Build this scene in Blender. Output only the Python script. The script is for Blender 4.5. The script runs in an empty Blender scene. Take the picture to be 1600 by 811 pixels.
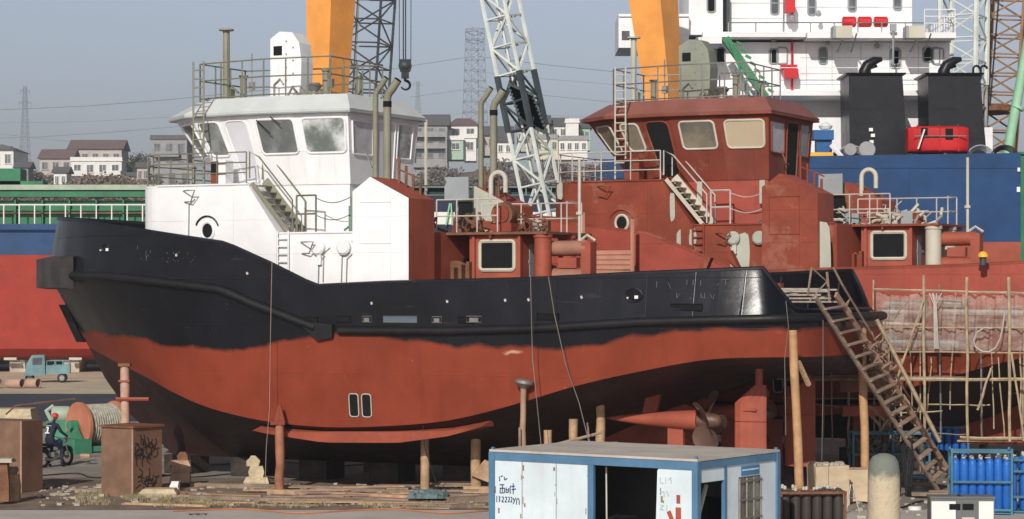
import bpy, bmesh, math, random
from mathutils import Vector, Matrix
R = math.radians
random.seed(7)
sc = bpy.context.scene
col = sc.collection

# ------------------------------------------------------------------ camera, sky, sun
F, CAMZ, HY = 3600.0, 5.9, 454.0          # focal length in photo pixels, eye height, horizon row
cd = bpy.data.cameras.new('camera'); cam = bpy.data.objects.new('camera', cd); col.objects.link(cam)
cd.sensor_width = 36; cd.lens = 81.0; cd.shift_y = 48.5/1600; cd.clip_end = 20000; cd.clip_start = .5
cam.location = (0, 0, CAMZ); cam.rotation_euler = (R(90), 0, 0)
sc.camera = cam
SUN_EL, SUN_AZ = 29.0, 14.0               # the sun stands behind the camera to the left
w = bpy.data.worlds.new('World'); sc.world = w; w.use_nodes = True
wt = w.node_tree; bg = wt.nodes['Background']
sky = wt.nodes.new('ShaderNodeTexSky'); sky.sky_type = 'NISHITA'; sky.sun_disc = False
sky.sun_elevation = R(SUN_EL); sky.sun_rotation = R(180+SUN_AZ)
sky.air_density = 1.0; sky.dust_density = 2.0; sky.ozone_density = 3.0; sky.altitude = 0
hsv = wt.nodes.new('ShaderNodeHueSaturation'); hsv.inputs['Saturation'].default_value = .62
hsv.inputs['Value'].default_value = .92
wt.links.new(sky.outputs[0], hsv.inputs['Color']); 
# hazy winter sky: brightest in the low haze band, dimmer overhead
wtc = wt.nodes.new('ShaderNodeTexCoord'); wsp = wt.nodes.new('ShaderNodeSeparateXYZ'); wt.links.new(wtc.outputs['Generated'], wsp.inputs[0])
wmr = wt.nodes.new('ShaderNodeMapRange'); wmr.interpolation_type = 'SMOOTHSTEP'; wt.links.new(wsp.outputs[2], wmr.inputs[0])
wmr.inputs[1].default_value = .12; wmr.inputs[2].default_value = .5; wmr.inputs[3].default_value = 1.62; wmr.inputs[4].default_value = .5
wvm = wt.nodes.new('ShaderNodeVectorMath'); wvm.operation = 'SCALE'; wt.links.new(hsv.outputs[0], wvm.inputs[0]); wt.links.new(wmr.outputs[0], wvm.inputs['Scale'])
wtn = wt.nodes.new('ShaderNodeVectorMath'); wtn.operation = 'MULTIPLY'; wtn.inputs[1].default_value = (1.02, .98, 1.045); wt.links.new(wvm.outputs[0], wtn.inputs[0])
wt.links.new(wtn.outputs[0], bg.inputs[0])
bg.inputs[1].default_value = .072
sd = bpy.data.lights.new('sun', 'SUN'); sd.energy = 4.0; sd.angle = R(.5); sd.color = (1, .945, .87)
so = bpy.data.objects.new('sun', sd); col.objects.link(so)
L = Vector((-math.sin(R(SUN_AZ))*math.cos(R(SUN_EL)), -math.cos(R(SUN_AZ))*math.cos(R(SUN_EL)), math.sin(R(SUN_EL))))
so.rotation_euler = L.to_track_quat('Z', 'Y').to_euler(); so.location = (-30, -20, 60)
sc.view_settings.view_transform = 'Standard'; sc.view_settings.look = 'None'
sc.view_settings.exposure = 0.0; sc.view_settings.gamma = 1
sc.render.engine = 'CYCLES'

# ------------------------------------------------------------------ helpers
def ip(x, pts):
    if x <= pts[0][0]: return pts[0][1]
    for (a, b), (c, d) in zip(pts, pts[1:]):
        if x <= c: return b+(d-b)*(x-a)/(c-a)
    return pts[-1][1]

def at(px, py, Y):
    "world point seen at a photo pixel, at distance Y"
    return Vector(((px-800)/F*Y, Y, CAMZ-(py-HY)/F*Y))

def gy(py): return CAMZ*F/(py-HY)

class MB:
    def __init__(s): s.v, s.f, s.m, s.mi = [], [], [], 0
    def add(s, vs, fs):
        b = len(s.v); s.v += [tuple(p) for p in vs]
        for f in fs: s.f.append([b+i for i in f]); s.m.append(s.mi)
        return s
    def box(s, c, d, rz=0, M=None):
        x, y, z = d[0]/2, d[1]/2, d[2]/2
        vs = [Vector((i*x, j*y, k*z)) for k in (-1, 1) for j in (-1, 1) for i in (-1, 1)]
        if rz: vs = [Matrix.Rotation(rz, 3, 'Z') @ p for p in vs]
        if M: vs = [M @ p for p in vs]
        vs = [p+Vector(c) for p in vs]
        return s.add(vs, [(0, 2, 3, 1), (4, 5, 7, 6), (0, 1, 5, 4), (2, 6, 7, 3), (0, 4, 6, 2), (1, 3, 7, 5)])
    def bar(s, a, b, wd, th, up=(0, 0, 1)):
        "rectangular bar from a to b"
        a, b = Vector(a), Vector(b); t = (b-a).normalized(); u = Vector(up)
        sx = t.cross(u)
        if sx.length < 1e-4: sx = t.cross(Vector((1, 0, 0)))
        sx.normalize(); sy = sx.cross(t).normalized()
        vs = [p+sx*(i*wd/2)+sy*(j*th/2) for p in (a, b) for (i, j) in ((-1, -1), (1, -1), (1, 1), (-1, 1))]
        return s.add(vs, [(3, 2, 1, 0), (4, 5, 6, 7), (0, 1, 5, 4), (1, 2, 6, 5), (2, 3, 7, 6), (3, 0, 4, 7)])
    def tube(s, pts, r, n=6, closed=False):
        pts = [Vector(p) for p in pts]; N = len(pts)
        rr = r if isinstance(r, (list, tuple)) else [r]*N
        rings = []; up = None
        for i, p in enumerate(pts):
            if closed: t = pts[(i+1) % N]-pts[i-1]
            else: t = pts[min(i+1, N-1)]-pts[max(i-1, 0)]
            t.normalize()
            if up is None: up = Vector((0, 0, 1)) if abs(t.z) < .9 else Vector((1, 0, 0))
            a = t.cross(up)
            if a.length < 1e-5: a = t.orthogonal()
            a.normalize(); b = a.cross(t).normalized(); up = b
            rings.append([p+(a*math.cos(q)+b*math.sin(q))*rr[i] for q in [2*math.pi*k/n for k in range(n)]])
        vs = [q for g in rings for q in g]; fs = []
        for i in range(N if closed else N-1):
            j = (i+1) % N
            for k in range(n): fs.append((i*n+k, i*n+(k+1) % n, j*n+(k+1) % n, j*n+k))
        if not closed: fs += [tuple(range(n))[::-1], tuple((N-1)*n+k for k in range(n))]
        return s.add(vs, fs)
    def lathe(s, prof, c=(0, 0, 0), n=16, M=None):
        "profile (r, z) turned about z"
        vs = []; c = Vector(c)
        for r, z in prof:
            for k in range(n):
                p = Vector((r*math.cos(2*math.pi*k/n), r*math.sin(2*math.pi*k/n), z))
                vs.append((M @ p if M else p)+c)
        fs = [(i*n+k, i*n+(k+1) % n, (i+1)*n+(k+1) % n, (i+1)*n+k) for i in range(len(prof)-1) for k in range(n)]
        fs += [tuple(range(n))[::-1], tuple((len(prof)-1)*n+k for k in range(n))]
        return s.add(vs, fs)
    def loft(s, rings, cap0=True, cap1=True, closed=True):
        n = len(rings[0]); vs = [p for g in rings for p in g]; fs = []
        for i in range(len(rings)-1):
            for k in range(n if closed else n-1):
                fs.append((i*n+k, i*n+(k+1) % n, (i+1)*n+(k+1) % n, (i+1)*n+k))
        if cap0: fs.append(tuple(range(n))[::-1])
        if cap1: fs.append(tuple((len(rings)-1)*n+k for k in range(n)))
        return s.add(vs, fs)
    def prism(s, poly, a, b, axis='y'):
        "2D polygon in (x,z) extruded along y from a to b, or in (x,y) along z, or (y,z) along x"
        def P(p, t):
            return {'y': (p[0], t, p[1]), 'z': (p[0], p[1], t), 'x': (t, p[0], p[1])}[axis]
        return s.loft([[P(p, a) for p in poly], [P(p, b) for p in poly]])
    def build(s, name, mats, parent=None, smooth=None, loc=None, fix=True):
        me = bpy.data.meshes.new(name); me.from_pydata(s.v, [], s.f)
        if not isinstance(mats, (list, tuple)): mats = [mats]
        for m_ in mats: me.materials.append(m_)
        me.polygons.foreach_set('material_index', s.m)
        if fix:
            bm = bmesh.new(); bm.from_mesh(me)
            bmesh.ops.recalc_face_normals(bm, faces=bm.faces); bm.to_mesh(me); bm.free()
        if smooth:
            me.polygons.foreach_set('use_smooth', [True]*len(me.polygons))
            me.set_sharp_from_angle(angle=R(smooth))
        me.update()
        o = bpy.data.objects.new(name, me); col.objects.link(o)
        if parent: o.parent = parent
        if loc: o.location = loc
        return o

def tag(o, label=None, cat=None, group=None, kind=None):
    for k, v_ in (('label', label), ('category', cat), ('group', group), ('kind', kind)):
        if v_: o[k] = v_
    return o
def empty(name, loc=(0, 0, 0), rz=0, label=None, cat=None, group=None, scale=1):
    o = bpy.data.objects.new(name, None); col.objects.link(o)
    o.location = loc; o.rotation_euler = (0, 0, rz); o.scale = (scale,)*3; o.empty_display_size = .2
    return tag(o, label, cat, group)
def dup(o, parent=None, loc=None, rz=None, label=None, group=None):
    c = o.copy(); col.objects.link(c)
    if parent: c.parent = parent
    if loc is not None: c.location = loc
    if rz is not None: c.rotation_euler = (0, 0, rz)
    if label: c['label'] = label
    if group: c['group'] = group
    for ch in [q for q in col.objects if q.parent == o]: dup(ch, c)
    return c

# ------------------------------------------------------------------ materials
def _n(nt, t, **kw):
    n = nt.nodes.new(t)
    for k, v_ in kw.items():
        if k in n.inputs: n.inputs[k].default_value = v_
        else: setattr(n, k, v_)
    return n
def rgb(c): return (c[0], c[1], c[2], 1)
def mixc(nt, fac, a, b, mode='MIX'):
    m_ = nt.nodes.new('ShaderNodeMix'); m_.data_type = 'RGBA'; m_.blend_type = mode
    for sck, val in ((0, fac), (6, a), (7, b)):
        if isinstance(val, bpy.types.NodeSocket): nt.links.new(val, m_.inputs[sck])
        elif val is not None: m_.inputs[sck].default_value = val if sck == 0 else rgb(val)
    return m_.outputs[2]
def math_(nt, op, a, b=None, c=None):
    m_ = nt.nodes.new('ShaderNodeMath'); m_.operation = op
    for i, val in enumerate((a, b, c)):
        if isinstance(val, bpy.types.NodeSocket): nt.links.new(val, m_.inputs[i])
        elif val is not None: m_.inputs[i].default_value = val
    return m_.outputs[0]
def ramp(nt, src, lo, hi):
    m_ = nt.nodes.new('ShaderNodeMapRange'); m_.interpolation_type = 'SMOOTHSTEP'
    nt.links.new(src, m_.inputs[0]); m_.inputs[1].default_value = lo; m_.inputs[2].default_value = hi
    return m_.outputs[0]
def noise(nt, co, scale, detail=4, rough=.6, stretch=None):
    if stretch:
        mp = _n(nt, 'ShaderNodeMapping'); mp.inputs['Scale'].default_value = stretch
        nt.links.new(co, mp.inputs[0]); co = mp.outputs[0]
    n = _n(nt, 'ShaderNodeTexNoise', Scale=scale, Detail=detail, Roughness=rough)
    nt.links.new(co, n.inputs['Vector']); return n.outputs[0]
MATS = {}
def paint(name, c, rough=.5, metal=0., var=.18, scale=.8, streak=.0, dirt=(.12, .09, .07), speck=0., bump=.15, bscale=6., coat=0., wave=0., seam=0., patch=None):
    if name in MATS: return MATS[name]
    m_ = bpy.data.materials.new(name); m_.use_nodes = True; nt = m_.node_tree; b = nt.nodes['Principled BSDF']
    tc = nt.nodes.new('ShaderNodeTexCoord').outputs['Object']
    n1 = noise(nt, tc, scale, 5, .65)
    c0 = tuple(x*(1-var) for x in c); c1 = tuple(min(1, x*(1+var*.7)) for x in c)
    out = mixc(nt, ramp(nt, n1, .32, .68), c0, c1)
    if streak:
        n2 = noise(nt, tc, 1.0, 4, .6, (2.6, 2.6, .22))
        n3 = noise(nt, tc, .5, 3, .5)
        fac = math_(nt, 'MULTIPLY', math_(nt, 'MULTIPLY', ramp(nt, n2, .52, .75), ramp(nt, n3, .35, .7)), streak)
        out = mixc(nt, fac, out, dirt)
    if speck:
        n4 = noise(nt, tc, 7, 6, .7); n5 = noise(nt, tc, .9, 3, .5)
        fac = math_(nt, 'MULTIPLY', math_(nt, 'MULTIPLY', ramp(nt, n4, .58, .66), ramp(nt, n5, .45, .7)), speck)
        out = mixc(nt, fac, out, dirt)
    if patch:
        n9 = noise(nt, tc, .55, 6, .62); n10 = noise(nt, tc, 3.5, 5, .7)
        out = mixc(nt, math_(nt, 'MULTIPLY', math_(nt, 'MULTIPLY', ramp(nt, n9, .56, .60), ramp(nt, n10, .3, .6)), .45), out, patch)
    nt.links.new(out, b.inputs['Base Color'])
    b.inputs['Metallic'].default_value = metal; b.inputs['Specular IOR Level'].default_value = .3
    rn = noise(nt, tc, 2.2, 4, .6)
    rr = math_(nt, 'MULTIPLY_ADD', rn, .3, rough-.15); nt.links.new(rr, b.inputs['Roughness'])
    if coat: b.inputs['Coat Weight'].default_value = coat; b.inputs['Coat Roughness'].default_value = .12
    if bump or wave:
        h = noise(nt, tc, bscale, 4, .6)
        if wave:
            h2 = noise(nt, tc, .9, 1, .4)
            h = math_(nt, 'MULTIPLY_ADD', h2, wave, math_(nt, 'MULTIPLY', h, bump))
        if seam:
            sp = nt.nodes.new('ShaderNodeSeparateXYZ'); nt.links.new(tc, sp.inputs[0])
            wx = math_(nt, 'MULTIPLY_ADD', noise(nt, tc, 3, 2, .5), .03, sp.outputs[0]); wz = math_(nt, 'MULTIPLY_ADD', noise(nt, tc, 3, 2, .5), .03, sp.outputs[2])
            sm = math_(nt, 'MAXIMUM', ramp(nt, math_(nt, 'PINGPONG', wx, .9), .022, .0), ramp(nt, math_(nt, 'PINGPONG', wz, .61), .018, .0))
            h = math_(nt, 'MULTIPLY_ADD', sm, seam, h)
        bp = _n(nt, 'ShaderNodeBump', Distance=.06, Strength=bump if not wave else 1.0)
        nt.links.new(h, bp.inputs['Height']); nt.links.new(bp.outputs[0], b.inputs['Normal'])
    MATS[name] = m_; return m_
def glassy(name, c, dust=(.5, .5, .48), amount=.35, rough=.12, scale=1.2):
    if name in MATS: return MATS[name]
    m_ = bpy.data.materials.new(name); m_.use_nodes = True; nt = m_.node_tree; b = nt.nodes['Principled BSDF']
    tc = nt.nodes.new('ShaderNodeTexCoord').outputs['Object']
    f_ = math_(nt, 'MULTIPLY', ramp(nt, noise(nt, tc, scale, 5, .65), .35, .7), amount)
    nt.links.new(mixc(nt, f_, c, dust), b.inputs['Base Color'])
    nt.links.new(math_(nt, 'MULTIPLY_ADD', f_, .8, rough), b.inputs['Roughness'])
    b.inputs['Specular IOR Level'].default_value = .6
    MATS[name] = m_; return m_
def hull_paint(name, upper, lower, line, urough=.32, lrough=.55):
    "two paints met along a wavy hand-painted line given as (u, w) points"
    m_ = bpy.data.materials.new(name); m_.use_nodes = True; nt = m_.node_tree; b = nt.nodes['Principled BSDF']
    tc = nt.nodes.new('ShaderNodeTexCoord').outputs['Object']
    sp = nt.nodes.new('ShaderNodeSeparateXYZ'); nt.links.new(tc, sp.inputs[0])
    fc = nt.nodes.new('ShaderNodeFloatCurve'); cv = fc.mapping.curves[0]
    pts = [(x/34, y/10) for x, y in line]
    cv.points[0].location = pts[0]; cv.points[1].location = pts[-1]
    for p in pts[1:-1]: cv.points.new(*p)
    fc.mapping.update()
    nt.links.new(math_(nt, 'DIVIDE', sp.outputs[0], 34.), fc.inputs['Value'])
    lim = math_(nt, 'MULTIPLY', fc.outputs[0], 10.)
    wob = noise(nt, tc, .8, 4, .55)
    d = math_(nt, 'ADD', math_(nt, 'SUBTRACT', sp.outputs[2], lim), math_(nt, 'MULTIPLY_ADD', wob, .55, -.27))
    fac = ramp(nt, d, -.10, .10)
    n1 = noise(nt, tc, .5, 5, .62); n2 = noise(nt, tc, 1., 4, .6, (1.6, 1.6, .16)); n3 = noise(nt, tc, 5, 6, .7)
    lo = mixc(nt, ramp(nt, n1, .3, .7), tuple(x*.86 for x in lower), tuple(x*1.12 for x in lower))
    lo = mixc(nt, math_(nt, 'MULTIPLY', ramp(nt, n2, .5, .74), .35), lo, tuple(x*.6 for x in lower))
    lo = mixc(nt, math_(nt, 'MULTIPLY', ramp(nt, n3, .66, .72), .35), lo, (.5, .36, .27))
    up = mixc(nt, ramp(nt, n1, .3, .7), tuple(x*.8 for x in upper), tuple(x*1.25 for x in upper))
    up = mixc(nt, math_(nt, 'MULTIPLY', ramp(nt, n3, .70, .74), .3), up, (.35, .3, .28))
    n6 = noise(nt, tc, 1., 5, .65, (.5, .5, 3.5)); n7 = noise(nt, tc, .45, 3, .5)          # long scuffs and thin drips
    sc_ = math_(nt, 'MULTIPLY', math_(nt, 'MULTIPLY', ramp(nt, n6, .62, .70), ramp(nt, n7, .5, .62)), .4)
    up = mixc(nt, sc_, up, (.06, .062, .07)); lo = mixc(nt, sc_, lo, tuple(x*1.7 for x in lower))
    n8 = noise(nt, tc, 1., 5, .7, (5., 5., .35)); dr = math_(nt, 'MULTIPLY', math_(nt, 'MULTIPLY', ramp(nt, n8, .62, .72), ramp(nt, n7, .52, .40)), .45)
    lo = mixc(nt, dr, lo, (.12, .05, .035)); up = mixc(nt, math_(nt, 'MULTIPLY', dr, .5), up, (.09, .05, .04))
    edge = math_(nt, 'MULTIPLY', ramp(nt, math_(nt, 'ABSOLUTE', math_(nt, 'ADD', d, .16)), .07, .0),
                 ramp(nt, noise(nt, tc, .35, 2, .5), .54, .62))
    lo = mixc(nt, math_(nt, 'MULTIPLY', edge, .8), lo, (.62, .42, .27))
    nt.links.new(mixc(nt, fac, lo, up), b.inputs['Base Color'])
    nt.links.new(math_(nt, 'MULTIPLY_ADD', fac, .18, .2), b.inputs['Specular IOR Level'])
    ro = math_(nt, 'MULTIPLY_ADD', fac, urough-lrough, lrough)
    nt.links.new(math_(nt, 'ADD', ro, math_(nt, 'MULTIPLY_ADD', n1, .2, -.1)), b.inputs['Roughness'])
    # welded plate seams, frames pulling the plates in, orange peel
    sx = math_(nt, 'PINGPONG', sp.outputs[0], .8); sz = math_(nt, 'PINGPONG', sp.outputs[2], .8)
    seam = math_(nt, 'MAXIMUM', ramp(nt, sx, .025, .0), ramp(nt, sz, .02, .0))
    h = math_(nt, 'ADD', math_(nt, 'MULTIPLY', seam, .05), math_(nt, 'MULTIPLY_ADD', math_(nt, 'ADD', noise(nt, tc, .8, 1, .4), math_(nt, 'MULTIPLY', sx, .35)), .6, math_(nt, 'MULTIPLY', n3, .06)))
    bp = _n(nt, 'ShaderNodeBump', Distance=.08, Strength=.7)
    nt.links.new(h, bp.inputs['Height']); nt.links.new(bp.outputs[0], b.inputs['Normal'])
    return m_

RED = (.228, .046, .022)
m_white = paint('white_paint', (.78, .78, .79), .45, var=.06, streak=.32, dirt=(.50, .42, .34), speck=.15, wave=.45, bump=.05, seam=.12)
m_red = paint('red_primer', RED, .6, var=.2, streak=.5, dirt=(.12, .04, .03), speck=.35, wave=.4, bump=.1, seam=.12, patch=(.33, .15, .10))
m_redd = paint('dark_red_primer', (.18, .036, .019), .6, var=.2, streak=.4, dirt=(.10, .035, .025), speck=.2, wave=.4, bump=.1, seam=.1, patch=(.28, .11, .075))
m_redb = paint('bright_red_primer', (.31, .06, .038), .6, var=.15, streak=.3, dirt=(.2, .05, .035), speck=.25, wave=.4, bump=.1, seam=.1)
m_red2 = paint('red_primer_warm', (.33, .078, .045), .6, var=.16, streak=.3, dirt=(.18, .07, .05), speck=.3, bump=.1)
m_black = paint('black_paint', (.009, .010, .014), .4, var=.3, speck=.2, dirt=(.2, .18, .17), wave=.2, bump=.05)
m_rubber = paint('black_rubber', (.012, .012, .013), .5, var=.3, bump=.2)
m_primer = paint('grey_green_primer', (.42, .43, .36), .6, var=.1, streak=.2, dirt=(.3, .25, .2))
m_cream = paint('cream_primer', (.52, .49, .40), .6, var=.1, streak=.2, dirt=(.35, .2, .13))
m_pipe = paint('tan_pipe_paint', (.23, .225, .165), .55, var=.12, speck=.3)
m_grey = paint('grey_panel', (.28, .31, .32), .5, var=.1)
m_steel = paint('bare_steel', (.30, .29, .27), .45, .6, var=.2, speck=.4, dirt=(.2, .09, .05))
m_rail = paint('rail_paint', (.17, .17, .125), .55, var=.2, speck=.3)
m_railw = paint('pale_rail_paint', (.5, .46, .42), .55, var=.2, speck=.4, dirt=(.3, .12, .08))
m_dark = paint('dark_opening', (.006, .006, .007), .9, var=.3, bump=0)
m_rust = paint('rusty_steel', (.19, .085, .045), .8, var=.3, scale=2, speck=.4, dirt=(.07, .03, .02))
m_bronze = paint('bronze', (.16, .095, .07), .5, .4, var=.25, speck=.4, dirt=(.12, .07, .06))
m_glass = glassy('dusty_window_glass', (.13, .15, .14), (.70, .71, .72), .9, .1, .9)
m_glassd = glassy('dark_window_glass', (.12, .13, .125), (.34, .36, .35), .7, .06, .6)
m_glasst = glassy('warm_window_glass', (.09, .095, .08), (.32, .25, .16), .7, .05, .35)
m_film = glassy('cream_window_film', (.44, .36, .25), (.36, .28, .19), .5, .12, .9)
m_wood = paint('pale_timber', (.44, .29, .17), .8, var=.25, scale=3, streak=.4, dirt=(.2, .12, .07), bump=.4, bscale=14)
m_wood2 = paint('weathered_timber', (.27, .20, .145), .85, var=.3, scale=2, streak=.4, dirt=(.12, .08, .05), bump=.4, bscale=14)
m_bamboo = paint('bamboo_pole', (.40, .31, .20), .65, var=.3, scale=2.5, speck=.3, dirt=(.2, .12, .06))
m_navy = paint('navy_paint', (.010, .050, .145), .45, var=.15, streak=.2, dirt=(.03, .05, .09), wave=.3, bump=.05)
m_hullred = paint('antifouling_red', (.30, .026, .012), .6, var=.12, streak=.25, dirt=(.2, .04, .03), bump=.05)
m_green = paint('ship_green', (.03, .17, .08), .55, var=.2, streak=.2)
m_dkgreen = paint('deep_green', (.008, .045, .032), .55, var=.2)
m_palegreen = paint('pale_green_paint', (.35, .42, .33), .55, var=.15)
m_mint = paint('mint_paint', (.30, .55, .36), .5, var=.12)
m_orange = paint('crane_orange', (.80, .34, .08), .45, var=.1, streak=.2, dirt=(.3, .12, .04), bump=.04)
m_lattw = paint('lattice_white', (.62, .66, .62), .5, var=.15, speck=.35, dirt=(.3, .28, .25))
m_lattg = paint('lattice_grey', (.30, .32, .31), .5, var=.25, speck=.3)
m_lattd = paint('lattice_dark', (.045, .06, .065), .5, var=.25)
m_lattb = paint('lattice_brown', (.30, .17, .09), .7, var=.25, speck=.4)
m_yellow = paint('yellow_paint', (.75, .42, .04), .5, var=.1)
m_brightred = paint('bright_red_paint', (.55, .02, .025), .4, var=.1, bump=.03)
m_bluecyl = paint('blue_cylinder_paint', (.02, .13, .46), .4, var=.15, scale=3, speck=.2, dirt=(.1, .12, .2))
m_bluerack = paint('teal_rack_paint', (.06, .17, .24), .5, var=.25, speck=.4)
m_bluetrim = paint('blue_container_trim', (.085, .19, .31), .5, var=.15, streak=.2, speck=.25)
m_panel = paint('pale_sandwich_panel', (.62, .71, .75), .45, var=.09, streak=.5, dirt=(.40, .40, .38), speck=.3, bump=.06, wave=.5)
m_conc = paint('cast_concrete', (.40, .36, .29), .9, var=.2, scale=1.5, speck=.4, dirt=(.22, .19, .16), bump=.4, bscale=9)
m_cabinet = paint('brown_steel_sheet', (.20, .115, .075), .65, var=.22, scale=1.2, streak=.5, dirt=(.11, .055, .035), speck=.3)
m_cable = paint('black_cable', (.02, .02, .022), .6, var=.2)
m_rope = paint('pale_rope', (.5, .45, .38), .8, var=.2)
m_rope2 = paint('grey_rope', (.2, .18, .16), .8, var=.2)
# ------------------------------------------------------------------ railings, ladders
def rail(name, pts, h, parent, mat, levels=(.5, 1.), step=1.2, r=.025, drop=0):
    pts = [Vector(p) for p in pts]; b = MB()
    for lv in levels: b.tube([p+Vector((0, 0, h*lv)) for p in pts], r, 5)
    for a, c in zip(pts, pts[1:]):
        n = max(1, round((c-a).length/step))
        for i in range(n+1):
            if i == n and c is not pts[-1]: continue
            q = a.lerp(c, i/n); b.tube([q-Vector((0, 0, drop)), q+Vector((0, 0, h))], r*1.1, 5)
    return b.build(name, mat, parent)
def ladder(name, p0, p1, side, parent, mat, step=.3, r=.03):
    p0, p1, side = Vector(p0), Vector(p1), Vector(side); b = MB()
    b.tube([p0-side/2, p1-side/2], r, 5); b.tube([p0+side/2, p1+side/2], r, 5)
    n = int((p1-p0).length/step)
    for i in range(1, n): q = p0.lerp(p1, i/n); b.tube([q-side/2, q+side/2], r*.8, 5)
    return b.build(name, mat, parent)
def panel_pt(q, s, t): return (Vector(q[0])*(1-s)+Vector(q[1])*s)*(1-t)+(Vector(q[3])*(1-s)+Vector(q[2])*s)*t
def window(q, s0, s1, t0, t1, out, parent, fm, gm, name='window', rad=.16, fr=.045, proud=.02):
    "rounded window laid in the plane of quad q (two lower, two upper corners)"
    nrm = (Vector(q[1])-Vector(q[0])).cross(Vector(q[3])-Vector(q[0])).normalized()
    if nrm.dot(Vector(out)) < 0: nrm = -nrm
    W = (panel_pt(q, s1, .5)-panel_pt(q, s0, .5)).length; Hh = (panel_pt(q, .5, t1)-panel_pt(q, .5, t0)).length
    rs, rt = rad/W*(s1-s0), rad/Hh*(t1-t0); ring = []; par = []
    for (cs, ct, a0) in ((s1-rs, t1-rt, 0), (s0+rs, t1-rt, 90), (s0+rs, t0+rt, 180), (s1-rs, t0+rt, 270)):
        for k in range(5):
            a = R(a0+k*22.5); par.append((cs+rs*math.cos(a), ct+rt*math.sin(a))); ring.append(panel_pt(q, *par[-1]))
    b = MB(); b.tube([p+nrm*proud for p in ring], fr, 6, closed=True)
    b.mi = 1; c = sum(ring, Vector())/len(ring); n = len(ring)
    cs, ct = (s0+s1)/2, (t0+t1)/2
    rings = [[panel_pt(q, cs+(a-cs)*k, ct+(e-ct)*k)+nrm*proud for a, e in par] for k in (1, .7, .4, .05)]
    b.loft([[p-nrm*(proud+.03) for p in ring]]+rings)
    return b.build(name, [fm, gm], parent)

# ------------------------------------------------------------------ the tugboats
KS = .855
ANG = R(180-27)
PLAN = [(-.45, 0), (-.44, 1.2), (-.4, 2.3), (-.3, 3.3), (-.1, 3.95), (.25, 4.4), (.7, 4.72), (1.4, 4.95), (2.4, 5.08), (4, 5.17), (6, 5.2), (9, 5.2), (12, 5.2),
        (15, 5.2), (17, 5.2), (19, 5.2), (21, 5.17), (23, 5.03), (25, 4.72), (27, 4.15), (28.6, 3.45), (30, 2.6), (31, 1.8), (31.8, 1.0), (32.25, .4), (32.4, 0)]
def catmull(pts, k=4):
    out = []
    for i in range(len(pts)-1):
        p0 = Vector(pts[max(i-1, 0)]); p1 = Vector(pts[i]); p2 = Vector(pts[i+1]); p3 = Vector(pts[min(i+2, len(pts)-1)])
        for j in range(k):
            t = j/k
            out.append(.5*((2*p1)+(p2-p0)*t+(2*p0-5*p1+4*p2-p3)*t*t+(3*p1-p0-3*p2+p3)*t*t*t))
    out.append(Vector(pts[-1])); return out
PL = [(p[0], max(0., p[1])) for p in catmull(PLAN)]
W_RAIL = [(-.25, 5.35), (-.05, 5.4), (.83, 6.67), (4.94, 6.53), (8.8, 6.35), (14.3, 6.24), (17.1, 6.13), (18.9, 6.9), (20.8, 7.63), (24.6, 8.12), (28.0, 8.52), (32, 8.78)]
W_FEND = [(-.4, 5.14), (0, 5.14), (4.9, 5.0), (8.75, 4.76), (11.8, 4.66), (16.7, 4.63), (19.5, 5.53), (20.9, 6.04), (24.9, 6.42), (26.5, 6.52), (32.5, 6.62)]
W_CHINE = [(-.4, 3.9), (2.8, 3.85), (5, 3.43), (7.3, 2.92), (9.6, 2.25), (12, 1.68), (14.5, 1.42), (17, 1.33), (19.6, 1.5), (22.3, 1.95), (25, 2.65), (28, 3.3), (30.8, 3.9)]
def smooth_pts(P, k=6): return [(p[0], p[1]) for p in catmull_(P, k)]
def catmull_(pts, k):
    out = []
    for i in range(len(pts)-1):
        p0 = Vector(pts[max(i-1, 0)]); p1 = Vector(pts[i]); p2 = Vector(pts[i+1]); p3 = Vector(pts[min(i+2, len(pts)-1)])
        for j in range(k):
            t = j/k; x = p1.x+(p2.x-p1.x)*t
            m1 = (p2.y-p0.y)/(p2.x-p0.x); m2 = (p3.y-p1.y)/(p3.x-p1.x); h = p2.x-p1.x
            y = (2*t**3-3*t*t+1)*p1.y+(t**3-2*t*t+t)*h*m1+(-2*t**3+3*t*t)*p2.y+(t**3-t*t)*h*m2
            out.append(Vector((x, y)))
    out.append(Vector(pts[-1])); return out
W_CHINE = smooth_pts([(-.4, 3.92), (1.2, 3.91), (2.8, 3.82), (5, 3.43), (7.3, 2.92), (9.6, 2.25), (12, 1.68), (14.5, 1.42), (17, 1.33), (19.6, 1.5), (22.3, 1.95), (25, 2.65), (28, 3.3), (30.8, 3.9)])
W_KEEL = [(-.4, 3.35), (3, 3.0), (6, 2.0), (9, .7), (11.5, -.1), (13, -.25), (26.5, -.25)]
def umap(u, end): return u if u < 20 else 20+(u-20)*(end-20)/12.4
def ratio(u, f): return ip(u, [(-.4, .96), (3, .96), (12, .95), (19, .94), (22, .9), (25, .8), (28, .62), (32, .45)])**f
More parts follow.
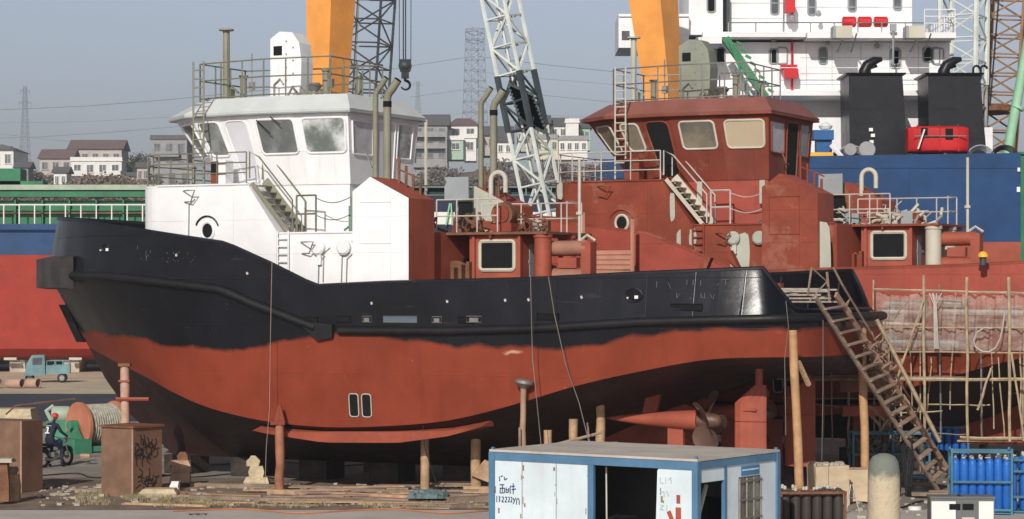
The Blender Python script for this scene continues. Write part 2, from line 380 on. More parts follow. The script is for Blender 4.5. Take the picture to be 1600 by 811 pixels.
def levels():
    Ls = []
    def lev(end, vf, wf):
        Ls.append([(umap(u, end), v*vf(u), wf(umap(u, end), u)) for u, v in PL])
    lev(26.6, lambda u: 0.02, lambda u, a: ip(u, W_KEEL))
    lev(28.6, lambda u: .42*ratio(u, 1.2), lambda u, a: ip(u, W_KEEL)+.40*(ip(u, W_CHINE)-ip(u, W_KEEL)))
    lev(29.8, lambda u: .78*ratio(u, 1.1), lambda u, a: ip(u, W_KEEL)+.72*(ip(u, W_CHINE)-ip(u, W_KEEL)))
    lev(30.6, lambda u: ratio(u, 1), lambda u, a: ip(u, W_CHINE))
    lev(31.5, lambda u: (1+ratio(u, 1))/2*1.005, lambda u, a: (ip(u, W_CHINE)+ip(u, W_FEND))/2)
    lev(32.4, lambda u: 1, lambda u, a: ip(u, W_FEND))
    lev(31.9, lambda u: ip(u, [(-.4, .90), (2.5, .925), (7, .985), (12, 1)]), lambda u, a: ip(u, W_RAIL))
    Ls[-1] = [(u+.4*max(0, 1-max(u, -.4)/4)*(1 if u < 4 else 0), v, w_) for u, v, w_ in Ls[-1]]
    return Ls
LV = levels()
def side_v(u, wz):
    "half breadth of the hull at station u and height wz"
    prof = []
    for Lk in LV:
        for a, b in zip(Lk, Lk[1:]):
            if a[0] <= u <= b[0] and a[0] > -.1:
                t = (u-a[0])/max(1e-6, b[0]-a[0]); prof.append((a[2]+(b[2]-a[2])*t, a[1]+(b[1]-a[1])*t)); break
    return ip(wz, prof)

def tug(T, dz, name_label, white):
    root = empty('tugboat', (T[0]*KS, T[1]*KS, CAMZ+(dz-6)*KS), ANG, name_label, 'tugboat', scale=KS)
    mh = m_white if white else m_red
    line = [(0, 4.78), (3, 4.75), (5, 4.55), (7.5, 4.15), (10.5, 4.15), (13.5, 4.3), (15.5, 4.5), (17, 4.5), (18.5, 4.2), (20.5, 3.95), (23, 4.0), (26, 4.3), (34, 4.4)]
    hp = hull_paint('tug_hull_paint', (.006, .0064, .0095) if white else (.235, .046, .021), (.225, .041, .019) if white else (.21, .042, .02), line, .24 if white else .55)
    # hull shell from stern round to stem, both sides
    def both(Lk): return [(u, v, w_) for u, v, w_ in Lk]+[(u, -v, w_) for u, v, w_ in Lk[-2:0:-1]]
    b = MB(); b.loft([both(Lk) for Lk in LV[3:6]], cap0=False, cap1=False); 
    n = len(PL); f5 = both(LV[5])
    hb = MB(); hb.loft([both(Lk) for Lk in LV[:4]], cap0=False, cap1=False); hb.build('hull_bottom', paint('dark_bottom', (.036, .017, .014), .6, var=.3, scale=.5, streak=.3, dirt=(.11, .06, .05), wave=.25, bump=.05), root, smooth=28)  # plating below the chine, darker than the hull sides
    b.build('hull', hp, root, smooth=28)
    # deck
    d = MB(); vs = []; 
    for u, v, w_ in LV[5]: vs += [(u, v*.985, w_+.12), (u, -v*.985, w_+.12)]
    d.add(vs, [(2*i, 2*i+2, 2*i+3, 2*i+1) for i in range(n-1)])
    d.build('deck', paint('deck_red', (.22, .07, .045), .8, var=.25), root)
    # bulwark with real thickness
    b = MB(); o5, o6 = both(LV[5]), both(LV[6]); inn6 = [(u*.995+.08, v*.975, w_) for u, v, w_ in o6]; inn5 = [(u*.995+.08, v*.975, w_+.1) for u, v, w_ in o5]
    b.loft([o5, o6, inn6, inn5], cap0=False, cap1=False)
    b.build('bulwark', hp if white else m_redb, root, smooth=28)
    c = MB(); c.tube([(u-.04, v*.99, w_+.03) for u, v, w_ in o6], .07, 6, closed=True); c.build('cap_rail', m_black if white else m_red, root, smooth=40)
    for s in (-1, 1):
     st = MB()
     for k in range(2, 20):                                   # bulwark stays on the far side, inboard
        u = k*1.1-.6; wr, wf = ip(u, W_RAIL), ip(u, W_FEND); tv = 5.0*ip(u, [(-.4, .90), (2.5, .925), (7, .985), (12, 1)])-.1
        if 1:
            st.add([(u, s*tv, wr-.1), (u, s*4.25, wf+.15), (u, s*5.02, wf+.15), (u+.05, s*tv, wr-.1), (u+.05, s*4.25, wf+.15), (u+.05, s*5.02, wf+.15)],
                   [(0, 1, 2), (3, 5, 4), (0, 3, 4, 1), (1, 4, 5, 2), (0, 2, 5, 3)])
     st.build('bulwark_stay', m_black if white else m_redd, root)
    # rubbing strakes
    mf = m_rubber if white else m_red
    for s in (-1, 1):
        lo = [(u, s*(v+.06), w_) for u, v, w_ in LV[5] if u < 16.4]; up_ = [(u, s*(v+.06), w_) for u, v, w_ in LV[5] if 16.9 < u < 31]
        m1 = MB(); m1.tube(lo, .145, 8); m1.build('fender', mf, root, smooth=50)
        m1 = MB(); m1.tube(up_, .15, 8); m1.build('fender', mf, root, smooth=50)
        m1 = MB(); m1.add([(17.7, s*5.19, 4.95), (16.3, s*5.19, 4.85), (16.3, s*5.19, 4.4), (16.9, s*5.19, 4.3), (17.7, s*5.35, 4.95), (16.3, s*5.35, 4.85), (16.3, s*5.35, 4.4), (16.9, s*5.35, 4.3)],
                          [(0, 1, 2, 3), (7, 6, 5, 4), (0, 4, 5, 1), (1, 5, 6, 2), (2, 6, 7, 3), (3, 7, 4, 0)])
        m1.build('fender_knee', mf, root)
    # bow pad of faceted rubber blocks
    pp = [(28.7, 3.42), (29.3, 3.1), (30.6, 2.15), (31.7, 1.1), (32.4, 0)]
    ring = pp+[(u, -v) for u, v in pp[-2::-1]]; offp = [(u+.28+.3*(1-v/3.6 if v > 0 else 1+v/3.6), v*1.1) for u, v in ring]
    b = MB()
    for i in range(len(ring)-1):
        a0, a1, c0, c1 = ring[i], ring[i+1], offp[i], offp[i+1]
        b.loft([[(a0[0], a0[1], 6.05), (a1[0], a1[1], 6.05), (c1[0], c1[1], 6.1), (c0[0], c0[1], 6.1)], [(a0[0], a0[1], 7.3), (a1[0], a1[1], 7.3), (c1[0], c1[1], 7.2), (c0[0], c0[1], 7.2)]])
    b.build('bow_fender', paint('bow_rubber', (.05, .045, .043), .6, var=.35, speck=.4, dirt=(.2, .16, .14)) if white else m_red, root)
    b = MB(); b.loft([[(31.85, -.28, 5.45), (31.85, .28, 5.45), (31.3, .5, 5.45), (31.3, -.5, 5.45)], [(31.05, -.2, 4.0), (31.05, .2, 4.0), (30.6, .35, 4.0), (30.6, -.35, 4.0)]]); b.build('stem_bar', m_black if white else m_red, root)
    # scuppers and chocks on the port side and their twins to starboard
    if white:
        for u, w0, ln, pale in ((15.9, 4.98, .5, 0), (15.0, 4.98, .35, 2), (13.7, 4.98, 1.3, 1), (12.3, 4.98, .35, 2), (11.2, 4.98, .6, 0), (8.2, 5.1, .8, 0), (10.9, 5.0, .55, 2), (3.4, 5.42, 1.1, 0), (17.2, 4.95, .5, 0)):
            for s in (1, -1):
                b = MB(); v = side_v(u, w0); b.box((u, s*(v+.004), w0+.05), (ln, .03, .2)); 
                b.mi = 1; b.tube([(u+a, s*(v+.02), w0+.05+c_) for a, c_ in ((-ln/2, -.1), (ln/2, -.1), (ln/2, .1), (-ln/2, .1))], .02, 4, closed=True)
                if pale == 2: b.box((u, s*(v+.02), w0+.03), (ln*.6, .04, .14))
                b.build('freeing_port', [paint('port_blue_grey', (.10, .14, .17), .6) if pale == 1 else m_dark, m_steel if pale else m_black], root)
        for u, w0, r_ in ((5.2, 5.85, .22), (26.6, 7.55, .13)):
            for s in (1, -1):
                v = side_v(u, w0); b = MB(); ring = [(u+r_*1.3*math.cos(a), s*(v+.02), w0+r_*math.sin(a)) for a in [k*math.pi/8 for k in range(16)]]
                b.tube(ring, .035, 6, closed=True); b.mi = 1; b.loft([[(p[0], s*(v-.15), p[2]) for p in ring], [(p[0], s*(v+.03), p[2]) for p in ring]])
                b.mi = 2; b.box((u-.1, s*(v+.04), w0-.06), (.12, .05, .1)); b.box((u+.2, s*(v+.04), w0-.08), (.05, .05, .05))
                b.build('mooring_chock', [m_black, m_dark, m_white], root)
        # small pale lugs along the bulwark
        for u in (22.9, 19.8, 14.8, 11.9, 9.75, 7.0, 8.9):
            w0 = ip(u, W_RAIL)-.65; v = side_v(u, w0); b = MB(); b.box((u, v+.02, w0), (.06, .06, .09), M=Matrix.Rotation(.4, 3, 'Y')); b.build('lug', m_cream, root)
        # half-painted name strokes on the port quarter, welded outlines of letters
        b = MB()
        for k, (u, w0, kind) in enumerate([(4.45, 6.15, 'I'), (4.0, 6.12, '\\'), (3.45, 6.2, 'I'), (3.25, 6.2, 'I'), (3.0, 6.18, 'I'), (2.45, 6.2, "."), (2.2, 6.2, 'T'), (1.95, 6.15, '.'), (3.75, 5.78, 'K'), (3.3, 5.75, '.'), (2.95, 5.78, 'H'), (2.65, 5.75, 'Y')]):
            def sg(a, b_): b.bar((u+a[0], side_v(u+a[0], w0)+.004, w0+a[1]), (u+b_[0], side_v(u+b_[0], w0)+.006, w0+b_[1]), .014, .01)
            if kind in 'IHKT': sg((0, -.14), (0, .14))
            if kind == '\\': sg((.07, .14), (-.07, -.14))
            if kind == '.': sg((.04, -.03), (-.04, .03))
            if kind == 'T': sg((.1, .14), (-.1, .14))
            if kind == 'K': sg((0, 0), (-.12, .13)); sg((0, 0), (-.12, -.13))
            if kind == 'H': sg((-.12, -.14), (-.12, .14)); sg((0, 0), (-.12, 0))
            if kind == 'Y': sg((0, .14), (-.07, 0)); sg((-.14, .14), (-.07, -.1))
        b.build('name_lettering', paint('lettering_grey', (.16, .155, .17), .6), root)
        b = MB(); rnd = random.Random(3)
        for k in range(16):
            u = 21.6+rnd.random()*2.0; w0 = 7.0+rnd.random()*.35; v = side_v(u, w0)+.006
            b.bar((u, v, w0), (u+rnd.uniform(-.07, .07), v, w0+rnd.uniform(-.07, .07)), .02, .01)
        for k in range(7):
            u = 24.1+rnd.random()*.8; w0 = 7.15+rnd.random()*.35; v = side_v(u, w0)+.008
            b.bar((u, v, w0), (u+rnd.uniform(-.07, .07), v, w0+rnd.uniform(-.12, .12)), .02, .01)
        b.build('name_lettering', paint('lettering_grey', RED), root)
    # sea chest gratings
    for u in (15.62, 15.12):
        for s in (1, -1):
            v0, v1 = side_v(u, 1.75), side_v(u, 2.5)
            q = [(u+.2, s*v0, 1.72), (u-.2, s*v0, 1.72), (u-.2, s*v1, 2.5), (u+.2, s*v1, 2.5)]
            window(q, 0.05, .95, 0, 1, (0, s, 0), root, m_primer, m_dark, 'sea_chest', .1, .022, .03)
    # bilge keels, shaft bossings, propellers, rudders
    for s in (1, -1):
        b = MB(); rings = []
        for k in range(21):
            u = 10.7+k*.455; v = side_v(u, ip(u, W_CHINE)); w0 = ip(u, [(10.6, 1.55), (12, 1.25), (14, 1.06), (17, .98), (20.4, 1.15)]); th = .36*min(1, k/7, (20-k)/7)**.8+.01
            rings.append([(u, s*(v-.75), w0+.2), (u, s*(v+.08), w0+th/2), (u, s*(v+.04), w0-th/2), (u, s*(v-.75), w0-.05)])
        b.loft(rings); b.build('bilge_keel', m_red2, root, smooth=30)
        b = MB(); b.lathe([(.02, 0), (.16, 1.0), (.27, 2.2), (.33, 3.1), (.33, 3.4)], (7.5, s*2.35, 1.75), 14, Matrix.Rotation(R(-90), 3, 'Y')); b.build('shaft_bossing', m_red2, root, smooth=40)
        b = MB(); b.box((4.9, s*2.35, .75), (.55, .16, 1.7)); b.box((5.9, s*1.95, 2.4), (.5, .14, 1.6), M=Matrix.Rotation(s*.5, 3, 'X')); b.build('shaft_bracket', m_red2, root)
        b = MB(); Mx = Matrix.Rotation(R(90), 3, 'Y')
        b.lathe([(.08, -.45), (.2, -.38), (.28, 0), (.24, .35), (.12, .42)], (3.75, s*2.35, 1.75), 14, Mx)
        for k in range(4):
            a = R(25+90*k); rings = []
            for j in range(9):
                t = j/8; rr = .2+t*.85; cw = .55*math.sin(math.pi*min(1, .12+t*.8))**.7*(1 if t < .98 else .55); tw = R(62-36*t)
                rg = []
                for (e, g) in ((-1, 0), (-.4, .03), (.4, .03), (1, 0), (.4, -.02), (-.4, -.02)):
                    ax, tg = e*cw*math.cos(tw), e*cw*math.sin(tw)
                    y = rr*math.cos(a)-tg*math.sin(a); z = rr*math.sin(a)+tg*math.cos(a)
                    rg.append((3.75+ax*.8+g, s*2.35+s*y, 1.75+z))
                rings.append(rg)
            b.loft(rings)
        b.build('propeller', m_bronze, root, smooth=50)
        b = MB(); pr = []
        for k in range(12):
            a = 2*math.pi*k/12; pr.append((.6*math.cos(a), .17*math.sin(a)*(1+.5*math.cos(a))))
        def rr_(w0, u0, u1): return [((u0+u1)/2+x*(u1-u0)/1.2, s*2.35+y, w0) for x, y in pr]
        b.loft([rr_(.0, 1.75, 2.85), rr_(1.75, 1.75, 2.85)]); b.loft([rr_(1.77, 1.75, 2.85), rr_(2.35, 1.75, 2.85), rr_(2.95, 1.75, 2.15)])
        b.box((2.25, s*2.35+.2*s, 2.15), (.45, .06, .07)); b.tube([(2.0, s*2.35, 2.9), (2.0, s*2.35, 3.7)], .13, 8)
        b.build('rudder', m_red2, root)
    # skeg
    b = MB(); b.prism([(10.5, .9), (5.6, 2.2), (4.9, 1.9), (5.4, -.3), (11.5, -.3)], -.12, .12); b.build('skeg', m_red, root)

    # ---- lower and upper deckhouse
    def ringh(w0, aft):
        pts = [(aft, -3.4), (24.9, -3.4)]
        for k in range(1, 6): a = R(-90+k*15); pts.append((24.9+1.1*math.cos(a), -2.3+1.1*math.sin(a)))
        pts += [(u, -v) for u, v in pts[::-1]]
        return [(u, v, w0) for u, v in pts]
    b = MB(); b.loft([ringh(5.0, 19.7), ringh(8.0, 19.7), ringh(9.72, 20.95), ringh(9.8, 20.95)])
    b.box((16.78, 0, 6.5), (5.79, 6.8, 3.05))
    dh = b.build('deckhouse', [mh, m_red2], root, smooth=25)
    for p in dh.data.polygons:
        if p.normal.x < -.9 and p.center.x < 14.5: p.material_index = 1
    b = MB(); b.box((13.86, 0, 6.2), (.05, .9, 1.9)); b.box((13.85, -1.9, 6.4), (.06, 1.4, 1.5)); b.build('dark_backing', m_dark, dh)  # dark panels added behind the winch, standing in for the shadow there
    e_ = MB(); e_.tube([(20.97, 3.42, 9.8), (24.9, 3.42, 9.8)], .035, 5); e_.tube([(13.95, 3.42, 8.03), (19.7, 3.42, 8.03)], .035, 5); e_.build('deck_edge', m_white if white else m_red, root)
    # porthole with eyebrow
    for s in (1, -1):
        ring = [(22.7+.27*math.cos(a), s*3.42, 8.15+.31*math.sin(a)) for a in [k*math.pi/8 for k in range(16)]]
        b = MB(); b.tube(ring, .055, 6, closed=True); b.mi = 1; b.loft([[(p[0], s*3.402, p[2]) for p in ring], [(p[0], s*3.41, p[2]) for p in ring]])
        b.mi = 2; b.tube([(22.72+.5*math.cos(R(a)), s*3.44, 8.2+.48*math.sin(R(a))) for a in range(20, 165, 16)], .03, 5)
        b.build('porthole', [m_white if white else m_cream, m_dark, m_rubber if white else m_red], root, smooth=40)
    # bent-bar brackets and conduits on the side
    mb_ = m_steel if white else m_rust
    for u, w0 in ((23.3, 9.45), (18.3, 7.55), (16.2, 7.55)):
        b = MB(); b.tube([(u+.45, 3.43, w0+.15), (u, 3.8, w0+.15), (u-.3, 3.8, w0+.15), (u, 3.6, w0-.25), (u+.4, 3.43, w0-.25)], .025, 5)
        b.build('pipe_bracket', mb_, root)
    if white:
        for u, w0, w1 in ((23.5, 9.3, 6.9), (17.8, 7.5, 6.3), (17.05, 7.4, 6.3), (16.85, 7.3, 6.3), (18.0, 7.2, 6.2)):
            b = MB(); b.tube([(u-.25, 3.43, w0), (u, 3.43, w0-.2), (u+.03, 3.43, w1)], .02, 5); b.build('conduit', mb_, root)
    for u in (18.0, 16.95):
        b = MB(); b.lathe([(.2, 0), (.27, .03), (.27, .14), (.2, .2)], (u, 3.4, 7.5), 14, Matrix.Rotation(R(-90), 3, 'X')); b.build('round_vent', m_white if white else m_primer, root, smooth=40)
    b = MB(); b.box((17.95, 3.47, 7.15), (.16, .12, .5)); b.box((17.95, 3.52, 7.5), (.35, .1, .2)); b.build('junction_box', m_white if white else m_cream, root)
    # vent box on the upper deck, ladder down the side, steps
    b = MB(); b.box((22.35, 3.0, 10.25), (.62, .5, .85)); b.mi = 1; b.box((22.5, 3.27, 10.25), (.3, .04, .8)); b.mi = 2; b.box((22.5, 3.295, 10.42), (.28, .012, .42))
    b.build('vent_box', [m_white if white else m_red, m_red, m_dark], root)
    ladder('side_ladder', (19.45, 3.5, 6.2), (19.45, 3.5, 8.1), (.45, 0, 0), root, m_white if white else m_red, .27, .035)
    # inclined steps
    b = MB(); lo, hi = Vector((19.25, 0, 8.1)), Vector((20.85, 0, 9.95))
    for v in (2.5, 3.34): b.bar(lo+Vector((0, v, -.12 if v > 3 else 0)), hi+Vector((0, v, -.12 if v > 3 else 0)), .05, .15 if v > 3 else .32)
    for k in range(1, 8):
        q = lo.lerp(hi, k/8); b.box((q.x, 2.92, q.z+.02), (.26, .78, .035))
    b.build('steps', m_pipe if white else m_cream, root)
    b = MB(); 
    for v in (2.5, 3.34): b.tube([(20.95, v, 10.0), (20.95, v, 10.95), (20.55, v, 10.75), (19.15, v, 9.2), (19.15, v, 8.1)], .03, 5)
    b.build('step_handrail', m_rail if white else m_railw, root)
    mr = m_rail if white else m_railw
    rail('deck_railing', [(21.1, 3.32, 9.8), (24.9, 3.32, 9.8), (25.7, 2.9, 9.8), (25.95, 2.2, 9.8), (25.95, -2.2, 9.8), (24.9, -3.3, 9.8), (20.9, -3.32, 9.8)], 1.15, root, mr, (.36, .68, 1.), 1.1)
    rail('deck_gate', [(19.0, 3.3, 8.05), (18.2, 3.3, 8.05)], 1.3, root, mr, (.5, 1.), .8, .035)
    b = MB()
    for h in (1.2, .6): b.tube([(18.2-k*.2, 3.3, 8.05+h-.18*math.sin(math.pi*k/7)) for k in range(8)], .018, 5)
    b.build('chain', mr, root)
    b = MB(); b.box((16.75, 3.1, 8.5), (.3, .3, .9)); b.box((16.75, 3.1, 9.1), (.18, .18, .35)); b.tube([(17.1, 3.2, 8.1), (16.5, 3.2, 8.5), (16.9, 2.9, 8.1)], .05, 5)
    b.build('deck_valve', paint('valve_green', (.16, .25, .2), .5) if white else m_steel, root)
    # ---- tower and wheelhouse
    bot = [(17.45, 2.2), (19.0, 2.45), (20.9, 2.35), (22.9, 2.0), (23.7, .9)]
    top = [(17.35, 2.55), (19.35, 2.8), (21.3, 2.9), (24.0, 2.55), (25.6, 1.25)]
    def ring(pts, w0, k=1., off=0): 
        pp = [(u, v) for u, v in pts]+[(u, -v) for u, v in pts[::-1]]
        cu = 20.8; return [(cu+(u-cu)*k+(off if u > cu else -off), v*k+(off if v > 0 else -off), w0) for u, v in pp]
    b = MB(); b.loft([ring(bot, 8.0, .985), ring(bot, 9.78, .985)]); b.build('tower', mh if white else m_redb, root, smooth=20)
    wh = MB(); rb, rt = ring(bot, 9.78), ring(top, 12.3)
    for i in range(len(rb)):
        j = (i+1) % len(rb); qd = [rb[i], rb[j], rt[j], rt[i]]; G = 8; vs = [panel_pt(qd, a/G, e/G) for e in range(G+1) for a in range(G+1)]
        wh.add(vs, [(e*(G+1)+a, e*(G+1)+a+1, (e+1)*(G+1)+a+1, (e+1)*(G+1)+a) for e in range(G) for a in range(G)])
    wh.add(rb, [tuple(range(len(rb)))]); wh.add(rt, [tuple(range(len(rt)))])
    whb = wh.build('wheelhouse', mh if white else m_redd, root)
    bm = bmesh.new(); bm.from_mesh(whb.data); bmesh.ops.remove_doubles(bm, verts=bm.verts, dist=.001); bmesh.ops.recalc_face_normals(bm, faces=bm.faces); bm.to_mesh(whb.data); bm.free()
    b = MB(); b.loft([ring(top, 12.3, 1, .16), ring(top, 12.42, 1, .2), [(20.8+(p[0]-20.8)*.86-.15, p[1]*.8, 13.0) for p in rt]]); 
    b.build('roof', paint('roof_grey_white', (.60, .63, .62), .5, var=.06, streak=.1) if white else paint('roof_primer', (.25, .095, .075), .5, var=.12), whb)
    b = MB(); b.tube([(p[0]+(.18 if p[0] > 20.8 else -.18), p[1]+(.18 if p[1] > 0 else -.18), 12.31) for p in rt], .04, 5, closed=True); b.build('gutter', m_grey if white else m_red, whb)
    fmw = m_white if white else m_cream
    def q(i): j = (i+1) % len(rb); return [rb[i], rb[j], rt[j], rt[i]]
    N = len(rb)
    def outv(i): j = (i+1) % N; c = (Vector(rb[i])+Vector(rb[j]))/2; return (c.x-20.8, c.y, 0)
    G1 = m_glass; G2 = m_glassd
    wins = [(0, .06, .92, G1), (1, .08, .88, G2), (2, .56, .93, G2), (3, .15, .85, G2), (4, .04, .32, G2), (4, .36, .64, G2), (4, .68, .96, G2), (5, .15, .85, G2), (6, .07, .44, G2), (7, .1, .9, G2), (8, .08, .94, G1)]
    for i, s0, s1, g in wins:
        if not white: g = {0: m_film}.get(i, m_glasst)
        window(q(i), s0+(0 if white else .03), s1-(0 if white else .03), .44 if white else .49, .93 if white else .91, outv(i), whb, fmw, g)
    for i in (2, 6):                                        # side doors
        a, c_ = (.06, .46) if i == 2 else (.54, .94)
        window(q(i), a, c_, .06, .93, outv(i), whb, mh, paint('shaded_door', (.62, .62, .66), .5, var=.06) if white else m_dark, 'door', .25, .04, .012)
    # aft face: window, door with opening, window
    mfr = m_white if white else m_red
    window(q(9), .08, .3, .42, .93, outv(9), whb, mfr, G1 if white else G2, 'window', .05, .04)
    window(q(9), .34, .60, .05, .93, outv(9), whb, mfr, paint('pale_door', (.66, .67, .72), .5, var=.06) if white else m_dark, 'door', .12, .04)
    window(q(9), .66, .95, .42, .9, outv(9), whb, mfr, glassy('white_film', (.42, .42, .45), (.62, .62, .64), .8, .3, 1.5), 'window', .08, .04)
    b = MB(); b.tube([(17.2, 1.5, 10.9), (17.0, 1.5, 10.4), (17.0, 1.2, 10.4), (17.2, 1.1, 10.4)], .03, 5); b.build('handle_bar', mb_, whb)
    # wiper booms over the side windows
    if white:
        b = MB(); b.tube([(20.9, 3.0, 12.1), (20.3, 3.0, 11.6)], .02, 4); b.tube([(20.3, 3.02, 12.2), (19.9, 3.0, 11.9)], .02, 4); b.build('wiper', m_dark, whb)
    # ---- roof fittings
    rt2 = [Vector((20.8+(p[0]-20.8)*.86-.15, p[1]*.8, 13.0)) for p in rt]
    rail('roof_railing', [(24.35, 1.5, 12.98), (21.2, 2.05, 12.98), (18.5, 1.85, 12.98), (18.5, -1.85, 12.98), (21.2, -2.05, 12.98), (24.35, -1.5, 12.98), (24.35, 1.5, 12.98)], 1.4, root, m_rail if white else m_steel, (.08, .55, 1.), 1.0, .028)
    ladder('roof_ladder', (23.35, 3.05, 9.9), (23.35, 3.05, 14.3), (.45, 0, 0), root, m_pipe if white else m_cream, .3, .035)
    b = MB(); b.tube([(24.0, .3, 13.0), (24.0, .3, 15.7)], .13, 8); b.lathe([(.28, 0), (.28, .06)], (24.0, .3, 15.72), 12); b.box((24.0, .1, 13.3), (.3, .3, .5)); b.tube([(24.1, .3, 13.9), (23.7, -.1, 13.4)], .04, 5)
    b.build('mast', m_pipe if white else m_primer, root, smooth=40)
    # funnel-shaped equipment cabinet
    cm = m_white if white else paint('dull_green_cabinet', (.23, .25, .20), .6, var=.15, speck=.4)
    b = MB(); prof = [(21.95, 13.0), (21.95, 15.3), (21.55, 15.55), (21.0, 15.5), (20.7, 15.1), (20.6, 14.4), (20.65, 13.0)]
    b.prism(prof, -.35, .45); b.mi = 1; b.box((21.62, .46, 14.85), (.36, .03, .34)); b.mi = 2
    b.tube([(20.75+.5*math.cos(R(a))-.1, .3, 14.3+.9*math.sin(R(a))) for a in range(75, -80, -14)], .035, 5)
    b.tube([(21.75, .5, 13.1), (21.75, .5, 13.6), (21.5, .5, 13.8), (21.35, .5, 13.6)], .035, 5)
    for k in range(8): b.box((20.95+.3*(k % 2), .46, 13.5+.24*k), (.05, .03, .06))
    b.build('equipment_cabinet', [cm, m_dark, m_steel], root)
    b = MB(); b.lathe([(.34, 0), (.34, .1), (.2, .2), (.22, .45), (.1, .5)], (20.6, -.8, 13.0), 12); b.build('roof_vent', m_steel, root, smooth=40)
    b = MB(); b.lathe([(.25, 0), (.12, .3), (.3, .5), (.2, .62)], (20.2, .2, 13.0), 12); b.build('horn', m_steel, root, smooth=40)
    b = MB(); b.tube([(21.1, .7, 13.0), (20.8, .75, 13.45), (20.4, .7, 13.0)], .06, 6); b.build('bent_pipe', m_steel, root, smooth=40)
    for u, v, h in ((19.5, .5, 1.0), (18.8, -.6, .8), (22.9, .8, .9)):
        b = MB(); b.tube([(u, v, 13.0), (u, v, 13.0+h)], .13, 8); b.lathe([(.18, 0), (.18, .06)], (u, v, 13.0+h), 10); b.build('roof_vent', m_pipe, root, smooth=40)
    for u, v in ((21.2, -1.1), (19.0, 1.0), (22.2, 1.3)):
        b = MB(); b.tube([(u, v, 13.0), (u, v, 14.7)], .03, 5); b.box((u, v, 13.5), (.2, .16, .3)); b.build('lamp_post', m_steel, root)
    # ---- funnel casings and exhausts
    for s in (1, -1):
        v0, v1 = (2.85, 4.65) if s > 0 else (-4.75, -2.95)
        prof = [(13.7, 5.05), (15.9, 5.05), (15.9, 9.38), (15.2, 9.87), (13.7, 9.12)]
        b = MB()
        if s < 0: b.prism([(13.7, 5.05), (15.9, 5.05), (15.9, 7.95), (13.7, 7.95)], v0, v1); prof = [(13.7, 7.96), (15.9, 7.96)]+prof[2:]
        b.prism(prof, v0, v1); sidem = m_white if (white and s > 0) else (m_primer if white else m_red)
        o = b.build('funnel_casing', [sidem, m_red2], root)
        for p in o.data.polygons:                             # aft face and sloping top are still in red primer
            if p.normal.x < -.3 or (s < 0 and p.center.z < 7.0): p.material_index = 1
        bb = MB(); vv = v1 if s > 0 else v0
        bb.tube([(15.6, vv+.012*s, 9.0), (14.4, vv+.012*s, 9.0), (14.4, vv+.012*s, 7.6), (15.6, vv+.012*s, 7.6)], .02, 4, closed=True)
        bb.build('access_panel', sidem, o)
        for (u, vv, h, r_) in ((15.75, 3.35, 12.85, .10), (15.25, 3.4, 12.75, .14)):
            if s < 0: u -= .6; h += .15
            b = MB(); b.tube([(u, s*vv, 8.6), (u, s*vv, h-.1), (u-.06, s*vv, h+.05), (u-.2, s*vv, h+.2)], r_, 10)
            b.tube([(u-.19, s*vv, h+.19), (u-.3, s*vv, h+.34), (u-.42, s*vv, h+.5)], r_*1.02, 10); b.mi = 1; b.tube([(u-.405, s*vv, h+.48), (u-.43, s*vv, h+.512)], r_*.98, 10)
            if r_ > .13: b.tube([(u, s*vv, h-.42), (u, s*vv, h-.22)], r_+.012, 10)
            if white: b.build('exhaust_pipe', [m_pipe, m_dark], root, smooth=50)
        if white or s > 0:
            b = MB()
            for k in range(4): b.tube([(14.9-.28*k, s*3.2, 8.9), (14.9-.28*k, s*3.2, 10.6-.3*k)], .05, 6)
            b.tube([(14.95, s*3.2, 10.2), (13.95, s*3.2, 9.8)], .03, 5); b.build('pipe_cluster', m_rust if white else m_red, root)
    # goose-neck vent on the starboard casing
    b = MB(); b.tube([(14.55, -3.0, 9.3), (14.55, -3.0, 10.05)]+[(14.55-.3+.3*math.cos(R(a)), -3.0, 10.05+.3*math.sin(R(a))) for a in range(20, 181, 20)]+[(13.95, -3.0, 9.6)], .095, 8)
    b.build('gooseneck_vent', m_railw if white else m_cream, root, smooth=50)
    # square door panel propped at the casing
    b = MB(); b.box((15.6, -2.3, 9.75), (1.0, .08, .85)); b.build('hatch_door', m_grey, root)
    b = MB(); b.box((15.35, -2.5, 8.6), (.55, .1, 1.35)); b.build('casing_opening', m_dark, root)
    # ---- towing platform, winch cabin and bitts
    b = MB(); b.box((12.2, -.2, 7.98), (4.4, 3.7, .09)); b.mi = 1
    for u in (14.2, 12.2, 10.2): b.box((u, -.2, 7.87), (.08, 3.6, .12))
    b.build('towing_platform', [m_rust if white else m_red, m_red], root)
    rail('platform_railing', [(14.3, 1.6, 8.02), (11.9, 1.6, 8.02)], 1.15, root, m_railw, (.5, 1.), .8)
    rail('platform_railing', [(14.3, -1.8, 8.02), (10.3, -1.8, 8.02), (10.3, -.6, 8.02)], 1.1, root, m_railw, (.5, 1.), .8)
    b = MB(); b.box((12.1, .2, 6.5), (2.0, 2.4, 2.85)); b.box((12.9, 1.45, 6.5), (.1, .12, 2.85)); b.box((11.12, 1.45, 6.5), (.1, .12, 2.85))
    cab = b.build('winch_cabin', m_red2, root)
    window([(13.0, 1.4, 5.2), (11.2, 1.4, 5.2), (11.2, 1.4, 7.9), (13.0, 1.4, 7.9)], .18, .92, .56, .93, (0, 1, 0), cab, m_cream, m_dark, 'window', .12, .07)
    b = MB(); b.box((11.09, .5, 6.4), (.02, .5, 2.4)); b.box((11.09, .2, 7.0), (.03, 1.2, .12)); b.build('stiffener', m_grey, cab)
    b = MB(); b.lathe([(.75, -.85), (.75, -.78), (.4, -.76), (.4, .76), (.75, .78), (.75, .85)], (13.7, .5, 6.3), 18, Matrix.Rotation(R(90), 3, 'X'))
    for k in range(4): b.box((13.95-.3*k, 1.5, 5.9+.1*k), (.12, .3, 1.6))
